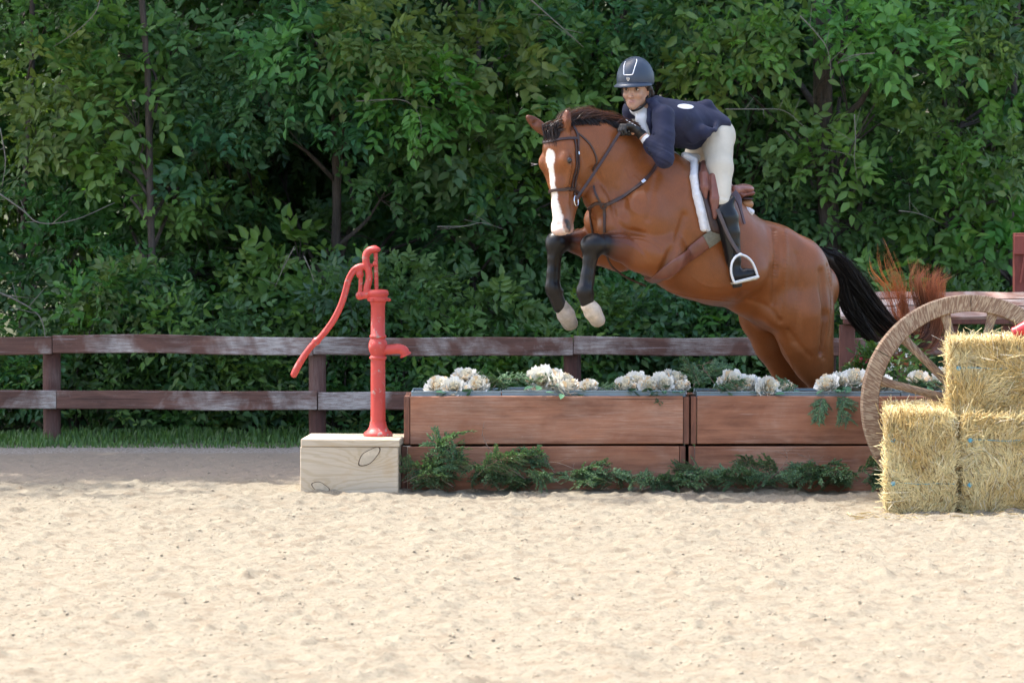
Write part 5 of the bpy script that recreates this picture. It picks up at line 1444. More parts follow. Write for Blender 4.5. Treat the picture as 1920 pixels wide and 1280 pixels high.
# creases between muscles (inward) and veins and tendons (outward), followed over the coat
hme.vertices.foreach_get('normal', (nf := np.zeros(len(V_)*3, np.float32))); nr_ = nf.reshape(-1, 3)
for path, wdt, dep in (
 ([(1112, 318), (1128, 342), (1143, 364), (1150, 386)], .020, -.012),
 ([(1150, 384), (1154, 408), (1171, 428), (1206, 438)], .016, -.012),
 ([(1283, 405), (1272, 440), (1256, 478), (1240, 504)], .020, -.012),
 ([(1148, 443), (1180, 444), (1212, 449), (1240, 468)], .012, -.006),
 ([(1451, 432), (1455, 478), (1451, 532), (1449, 568)], .016, -.013),
 ([(1470, 430), (1474, 480), (1470, 540), (1462, 590)], .020, .006),
 ([(1400, 560), (1424, 568), (1446, 580), (1462, 602)], .016, -.008),
 ([(1494, 478), (1498, 530), (1494, 590), (1488, 640)], .022, -.006),
 ([(1478, 620), (1500, 648), (1520, 668)], .016, -.007),
 ([(1552, 500), (1560, 560), (1556, 620), (1545, 670)], .018, -.006),
 ([(1232, 330), (1222, 372), (1215, 410)], .022, -.007),
 ([(1180, 440), (1200, 462), (1216, 486)], .014, -.005),
 ([(1172, 322), (1180, 340), (1190, 333), (1203, 348), (1214, 372)], .0085, .0032),
 ([(1165, 360), (1178, 372), (1184, 392), (1196, 402)], .0085, .0030),
 ([(1250, 545), (1290, 556), (1335, 562), (1380, 566)], .010, .0040),
 ([(1300, 520), (1322, 535), (1352, 540)], .0085, .0025),
 ([(1462, 640), (1478, 668), (1490, 700)], .010, .0035),
 ([(1160, 452), (1185, 462), (1205, 478)], .0085, .0030),
 ([(1074, 330), (1070, 350), (1064, 378)], .0080, .0028),
 ([(1083, 320), (1078, 338), (1076, 352)], .0080, .0025),
 ([(1112, 488), (1109, 512), (1106, 534)], .008, -.005), ([(1045, 486), (1043, 510), (1042, 530)], .008, -.005),
 ([(1105, 478), (1098, 510), (1094, 536)], .008, .0025), ([(1038, 476), (1033, 508), (1030, 530)], .008, .0025),
 ([(1330, 470), (1345, 505), (1350, 540)], .030, -.005), ([(1372, 478), (1388, 512), (1392, 548)], .030, -.005)):
    Q2 = np.array([on(p[0], p[1], 0)[0] for p in catmull([(a, b, 0) for a, b in path], 8)])
    lo_, hi_ = Q2.min(0)-wdt*3, Q2.max(0)+wdt*3; sel = np.where(((V_ > lo_) & (V_ < hi_)).all(1))[0]
    dd = np.sqrt(((V_[sel][:, None, :]-Q2[None])**2).sum(-1)).min(1)
    V_[sel] += nr_[sel]*(dep*np.exp(-(dd/wdt)**2))[:, None]
hme.vertices.foreach_set('co', V_.astype(np.float32).ravel()); hme.update()
HBV = BV = BVHTree.FromPolygons([tuple(v) for v in V_], [tuple(int(i) for i in q) for q in Q_])
# hooves
M_HOOF = attr_mat('pale_hoof_horn', .5, .3, 60, .4, 0, .25, 25)
def hoof(cor, toe, sole_n, sc=1.0, nm='hoof', tone=1.0):
    """cor: centre of the coronet; toe: centre of the toe end; built as a tapered cup that ends in a flat sole"""
    cor = np.array(cor); toe = np.array(toe); u = unit(toe-cor); f = unit(sole_n-u*(sole_n@u)); s = np.cross(u, f); L = np.linalg.norm(toe-cor)
    so = Solid(.01); W1 = (.56*tone, .47*tone+.02*(1-tone), .38*tone+.06*(1-tone)); W2 = (.34*tone, .29*tone, .24*tone)
    so.limb([cor-u*.015, cor+u*L*.35, cor+u*L*.8], [.038*sc, .050*sc, .044*sc], [.040*sc, .052*sc, .050*sc], axis=s, col=[W1, W1, W2])
    so.ball(cor-f*.012+u*.0, (.032*sc, .034*sc, .042*sc), (u, f, s), col=W1); so.ball(cor+f*.022+u*L*.2, (.04, .022, .038), (u, f, s), col=(.55, .45, .38))
    so.ball(cor+u*(L+.078)-f*.02, (.06, .09, .09), (u, f, s), k=.02, sub=True)
    return skin_obj(nm, so, .005, M_HOOF, horse, W1, it=2)
hoof(H(1104, 572, .155), H(1124, 606, .14), FWD*-.6+np.array([0, 0, .4]), .98)
hoof(H(1055, 577, -.17), H(1072, 613, -.18), FWD*-.6+np.array([0, 0, .4]), 1.0, tone=.66)
for (x0, y0, s) in ((1541, 716, .13), (1496, 722, -.13)): hoof(H(x0-12, y0+152, s), H(x0-22, y0+170, s), FWD*-.5+np.array([0, 0, -.4]), 1.0)
# eyes
M_EYE = simple('dark_horse_eye', (.012, .010, .014), .06, .1, 30, 0, spec=.8)
for s in (1, -1):
    mb = MB(); mb.lathe([(.0175*math.cos(a), .0175*math.sin(a)) for a in np.linspace(-1.5, 1.5, 11)], 16); e = mb.build('eye', M_EYE, horse, True); e.location = HP(.212, -.041, .086*s)
# ---- hair
M_HAIR = NT('horse_hair'); a_ = M_HAIR.n('ShaderNodeVertexColor'); a_.layer_name = 'Col'; M_HAIR.set(Base_Color=a_.outputs[0], Roughness=.42); M_HAIR.p.inputs['Specular IOR Level'].default_value = .5
tr_ = M_HAIR.n('ShaderNodeBsdfTranslucent'); M_HAIR.l(M_HAIR.mix(1.0, a_.outputs[0], (1.5, 1.1, .8), 'MULTIPLY'), tr_.inputs[0]); mx_ = M_HAIR.n('ShaderNodeMixShader'); mx_.inputs[0].default_value = .35
M_HAIR.l(M_HAIR.p.outputs[0], mx_.inputs[1]); M_HAIR.l(tr_.outputs[0], mx_.inputs[2]); M_HAIR.l(mx_.outputs[0], M_HAIR.out.inputs[0]); M_HAIR = M_HAIR.m
def ribbons(P, W, Cc, rs):
    """P (n,k,3) strands, W (n,k) half widths, Cc (n,k,3)"""
    n, k, _ = P.shape
    T = np.gradient(P, axis=1); T = unit(T); r = unit(rs.normal(0, 1, (n, 1, 3))+np.array([0, -.0, 0])); s = unit(np.cross(T, np.repeat(r, k, 1)))
    V = np.stack([P-s*W[..., None], P+s*W[..., None]], 2).reshape(-1, 3)
    b = (np.arange(n)*k*2)[:, None, None]+(np.arange(k-1)*2)[None, :, None]+np.array([0, 1, 3, 2])[None, None]
    return V, b.reshape(-1, 4), np.repeat(Cc.reshape(-1, 3), 2, 0)
rh = np.random.default_rng(8)
# tail
def tail_part(n, cps, rads, lo, hi, cA, cB, w0, seed, curl=.0, endr=1.0, lockmax=.86):
    rs = np.random.default_rng(seed); cl = np.array(catmull(cps, 7)); k = len(cl); rad = np.interp(np.linspace(0, 1, k), np.linspace(0, 1, len(rads)), rads)
    T = unit(np.gradient(cl, axis=0)); A = unit(np.cross(T, LAT*.3+np.array([0, -1, 0]))); B = np.cross(T, A)
    a = rs.uniform(0, 2*PI, n); r = np.sqrt(rs.uniform(0, 1, n)); st = rs.uniform(*lo, n); en = rs.uniform(*hi, n); m = 16
    P = np.zeros((n, m, 3)); C = np.zeros((n, m, 3)); W = np.zeros((n, m)); tt = np.linspace(0, 1, m)
    NL = max(5, n//34); lock = rs.integers(0, NL, n); lo_a = rs.uniform(0, 2*PI, NL); lo_r = np.sqrt(rs.uniform(0, 1, NL)); len_l = rs.uniform(.80, 1.0, NL); en = st+(en-st)*len_l[lock]
    for j in range(m):
        u = st+(en-st)*tt[j]; x = u*(k-1); i = np.clip(x.astype(int), 0, k-2); f = (x-i)[:, None]
        c = cl[i]*(1-f)+cl[i+1]*f; Aa = A[i]*(1-f)+A[i+1]*f; Bb = B[i]*(1-f)+B[i+1]*f; R_ = (rad[i]*(1-f[:, 0])+rad[i+1]*f[:, 0])
        mixl = np.clip(tt[j]**1.5*1.25, 0, lockmax); ox = r*np.cos(a)*(1-mixl)+lo_r[lock]*np.cos(lo_a[lock]+curl*tt[j])*mixl; oy = r*np.sin(a)*(1-mixl)+lo_r[lock]*np.sin(lo_a[lock]+curl*tt[j])*mixl
        wob = .02*R_/.05*np.sin(tt[j]*7+a*3)*.25
        P[:, j] = c+Aa*(R_*ox+wob)[:, None]+Bb*(R_*oy)[:, None]*.8
        h = np.clip((u-.45)/.5+rs.normal(0, .08, n), 0, 1)[:, None]; C[:, j] = np.array(cA)*(1-h)+np.array(cB)*h; W[:, j] = w0*(1-tt[j]**3*.75)
    return ribbons(P, W, C, rs)
TBLK = (.013, .010, .010); TRED = (.56, .21, .10)
S0 = [H(1536, 472), H(1570, 490), H(1600, 530), H(1640, 585), H(1682, 628), H(1722, 645), H(1748, 622), H(1750, 575), H(1744, 525), H(1752, 490)]
parts = [tail_part(4200, S0, [.034, .052, .066, .070, .066, .062, .062, .075, .110, .200], (0, .22), (.52, 1.0), TBLK, TRED, .0011, 1),
         tail_part(900, S0[:7], [.03, .05, .055, .055, .05, .045, .04], (0, .1), (.5, .9), TBLK, TBLK, .0018, 2),
         tail_part(700, [H(1575, 510), H(1590, 570), H(1622, 618), H(1665, 668), H(1702, 672), H(1745, 668)], [.03, .05, .05, .055, .07, .11], (0, .3), (.5, 1.), TBLK, (.60, .24, .10), .0011, 3),
         tail_part(220, [H(1718, 640), H(1738, 600), H(1725, 560), H(1718, 520), H(1745, 478)], [.03, .04, .05, .05, .07], (0, .3), (.6, 1.), (.12, .04, .02), (.62, .27, .13), .0011, 4),
         tail_part(170, [H(1730, 620), H(1745, 580), H(1745, 545), H(1760, 520), H(1785, 505)], [.03, .04, .045, .045, .05], (0, .4), (.5, 1.), (.12, .04, .02), (.55, .24, .12), .0011, 9)]
for i, (cp, n) in enumerate((([H(1700, 640), H(1697, 590), H(1690, 540), H(1672, 490), H(1651, 441)], 46), ([H(1695, 640), H(1678, 590), H(1660, 540), H(1636, 505), H(1630, 468)], 44), ([H(1706, 640), H(1690, 560), H(1662, 500), H(1655, 450)], 40), ([H(1690, 630), H(1694, 560), H(1702, 515)], 50))):
    parts.append(tail_part(n, cp, [.03, .035, .05, .05, .04], (0, .2), (.55, 1.), (.28, .09, .03), (.62, .27, .10), .0012, 20+i, lockmax=.9))
parts.append(tail_part(170, S0[:8], [.04, .075, .10, .11, .11, .11, .11, .12], (0, .35), (.5, 1.), TBLK, (.40, .15, .07), .0009, 31, lockmax=.4))
parts.append(tail_part(90, S0, [.04, .07, .09, .10, .11, .12, .13, .15, .19, .27], (.3, .6), (.85, 1.), (.2, .07, .03), (.62, .27, .12), .0009, 32, lockmax=.3))
V, F, C = join(parts); link_mesh('tail', np_mesh('tail', V, F, [M_HAIR], cols=C), None, horse)
dk = Solid(.02); dk.limb([H(1535, 474), H(1556, 486), H(1585, 518), H(1610, 550)], [.030, .030, .024, .012], col=TBLK)
skin_obj('tail_dock', dk, .007, attr_mat('dock_hair', .5, .5, 120, .4), horse, TBLK)
# mane and forelock
CR = [H(1030, 236), H(1052, 224), H(1078, 213), H(1110, 209), H(1144, 216), H(1172, 232), H(1205, 250), H(1240, 266)]
crv = np.array(catmull([near(p, -.004)[0] for p in CR], 8)); n = 6500; u = rh.uniform(0, 1, n); x = u*(len(crv)-1); i = np.clip(x.astype(int), 0, len(crv)-2)
root = crv[i]+(crv[i+1]-crv[i])*(x-i)[:, None]+LAT*rh.normal(0, .014, (n, 1))-np.array([0, 0, .006])
ln = rh.uniform(.07, .17, n)*np.interp(u, [0, .1, .5, .8, 1], [.7, 1.0, 1.15, 1.0, .45]); m = 9; P = np.zeros((n, m, 3)); C = np.zeros((n, m, 3)); W = np.zeros((n, m))
rz_ = rh.normal(0, .5, (n, 1)); rz2_ = rh.uniform(0, 1, (n, 1)); lk = (u*36+rh.normal(0, .5, n)).astype(int).clip(0, 39); lr = np.random.default_rng(3); lv = lr.normal(0, 1, (40, 3))
tn = unit(crv[i+1]-crv[i])
for j in range(m):
    t = j/(m-1)
    up = np.array([0, 0, 1.0])*(.58*t-.46*t*t)*(1+.7*rz_)+(-LAT)*(.05*t+.25*t*t)+LAT*(.3*t)*rz2_+tn*(.62*t+.42*t*t)+lv[lk]*np.array([.07, .07, .09])*t
    P[:, j] = root+up*ln[:, None]
    h = np.clip(rh.normal(.35, .25, n)+t*.25, 0, 1)[:, None]; C[:, j] = np.array([.018, .012, .011])*(1-h)+np.array([.17, .085, .06])*h; W[:, j] = .0013*(1-.6*t)
mane = ribbons(P, W, C, rh)
# tuft at the left side of the crest lying toward the viewer
n = 2600; u = rh.uniform(.10, .86, n); x = u*(len(crv)-1); i = np.clip(x.astype(int), 0, len(crv)-2); root = crv[i]+(crv[i+1]-crv[i])*(x-i)[:, None]+LAT*.01; P = np.zeros((n, m, 3)); C = np.zeros((n, m, 3)); W = np.zeros((n, m)); ln = rh.uniform(.04, .10, n)
for j in range(m):
    t = j/(m-1); P[:, j] = root+(LAT*(.5*t)+np.array([0, 0, 1])*(.35*t-.75*t*t)+unit(crv[i+1]-crv[i])*.55*t)*ln[:, None]; C[:, j] = np.array([.016, .012, .012]); W[:, j] = .0016*(1-.6*t)
mane2 = ribbons(P, W, C, rh)
V, F, C = join([mane, mane2]); link_mesh('mane', np_mesh('mane', V, F, [M_HAIR], cols=C), None, horse)
n = 2400; P = np.zeros((n, m, 3)); C = np.zeros((n, m, 3)); W = np.zeros((n, m)); sl = rh.uniform(-.045, .045, n); root = np.array([HP(.0+rh.uniform(-.01, .06), -.050+rh.normal(0, .02), s) for s in sl]); ln = rh.uniform(.04, .105, n)
fl_up = rh.random(n) < .4
for j in range(m):
    t = j/(m-1)
    dn = hn*(.55*t-.42*t*t)+hd*(.95*t*t-.1*t)+hl*((.10-sl*2)*t)[:, None]
    bk_ = hn*(.1*t)+np.array([0, 0, 1])*(.45*t-.25*t*t)+np.array([.7, .2, 0])*t
    P[:, j] = root+np.where(fl_up[:, None], bk_, dn)*ln[:, None]*np.array([1, 1, 1]); h = np.clip(rh.normal(.2, .2, n), 0, 1)[:, None]*np.where(fl_up, 1.6, .5)[:, None]; C[:, j] = np.array([.014, .011, .011])*(1-h)+np.array([.16, .10, .08])*h; W[:, j] = .0018*(1-.6*t)
V, F, C = ribbons(P, W, C, rh); link_mesh('forelock', np_mesh('forelock', V, F, [M_HAIR], cols=C), None, horse)
# long eye whiskers catching the sun
mb = MB(); p = HP(.205, -.03, -.105)
for dz in (-.01, 0, .008): mb.tube([p, p+np.array([-.02, 0, dz*.3]), p+np.array([-.04, -.002, dz])], [.0012, .0009, .0004], 3)
mb.build('eyelash', simple('pale_lash', (.7, .65, .6), .5), horse)

# ---------------------------------------------------------------- tack
M_LTH = simple('dark_brown_leather', (.045, .022, .018), .38, .3, 30, .25, spec=.5)
M_LTH2 = simple('chestnut_leather', (.17, .060, .038), .36, .2, 14, .25, spec=.5)
M_MET = simple('bright_steel', (.70, .70, .72), .2, .05, 30, 0, metal=1.0)
M_BRASS = simple('olive_elastic', (.16, .15, .11), .8, .2, 60, .3)
def band(pix, width, name, par, mat=None, off=.0045, thick=.004, n=6, zig=0):
    q = catmull([(a, b, 0) for a, b in pix], n); P = []; N_ = []
    for p in q:
        a, b = on(p[0], p[1], off); P.append(a); N_.append(b)
    P = np.array(P); N_ = np.array(N_)
    for _ in range(2):
        P[1:-1] = (P[:-2]+P[2:])*.25+P[1:-1]*.5; N_[1:-1] = unit((N_[:-2]+N_[2:])*.25+N_[1:-1]*.5)
    mb = MB(); mb.strap(P, [tuple(x) for x in N_], width, thick); return auto_smooth(mb.build(name, mat or M_LTH, par), 60)
def band3(pts, width, name, par, mat=None, off=.0045, thick=.004, n=5):
    """strap through given places, laid on the nearest coat"""
    P = []; N_ = []
    for p in catmull(pts, n):
        a, b = near(p, off); P.append(a); N_.append(b)
    mb = MB(); mb.strap(P, [tuple(x) for x in N_], width, thick); return auto_smooth(mb.build(name, mat or M_LTH, par), 60)
bridle = empty('bridle', (0, 0, 0)); tag(bridle, 'dark brown leather bridle with reins on the horse head', 'bridle')
band3([HP(.085, -.13, -.08), HP(.085, -.06, -.085), HP(.082, .02, -.04), HP(.082, .03, 0), HP(.082, .02, .04), HP(.085, -.06, .085), HP(.085, -.13, .08)], .016, 'browband', bridle)
band3([HP(.375, -.16, -.05), HP(.372, -.08, -.08), HP(.37, 0, -.04), HP(.37, .02, 0), HP(.37, 0, .04), HP(.372, -.08, .08), HP(.385, -.16, .05)], .018, 'noseband', bridle, thick=.006)
for s in (1, -1):
    band3([HP(-.03, -.12, .03*s), HP(.06, -.13, .085*s), HP(.15, -.125, .10*s), HP(.25, -.12, .09*s), HP(.34, -.115, .07*s), HP(.40, -.112, .06*s)], .014, 'cheekpiece', bridle)
    band3([HP(.09, -.105, .09*s), HP(.20, -.10, .10*s), HP(.30, -.095, .08*s), HP(.365, -.09, .07*s)], .010, 'noseband_hanger', bridle)
    band3([HP(.06, -.14, .08*s), HP(.12, -.20, .09*s), HP(.20, -.245, .085*s), HP(.26, -.25, .06*s)], .010, 'throatlatch', bridle)
    c_ = near(HP(.43, -.11, .058*s), .010)[0]; mb = MB(); mb.tube([c_+hd*.030*math.cos(a)+(hn*.8+hl*.1*s)*.026*math.sin(a)+hl*.004*s for a in np.linspace(0, 2*PI, 17)], .0042, 8, cap=False); auto_smooth(mb.build('bit_ring', M_MET, bridle), 60)
    if s == 1: bitL = c_
    else: bitR = c_
for p_ in (HP(.17, -.122, .10), ):
    a, b = near(p_, .008); mb = MB(); mb.tube([a-hd*.008, a+hd*.008], .006, 6); mb.build('buckle', M_MET, bridle)
HAND_L = H(1170, 236, .105)
rn = [bitL+np.array([.004, -.01, .01]), (bitL+HAND_L)/2+np.array([0, -.012, -.006]), HAND_L]
rr_ = catmull(rn, 8)
for k_i, p in enumerate(rr_):
    q = BV.find_nearest(Vector(p)); 
    if (Vector(p)-q[0]).dot(q[1]) < .008: rr_[k_i] = np.array(q[0]+q[1]*.008)
mb = MB(); mb.strap(rr_, [(-.1, -1, .1)]*len(rr_), .017, .004); auto_smooth(mb.build('rein', M_LTH, bridle), 60)
HAND_R = H(1185, 226, -.05); rn = catmull([bitR, HP(.30, -.20, -.13), H(1110, 250, -.12), HAND_R], 8)
mb = MB(); mb.strap(rn, [(-.7, .7, 0)]*len(rn), .015, .003); auto_smooth(mb.build('rein', M_LTH, bridle), 60)
bp = empty('breastplate', (0, 0, 0)); tag(bp, 'dark leather breastplate with straps across the horse chest', 'breastplate')
band([(1232, 308), (1222, 323), (1205, 342), (1179, 363), (1154, 376), (1132, 386)], .020, 'shoulder_strap', bp, thick=.006)
band([(1130, 385), (1120, 381), (1111, 385), (1104, 392)], .018, 'shoulder_strap', bp, thick=.006)
band([(1132, 388), (1134, 405), (1134, 436)], .016, 'centre_strap', bp)
band([(1113, 349), (1117, 364), (1127, 383)], .012, 'neck_strap', bp)
band([(1107, 390), (1108, 410), (1112, 436)], .013, 'martingale_strap', bp)
a, b = on(1131, 386, .009); u_ = unit(np.cross(b, [0, 0, 1.])); v_ = np.cross(u_, b); mb = MB(); mb.tube([a+(u_*math.cos(t)+v_*math.sin(t))*.016 for t in np.linspace(0, 2*PI, 15)], .004, 6, cap=False); mb.build('ring', M_LTH, bp, True)
a, b = on(1206, 341, .010); mb = MB(); M_ = Matrix.Translation(Vector(a)) @ Vector(b).to_track_quat('Z', 'Y').to_matrix().to_4x4() @ Matrix.Rotation(R(40), 4, 'Z'); mb.box((-.013, -.009, -.002), (.013, .009, .003), .001, M_); mb.build('buckle', M_MET, bp)
q = catmull([H(1136, 476, .02), H(1148, 500, .0), H(1175, 520, 0), H(1210, 536, 0)], 6); mb = MB(); mb.strap(q, [(-.3, -.8, -.4)]*len(q), .011, .003); auto_smooth(mb.build('girth_strap', M_LTH, bp), 60)

# saddle, pad, girth
saddle = empty('saddle', (0, 0, 0)); tag(saddle, 'brown leather jumping saddle with girth and steel stirrup', 'saddle')
def mir(p): p = np.array(p); return p-2*((p-ORG)@LAT)*LAT
def sheet(pix_rows, name, par, mat, off, thick, nx=10, smooth=True, mirror=False):
    """leather or fleece cut lying on the coat: rows of outline points (left, right) from top to bottom"""
    P = []; N_ = []
    rows = np.array(catmull([tuple(r) for r in pix_rows], 5))
    for r in rows:
        for j in range(nx+1):
            t = j/nx; a, b = on(r[0]*(1-t)+r[2]*t, r[1]*(1-t)+r[3]*t, off if not callable(off) else off(t)); P.append(a); N_.append(b)
    P = np.array(P).reshape(len(rows), nx+1, 3); N_ = np.array(N_).reshape(len(rows), nx+1, 3)
    for _ in range(3):
        P[1:-1] = P[1:-1]*.5+(P[:-2]+P[2:])*.25; P[:, 1:-1] = P[:, 1:-1]*.5+(P[:, :-2]+P[:, 2:])*.25
    edge = np.ones((len(rows), nx+1)); edge[0] = edge[-1] = .25; edge[:, 0] = edge[:, -1] = .25
    T = P+N_*(thick*edge)[..., None]; Bm = P-N_*.004
    n0 = len(rows)*(nx+1); V = np.concatenate([T.reshape(-1, 3), Bm.reshape(-1, 3)])
    if mirror: V = np.array([mir(v) for v in V])
    F = []; R_ = len(rows)
    for i in range(R_-1):
        for j in range(nx):
            a = i*(nx+1)+j; F.append((a, a+1, a+nx+2, a+nx+1)); F.append((a+n0, a+nx+1+n0, a+nx+2+n0, a+1+n0))
    for i in range(R_-1):
        for j in (0, nx):
            a = i*(nx+1)+j; F.append((a, a+nx+1, a+nx+1+n0, a+n0))
    for j in range(nx):
        for i in (0, R_-1):
            a = i*(nx+1)+j; F.append((a, a+1, a+1+n0, a+n0))
    me = np_mesh(name, V, np.array(F), [mat], smooth=smooth); import bmesh as _b
    bm = _b.new(); bm.from_mesh(me); _b.ops.recalc_face_normals(bm, faces=bm.faces); bm.to_mesh(me); bm.free(); me.polygons.foreach_set('use_smooth', [True]*len(me.polygons))
    return link_mesh(name, me, None, par)
M_FLEECE = NT('white_fleece'); v = M_FLEECE.coord(); f1 = M_FLEECE.noise(v, 120, 4, .7); M_FLEECE.set(Base_Color=M_FLEECE.ramp(f1, [(.3, (.62, .60, .60)), (.7, (.84, .83, .84))]), Roughness=.95); M_FLEECE.p.inputs['Sheen Weight'].default_value = .3; M_FLEECE.bump(f1, .8, .012); M_FLEECE = M_FLEECE.m
pad = empty('saddle_pad', (0, 0, 0)); tag(pad, 'white fleece saddle pad showing in front of and behind the saddle', 'saddle pad')
padrows = [(1294, 298, 1345, 345), (1296, 312, 1350, 360), (1296, 338, 1352, 380), (1302, 368, 1360, 400), (1310, 395, 1366, 425), (1316, 418, 1366, 440), (1322, 434, 1360, 446)]
sheet(padrows, 'fleece', pad, M_FLEECE, .004, .012, 12); sheet(padrows, 'fleece', pad, M_FLEECE, .004, .012, 12, mirror=True)
so = Solid(.01)
for s in (1, -1):
    q = [near(H(1287+((1-s)*-12), 288, .05*s), .012)[0]]+([near(H(1294, 300, .12*s), .016)[0]] if s < 0 else [on(1299, 306, .014)[0], on(1297, 335, .014)[0], on(1303, 368, .014)[0], on(1311, 398, .014)[0], on(1318, 428, .012)[0]])
    so.limb([H(1306, 296, 0)]+q if s > 0 else q+[H(1306, 296, 0)], .022)
so.limb([H(1372, 392, 0.04), H(1391, 398, .07), H(1402, 398, .07)], [.03, .034, .026], [.09, .10, .06], axis=LAT)
skin_obj('fleece_edge', so, .006, attr_mat('fleece_roll', .95, 1.0, 90, .2, .3, .06, 60, .01), pad, (.80, .79, .80), disp=lambda V: vnoise(V, 60, 3, 2)*.0018)
sheet([(1307, 306, 1340, 330), (1305, 335, 1345, 360), (1311, 362, 1350, 385), (1318, 385, 1360, 405), (1325, 412, 1366, 425), (1331, 434, 1360, 444)], 'flap', saddle, M_LTH, .022, .008, 10)
ss = Solid(.012)
ss.limb([H(1326, 306, 0), H(1345, 340, 0), H(1370, 366, 0), H(1391, 362, 0)], [.020, .030, .030, .024], [.05, .09, .12, .13], axis=LAT)   # seat
ss.limb([on(1314, 310, .030)[0], on(1312, 335, .035)[0], on(1314, 356, .035)[0], on(1318, 374, .030)[0]], [.018, .028, .026, .010], k=.01)
ss.limb([on(1325, 311, .05)[0], on(1329, 345, .055)[0], on(1332, 380, .05)[0], on(1335, 410, .035)[0]], [.018, .034, .033, .012], [.020, .026, .024, .012], axis=LAT, k=.006)
skin_obj('seat', ss, .006, attr_mat('saddle_leather', .35, .3, 60, .5, 0, .15, 14), saddle, (.19, .068, .045))
sc2 = Solid(.008)
sc2.limb([H(1378, 356, .10), H(1396, 358, .05), H(1400, 359, -.03)], [.028, .032, .032], [.03, .05, .05], axis=LAT, k=.02); sc2.ball(H(1393, 354, .06), (.064, .075, .024), k=.02)
skin_obj('cantle', sc2, .005, attr_mat('cantle_leather', .28, .15, 60, .6, 0, .1, 14), saddle, (.28, .12, .095))
sc3 = Solid(.008); sc3.ball(H(1398, 383, .07), (.046, .07, .034)); skin_obj('panel', sc3, .005, attr_mat('tan_panel', .5, .2, 60, .4), saddle, (.36, .17, .07))
sc4 = Solid(.004); sc4.ball(H(1398, 373, .075), (.047, .072, .009)); skin_obj('binding', sc4, .004, attr_mat('dark_binding', .5, .2, 60, .4), saddle, (.05, .03, .03))
q = [H(1372, 364, .19), H(1384, 374, .22), H(1389, 394, .25), H(1396, 420, .27)]; mb = MB(); mb.strap(catmull(q, 5), [tuple(LAT)]*16, [.075-.058*min(1, i/10) for i in range(16)], .005); auto_smooth(mb.build('rear_flap', simple('grey_purple_leather', (.085, .055, .065), .5, .15, 20, .2), saddle), 60)
# girth wraps under the chest
gp = [(1352, 428), (1338, 442), (1322, 453)]
band(gp, .085, 'girth_elastic', saddle, M_BRASS, .016, .006)
band([(1326, 450), (1300, 470), (1275, 490), (1245, 512), (1214, 529)], [.082-.022*min(1, max(0, (i-14)/8)) for i in range(25)], 'girth', saddle, M_LTH2, .010, .009)
mb = MB(); mb.tube([H(1323, 304, .02), H(1330, 303, .03), H(1332, 311, .04)], .006, 6); mb.build('stirrup_bar', M_MET, saddle, True)

# ================================================================ RIDER
M_SKIN = NT('skin'); a_ = M_SKIN.n('ShaderNodeVertexColor'); a_.layer_name = 'Col'; M_SKIN.set(Base_Color=a_.outputs[0], Roughness=.48); M_SKIN.p.inputs['Subsurface Weight'].default_value = .12; M_SKIN.p.inputs['Subsurface Radius'].default_value = (.9, .35, .2); M_SKIN.p.inputs['Subsurface Scale'].default_value = .01
M_SKIN.bump(M_SKIN.noise(M_SKIN.coord(), 90, 2), .05, .002); M_SKIN = M_SKIN.m
SK = (.50, .290, .200)
rider = empty('person', (0, 0, 0)); tag(rider, 'rider in navy jacket, beige breeches and dark blue helmet, folded over the horse neck', 'person')
fn = unit(np.array([-.34, -.93, -.05])); fu = unit(np.array([-.03, -.04, 1.0])); fn = unit(fn-fu*(fn@fu)); fl = np.cross(fn, fu)
if fl[0] < 0: fl = -fl
HC = H(1192, 158, 0.0)
def FP(n, u, l): return HC+fn*n+fu*u+fl*l
FAX = (fn, fu, fl)
bd = Solid(.02)
def fb(n, u, l, rn, ru, rl, k=.012, col=SK, sub=False): bd.ball(FP(n, u, l), (rn, ru, rl), FAX, k=k, col=col, sub=sub)
fb(-.012, .018, 0, .098, .098, .074)                 # skull
fb(.030, -.045, 0, .060, .075, .056, .03)            # face
fb(.062, -.119, 0, .028, .028, .024, .03)            # chin
bd.limb([FP(.045, -.108, .016), FP(-.02, -.072, .054)], [.018, .016], k=.03, col=SK); bd.limb([FP(.045, -.108, -.016), FP(-.02, -.072, -.054)], [.018, .016], k=.03, col=SK)
for s in (1, -1):
    fb(.064, -.060, .035*s, .024, .018, .020, .02)   # cheekbone
    fb(.092, -.030, .031*s, .016, .010, .017, .012, sub=True)     # eye socket
    fb(.079, -.008, .031*s, .012, .008, .022, .014)  # brow
    fb(-.010, -.035, .076*s, .016, .030, .008, .008, (.47, .26, .18))  # ear
bd.limb([FP(.086, -.026, 0), FP(.103, -.069, 0)], [.007, .0098], k=.012, col=SK)
for s in (1, -1): fb(.096, -.073, .010*s, .008, .006, .006, .008, (.42, .2, .13))
fb(.0855, -.0965, 0, .010, .0042, .016, .010, (.42, .20, .16)); fb(.0835, -.1055, 0, .010, .0052, .013, .010, (.45, .23, .18))
bd.limb([FP(.103, -.1012, .012), FP(.103, -.1012, -.012)], .0024, k=.003, sub=True)
NB = H(1222, 208, 0)
bd.limb([FP(-.02, -.06, 0), NB], [.052, .055], k=.03, col=SK)
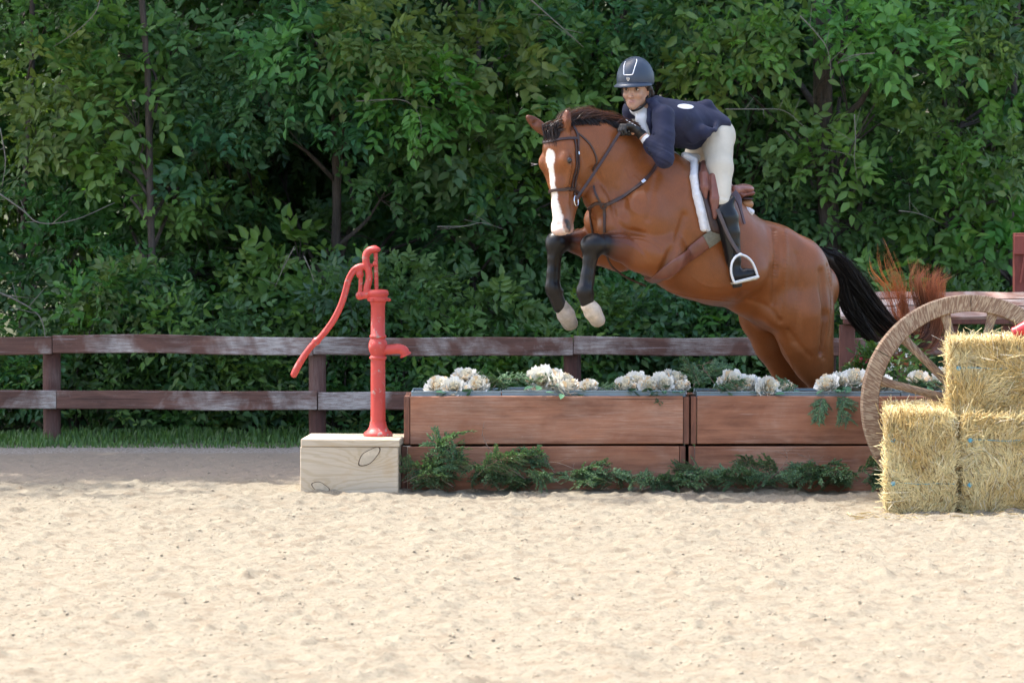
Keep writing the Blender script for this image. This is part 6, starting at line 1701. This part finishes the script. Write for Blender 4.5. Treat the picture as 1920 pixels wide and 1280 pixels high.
# torso under the clothes, arms, legs: one body
SHL, SHR = H(1243, 216, .155), H(1192, 211, -.155); EL, ER = H(1246, 297, .235), H(1178, 262, -.24); WL, WR_ = H(1202, 252, .125), H(1205, 240, -.075)
HIPL, HIPR = H(1345, 262, .10), H(1322, 258, -.10); KL, KR = H(1354, 378, .285), H(1288, 330, -.27); AL, AR = H(1375, 486, .335), H(1330, 470, -.33)
bd.limb([NB, H(1240, 222), H(1272, 232), H(1305, 237), H(1333, 250)], [.06, .095, .095, .078, .09], [.07, .145, .13, .105, .13], axis=LAT, k=.04, col=SK)
bd.limb([SHL, EL], [.048, .040], k=.03, col=SK); bd.limb([EL, WL], [.040, .026], k=.02, col=SK)
bd.limb([SHR, ER], [.048, .040], k=.03, col=SK); bd.limb([ER, WR_], [.040, .026], k=.02, col=SK)
bd.limb([HIPL, KL], [.075, .034], k=.04, col=SK); bd.limb([KL, H(1366, 420, .31), AL], [.034, .034, .020], k=.02, col=SK)
bd.limb([HIPR, KR], [.075, .040], k=.04, col=SK); bd.limb([KR, AR], [.042, .028], k=.02, col=SK)
bd.limb([AL, H(1383, 515, .36), H(1406, 513, .38)], [.020, .020, .016], k=.02, col=SK); bd.limb([AR, AR+np.array([.05, -.02, -.07])], [.028, .022], k=.02, col=SK)
# hands: palm plus five fingers, curled on the reins
def hand(so, wrist, palm, curl, side, r=1.0, col=None, thumb=None):
    """wrist->palm direction; curl = direction the fingers close to; side = across the knuckles"""
    wrist = np.array(wrist); f = unit(palm-wrist); c = unit(curl-f*(curl@f)); s = np.cross(f, c); s = s if s@side > 0 else -s
    kn = wrist+f*.075*r
    so.limb([wrist, wrist+f*.03*r, wrist+f*.068*r], [.023*r, .020*r, .017*r], [.026*r, .034*r, .038*r], axis=s, k=.01, col=col)
    for i, (o, L) in enumerate(((-.030, .070), (-.010, .080), (.010, .076), (.029, .062))):
        b = kn+s*o*r-f*.006*r+c*.002
        L = L*r; p1 = b+unit(f*.80+c*.55)*L*.42; p2 = p1+unit(f*-.10+c*.98)*L*.34; p3 = p2+unit(f*-.85+c*.35)*L*.26
        so.limb([b, p1, p2, p3], [.0105*r, .0098*r, .0090*r, .0080*r], k=.0035, col=col)
    tb_ = wrist+f*.022*r-s*.030*r+c*.006*r; t1 = tb_+unit(f*.6-s*.35+c*.6)*.032*r; t2 = t1+unit(f*.7+s*.35+c*.55)*.028*r
    so.limb([tb_, t1, t2], [.0135*r, .0110*r, .0090*r], k=.006, col=col)
hl_dir = H(1168, 226, .10); hr_dir = H(1180, 222, -.04)
hand(bd, WL, hl_dir, np.array([-.35, -.1, -1.0]), np.array([-.2, -.9, .2]), .52, SK)
hand(bd, WR_, hr_dir, np.array([-.3, 0, -1.0]), np.array([.2, .9, .1]), .52, SK)
def paint_body(V, C):
    C = C.copy(); q = V-HC; n = q@fn; u = q@fu; l = q@fl
    def blend(m, c): return C*(1-m[:, None])+np.array(c)*m[:, None]
    for s in (1, -1):
        m = np.clip(1-(np.abs(u+.010+((l*s-.033)**2)*6)/.0034), 0, 1)*(np.abs(l*s-.034) < .020)*(n > .05); C = blend(m*.9, (.03, .017, .012))
        m = np.clip(1.3-np.sqrt(((l*s-.032)/.019)**2+((u+.030)/.011)**2), 0, 1)*(n > .05); C = blend(np.clip(m, 0, 1)*.55, (.16, .075, .055))
        m = np.clip(1-np.sqrt(((l*s-.042)/.022)**2+((u+.066)/.018)**2), 0, 1)*(n > .03); C = blend(m*.18, (.52, .22, .16))
    m = np.clip(1.2-np.sqrt((l/.015)**2+((u+.1015)/.0026)**2), 0, 1)*(n > .06); C = blend(np.clip(m, 0, 1)*.85, (.10, .03, .025))
    m = np.clip((-n-.01)/.02, 0, 1)*np.clip((u+.07)/.02, 0, 1)*(np.abs(u) < .13); C = blend(m, (.018, .012, .010))
    return C
skin_obj('body', bd, .0042, M_SKIN, rider, SK, paint_body, it=1, soft=.004)
M_EW = simple('eye_white', (.50, .45, .42), .2, .02, 30, 0, spec=.6); M_IRIS = simple('brown_iris', (.035, .016, .010), .1, .1, 40, 0, spec=.8)
for s in (1, -1):
    mb = MB(); mb.lathe([(.0115*math.cos(a), .0115*math.sin(a)) for a in np.linspace(-1.5, 1.5, 9)], 14); e = mb.build('eye', M_EW, rider, True); e.scale = (1.0, .98, .60); e.location = FP(.0735, -.0300, .0305*s)
    mb = MB(); mb.lathe([(.0060, .0), (.0058, .0012), (.0042, .0022), (.001, .0026)], 14, Matrix.Translation(FP(.0735, -.0300, .0305*s)+unit(fn*1+fu*.0+fl*-.05)*.0098) @ Vector(fn).to_track_quat('Z', 'Y').to_matrix().to_4x4()); ir = mb.build('iris', M_IRIS, rider, True)
    mb = MB(); mb.tube([FP(.083, -.0235, (.0305-.014)*s), FP(.0868, -.0208, .0305*s), FP(.080, -.0235, (.0305+.016)*s)], [.0012, .0019, .0012], 6); mb.build('eyelid', simple('upper_lashes', (.02, .012, .01), .7), rider, True)
# hair at the temples and nape
hr = Solid(.01)
hr.limb([FP(-.004, -.005, .076), FP(-.012, -.03, .078), FP(-.035, -.055, .070), FP(-.07, -.062, .035), FP(-.085, -.065, 0), FP(-.07, -.062, -.035), FP(-.035, -.045, -.066), FP(0, -.01, -.072)], [.014, .018, .026, .028, .028, .026, .020, .010])
hr.limb([FP(.03, .0, .066), FP(.018, -.03, .069)], [.008, .003]); hr.limb([FP(.03, .0, -.066), FP(.018, -.03, -.069)], [.008, .003])
skin_obj('hair', hr, .004, attr_mat('dark_brown_hair', .4, .8, 200, .5, 0, .3, 60), rider, (.022, .013, .011))
# helmet: shell grown on its own grid
M_HELM = simple('matte_navy_shell', (.034, .050, .080), .42, .08, 8, .03, spec=.5)
helm = empty('helmet', (0, 0, 0)); helm.parent = rider
hu = unit(fu*1+fn*.10); hf = unit(fn-hu*(fn@hu)); hs_ = np.cross(hf, hu); hs_ = hs_ if hs_@fl > 0 else -hs_
HEC = HC+fu*.030-fn*.010+fl*(-.004)
def hel(a, e, k=1.0):
    """a: turn from the front, e: height angle"""
    rx, ry, rz = .126, .106, .128
    return HEC+(hf*math.cos(a)*math.cos(e)*rx+hs_*math.sin(a)*math.cos(e)*ry+hu*(math.sin(e)**1.0)*rz)*k
N1, N2 = 48, 18; vs = []; fs = []
for j in range(N2+1):
    for i in range(N1):
        a = 2*PI*i/N1; el = -.28+(PI/2+.28)*j/N2 if True else 0
        lowcut = .10*math.cos(a)   # front edge sits higher than the nape
        e = el+(1-j/N2)*(.16 if math.cos(a) > 0 else -.12)*abs(math.cos(a))
        vs.append(hel(a, min(e, PI/2)))
for j in range(N2):
    for i in range(N1): fs.append((j*N1+i, j*N1+(i+1) % N1, (j+1)*N1+(i+1) % N1, (j+1)*N1+i))
nb = len(vs)
for i in range(N1):
    vs.append(np.array(vs[i])*1+(HEC-np.array(vs[i]))*.12)
for i in range(N1): fs.append((i, nb+i, nb+(i+1) % N1, (i+1) % N1))
mb = MB(); mb.add(vs, [f[::-1] for f in fs]); sh = mb.build('shell', M_HELM, helm, True)
# peak: thin lip following the front rim
mb = MB(); vs = []; n = 26
for i in range(n+1):
    a = -1.45+2.9*i/n; w_ = math.cos(a/1.45*PI/2)**.8; b = hel(a, -.28+.16*max(0, math.cos(a)))
    o_ = hf*math.cos(a)+hs_*math.sin(a)
    vs += [b+hu*.012, b+o_*(.036*w_+.002)-hu*(.010*w_), b+o_*(.036*w_)-hu*(.014*w_+.003), b-hu*.006-o_*.004]
fs = [(i*4+k, i*4+(k+1) % 4, (i+1)*4+(k+1) % 4, (i+1)*4+k) for i in range(n) for k in range(4)]; mb.add(vs, fs)
o = mb.build('peak', M_HELM, helm, True)
M_SILV = simple('silver_trim', (.78, .79, .82), .28, .05, 30, 0, metal=.6)
mb = MB(); tr = [(-.62, .98), (-.46, .75), (-.29, .34), (-.24, .28), (.22, .28), (.27, .34), (.46, .75), (.62, .98), (.66, 1.12)]
sp_ = [hel(a-.02, e, 1.006) for a, e in tr]; q = []
for a, b in zip(sp_[:-1], sp_[1:]): q += [a+(b-a)*t for t in (0, .33, .66)]
q.append(sp_[-1]); q = [HEC+(p-HEC) for p in q]; mb.tube(q, .0032, 6); mb.build('trim_line', M_SILV, helm, True)
mb = MB(); c0 = hel(-.02, .10, 1.004); ex = hs_; ey = unit(hu*.98+hf*.18)
shp = [(-.009, .009), (-.004, .007), (0, .010), (.004, .007), (.009, .009), (.0085, -.001), (.005, -.008), (0, -.012), (-.005, -.008), (-.0085, -.001)]
mb.add([c0+ex*x+ey*y+hf*.003 for x, y in shp]+[c0+ex*x+ey*y-hf*.004 for x, y in shp], [tuple(range(9, -1, -1))]+[(i, (i+1) % 10, 10+(i+1) % 10, 10+i) for i in range(10)]); em = mb.build('shield_emblem', M_SILV, helm)
mb = MB(); mb.add([c0+ex*x*.45+ey*(y*.45)+hf*.0045 for x, y in shp], [tuple(range(9, -1, -1))]); mb.build('emblem_centre', M_HELM, em)
M_STRAP = simple('black_webbing', (.015, .015, .017), .7, .2, 90, .3)
mb = MB(); q = catmull([FP(.0, .0, .080), FP(-.004, -.05, .082), FP(.0, -.090, .072), FP(.030, -.132, .040), FP(.058, -.148, 0), FP(.045, -.128, -.030), FP(.025, -.088, -.058), FP(.012, -.05, -.073), FP(.005, 0, -.076)], 5)
nr2 = [tuple(unit((p-FP(.01, -.04, 0)))) for p in q]; mb.strap(q, nr2, [.012+.014*math.sin(PI*i/(len(q)-1)) for i in range(len(q))], .005); auto_smooth(mb.build('chin_strap', M_STRAP, helm), 60)
mb = MB(); q = catmull([FP(-.04, .0, .078), FP(-.02, -.05, .076), FP(.015, -.085, .062)], 5); mb.strap(q, [tuple(fl)]*len(q), .011, .003); auto_smooth(mb.build('chin_strap', M_STRAP, helm), 60)
mb = MB(); mb.tube([FP(.006, -.012, .083), FP(.006, -.004, .084)], .004, 6); mb.build('strap_slider', simple('yellow_tag', (.6, .5, .05), .5), helm)

# jacket
M_NAVY = NT('navy_wool_jacket'); v = M_NAVY.coord(); f1 = M_NAVY.noise(v, 9, 4, .6); f2 = M_NAVY.noise(v, 320, 2, .5)
M_NAVY.set(Base_Color=M_NAVY.ramp(f1, [(.3, (.006, .009, .032)), (.7, (.011, .015, .050))]), Roughness=.75); M_NAVY.p.inputs['Sheen Weight'].default_value = .07; M_NAVY.p.inputs['Sheen Roughness'].default_value = .5; M_NAVY.p.inputs['Sheen Tint'].default_value = (.5, .55, .8, 1)
wr = M_NAVY.noise(M_NAVY.coord('Object', (1, 1, 1)), 14, 3, .5, 1.2); M_NAVY.bump(M_NAVY.mix(.08, wr, f2), .35, .012); M_NAVY = M_NAVY.m
jk = Solid(.02)
jk.limb([H(1230, 212), H(1245, 224), H(1270, 232), H(1298, 236), H(1322, 236)], [.085, .118, .126, .126, .105], [.13, .175, .162, .142, .150], axis=LAT, k=.04)
jk.limb([H(1322, 236), H(1337, 232)], [.100, .058], [.150, .160], axis=LAT, k=.02)
jk.limb([H(1300, 250, .13), H(1322, 247, .19), H(1339, 244, .22)], [.060, .034, .014], [.05, .030, .016], axis=LAT, k=.02)
jk.limb([H(1300, 198, .02), H(1326, 198, .05), H(1347, 218, .07)], [.018, .030, .014], k=.018); jk.limb([H(1347, 220, .08), H(1341, 243, .20)], [.014, .016], k=.02)
jk.limb([H(1200, 204, -.12), H(1184, 206, -.15), H(1186, 226, -.18)], [.050, .044, .042], k=.03)
jk.limb([H(1214, 189, .065), H(1224, 190, .065), H(1232, 194, .06)], [.014, .020, .02], k=.012)
jk.limb([SHL+np.array([0, 0, -.005]), (SHL+EL)/2, EL], [.064, .060, .054], k=.03); jk.limb([EL, (EL+WL)/2, WL+(EL-WL)*.36], [.052, .046, .038], k=.02)
jk.limb([SHR, ER], [.062, .052], k=.03); jk.limb([ER, WR_+(ER-WR_)*.15], [.052, .036], k=.02)
jk.limb([H(1222, 196, .045), H(1226, 198, .09), H(1235, 207, .12)], [.022, .026, .035], k=.02)      # collar left
jk.limb([H(1232, 190, 0), H(1222, 194, .05)], [.028, .020], k=.02); jk.limb([H(1232, 190, 0), H(1215, 192, -.05)], [.028, .02], k=.02)
# opening at the throat and lapels
jk.limb([NB+FWD*.075+np.array([0, 0, .02]), H(1206, 232, .04)+FWD*.02, H(1212, 255, .04)], [.050, .036, .012], k=.012, sub=True)
jk.limb([H(1216, 205, .075), H(1218, 228, .095), H(1222, 252, .09)], [.012, .017, .010], [.010, .012, .010], axis=LAT, k=.010)
def jdisp(V):
    # soft cloth folds: across the bend of the elbow, raking down from the shoulder over the waist
    q = V-EL; near_el = np.exp(-(np.linalg.norm(q, axis=1)/.13)**2)
    ax1 = unit(np.array([.45, .1, .9])); a1 = V@ax1
    f1 = vnoise(np.stack([a1*46, V@np.array([1., 0, 0])*5, V[:, 1]*5], 1), 1.0, 3, 2)
    ax2 = unit(np.array([.80, 0, .55])); a2 = V@ax2
    f2 = vnoise(np.stack([a2*26, (V@np.array([-.55, 0, .8]))*4, V[:, 1]*3], 1), 1.0, 14, 2)
    body = np.clip((V[:, 0]-H(1250, 230)[0])/.10, 0, 1)
    d = f1*.0065*near_el+f2*.0075*body+vnoise(V, 12, 4, 2)*.003+f1*.0022*(1-body)
    return d*np.clip((np.linalg.norm(V-HC, axis=1)-.12)/.12, .2, 1)
jo = skin_obj('jacket', jk, .0055, M_NAVY, rider, it=1, disp=jdisp)
JBV = BVHTree.FromPolygons([tuple(v.co) for v in jo.data.vertices], [tuple(p.vertices) for p in jo.data.polygons])
mb = MB(); Q3 = [on(a, b, .001, JBV) for a, b in [(p[0], p[1]) for p in catmull([(1217, 203, 0), (1219, 222, 0), (1222, 240, 0), (1226, 252, 0)], 4)]]
mb.strap([q[0] for q in Q3], [tuple(q[1]) for q in Q3], [.030+.012*math.sin(i) * 0 - .0014*i for i in range(len(Q3))], .004); auto_smooth(mb.build('lapel', M_NAVY, rider), 60)
for k_ in range(3):
    a, b = on(1213+k_*4.5, 277+k_*7, .001, JBV); mb = MB(); mb.tube([a, a+b*.004], [.006, .005], 8); mb.build('sleeve_button', simple('dark_button', (.02, .02, .025), .3), rider) if k_ == 0 else mb.build('sleeve_button', bpy.data.materials['dark_button'], rider)
# white oval show number on the back, with its string
M_WHT = simple('white_cotton', (.80, .80, .82), .8, .04, 40, .3)
mb = MB(); vs = []; rim = 28
c0, c0n = on(1285, 203, .004, JBV)
def bibp(r, a):
    return on(1285+15*r*math.cos(a), 200.5+4.3*r*math.sin(a)+1.0*r*math.cos(a), .004, JBV)
ctr, nn0 = bibp(0, 0)
rings = [[bibp(r, 2*PI*i/rim) for i in range(rim)] for r in (.35, .7, 1.0)]
vs = [ctr]+[p for rg in rings for p, n in rg]+[p-n*.005 for p, n in rings[-1]]
fs = [(0, 1+i, 1+(i+1) % rim) for i in range(rim)]+[(1+k*rim+i, 1+(k+1)*rim+i, 1+(k+1)*rim+(i+1) % rim, 1+k*rim+(i+1) % rim) for k in range(3) for i in range(rim)]
mb.add(vs, fs)
mb.build('number_bib', M_WHT, rider)
# shirt and cuffs
sh = Solid(.012); sh.limb([NB+FWD*.012, H(1207, 222, .02), H(1212, 246, .04)], [.058, .044, .030], k=.02); sh.limb([FP(-.03, -.135, 0), NB], [.050, .058], k=.01)
skin_obj('shirt', sh, .005, M_WHT, rider, it=1)
cf = Solid(.004); cf.limb([WL+(EL-WL)*.19, WL+(EL-WL)*.38], [.030, .035]); skin_obj('cuff', cf, .004, M_WHT, rider)
# gloves
M_GLV = simple('black_glove', (.013, .014, .016), .5, .2, 40, .3, spec=.5)
gl = Solid(.006); hand(gl, WL, hl_dir, np.array([-.35, -.1, -1.0]), np.array([-.2, -.9, .2]), 1.22); gl.limb([WL, WL+(WL-hl_dir)*.06], [.029, .029]); skin_obj('glove', gl, .0036, M_GLV, rider, it=1)
gl = Solid(.006); hand(gl, WR_, hr_dir, np.array([-.3, 0, -1.0]), np.array([.2, .9, .1]), 1.15); gl.limb([WR_, WR_+(ER-WR_)*.2], [.030, .032]); skin_obj('glove', gl, .0036, M_GLV, rider, it=1)
mb = MB(); a_ = H(1172, 227, .14)
for i in range(4): mb.tube([H(1174+i*5, 225+i*3.0, .150), H(1177+i*5, 226.5+i*3.0, .152)], .0022, 5)
mb.build('knuckle_stud', M_SILV, rider)
# breeches
M_BRE = NT('beige_breeches'); v = M_BRE.coord(); f1 = M_BRE.noise(v, 7, 4); M_BRE.set(Base_Color=M_BRE.ramp(f1, [(.3, (.52, .48, .39)), (.7, (.62, .575, .48))]), Roughness=.75); M_BRE.bump(M_BRE.mix(.3, M_BRE.noise(M_BRE.coord('Object', (1, 1, .5)), 22, 3, .5, .8), M_BRE.noise(v, 300, 2)), .35, .008); M_BRE = M_BRE.m
br = Solid(.025)
br.limb([H(1312, 243), H(1338, 254)], [.085, .104], [.13, .150], axis=LAT, k=.03)
br.ball(H(1350, 254, .075), (.082, .09, .092), k=.03); br.ball(H(1340, 250, -.075), (.08, .09, .09), k=.03)
br.limb([HIPL, H(1350, 315, .20), KL], [.094, .070, .045], [.10, .074, .050], axis=LAT, k=.03); br.limb([HIPR, KR], [.090, .052], k=.03)
for a, b, c_ in ((H(1302, 283, .10), H(1336, 284, .22), .007), (H(1310, 275, .12), H(1345, 270, .22), .006), (H(1318, 292, .16), H(1340, 300, .25), .006), (H(1338, 365, .30), H(1362, 372, .33), .004)):
    br.limb([a, (a+b)/2+np.array([0, 0, .006]), b], [c_*.5, c_, c_*.5], k=.014, sub=True)
skin_obj('breeches', br, .006, M_BRE, rider, it=1, disp=lambda V: vnoise(V*np.array([1, 1, .7]), 9, 12, 2)*.003)
# boots
M_BOOT = simple('black_boot_leather', (.006, .006, .007), .30, .15, 12, .12, spec=.38)
for sgn in (1, -1):
    bo = Solid(.012)
    if sgn > 0:
        top, k1, k2, an, heel, ball, toe = H(1359, 394, .29), H(1362, 408, .30), H(1368, 436, .315), AL, H(1380, 518, .355), H(1398, 515, .375), H(1411, 512, .39)
    else:
        d_ = AR-KR; top, k1, k2, an = KR, KR+d_*.2, KR+d_*.5, AR; heel = AR+np.array([.01, 0, -.08]); ball = heel+np.array([-.06, -.05, -.01]); toe = ball+np.array([-.05, -.05, 0])
    bo.limb([top, k1, k2, an], [.056, .068, .058, .044], [.058, .066, .058, .046], axis=LAT, k=.012)
    bo.limb([an, heel], [.038, .034], k=.015); bo.limb([heel, ball, toe], [.034, .034, .026], [.034, .038, .030], axis=np.cross(unit(toe-heel), [0, 0, 1.]), k=.015)
    if sgn > 0: bo.limb([H(1354, 396, .30), H(1372, 372, .31)], [.034, .018], [.03, .03], axis=LAT, k=.03)
    ball_z = np.array([0, 0, -.035])
    for a, b, c_ in ((H(1350, 455, .37), H(1384, 462, .38), .004), (H(1356, 470, .37), H(1386, 478, .38), .004)) if sgn > 0 else ():
        bo.limb([a, b], c_, k=.012, sub=True)
    b_ = skin_obj('boot', bo, .005, M_BOOT, rider, it=1)
    mb = MB(); f_ = unit(toe-heel); s_ = unit(np.cross(f_, [0, 0, 1.])); dn_ = -np.cross(s_, f_); dn_ = dn_ if dn_[2] < 0 else -dn_
    L_ = np.linalg.norm(toe-heel)+.055; o0 = heel-f_*.035+dn_*.030; out = []
    for t, w_ in ((0, .014), (.02, .030), (.25, .029), (.45, .027), (.7, .038), (.9, .030), (1.0, .010)): out.append((t, w_))
    rim = [(t, w_) for t, w_ in out]+[(t, -w_) for t, w_ in reversed(out)]
    vs = [o0+f_*t*L_+s_*w_ for t, w_ in rim]+[o0+f_*t*L_+s_*w_+dn_*.010 for t, w_ in rim]; n_ = len(rim)
    mb.add(vs, [tuple(range(n_)), tuple(range(2*n_-1, n_-1, -1))]+[(i, n_+i, n_+(i+1) % n_, (i+1) % n_) for i in range(n_)])
    mb.build('sole', simple('worn_tan_sole', (.36, .30, .20), .7, .3, 20, .3), b_)
    mb = MB(); hb = o0+dn_*.010+f_*.005
    mb.tube([hb+f_*.028, hb+f_*.028+dn_*.022], [.030, .028], 14); auto_smooth(mb.build('heel', M_BOOT, b_))
# stirrup and its leather
st = empty('stirrup', (0, 0, 0)); st.parent = saddle
so = Solid(.004); s0 = .42
def SH(x, y, s=s0): return H(x, y, s)
arch = catmull([SH(1377, 531), SH(1371, 512), SH(1372, 494), SH(1379, 482), SH(1388, 478), SH(1399, 481), SH(1409, 490), SH(1416, 504), SH(1421, 520)], 4)
so.limb(arch, [.0070]*len(arch), [.012]*len(arch), axis=ray(1395, 505)); so.ball(SH(1388, 477), (.014, .014, .010))
skin_obj('iron', so, .0035, simple('white_steel_stirrup', (.75, .76, .78), .3, .05, 20, .05, metal=.35), st)
so = Solid(.004); so.limb([SH(1378, 530, .43), SH(1421, 519, .43)], [.010, .010], [.030, .030], axis=ray(1395, 505)); so.limb([SH(1378, 530, .39), SH(1421, 519, .39)], [.010, .010], [.03, .03], axis=ray(1395, 505))
skin_obj('tread', so, .004, simple('pale_tread', (.68, .66, .60), .6, .1, 60, .4), st)
q = catmull([H(1345, 392, .355), H(1354, 414, .375), H(1368, 446, .39), H(1387, 477, .42)], 5); mb = MB(); mb.strap(q, [tuple(unit(LAT+np.array([-.25, 0, 0])))]*len(q), .022, .004); auto_smooth(mb.build('stirrup_leather', simple('grey_brown_leather', (.075, .055, .055), .5, .2, 20, .2), saddle), 60)
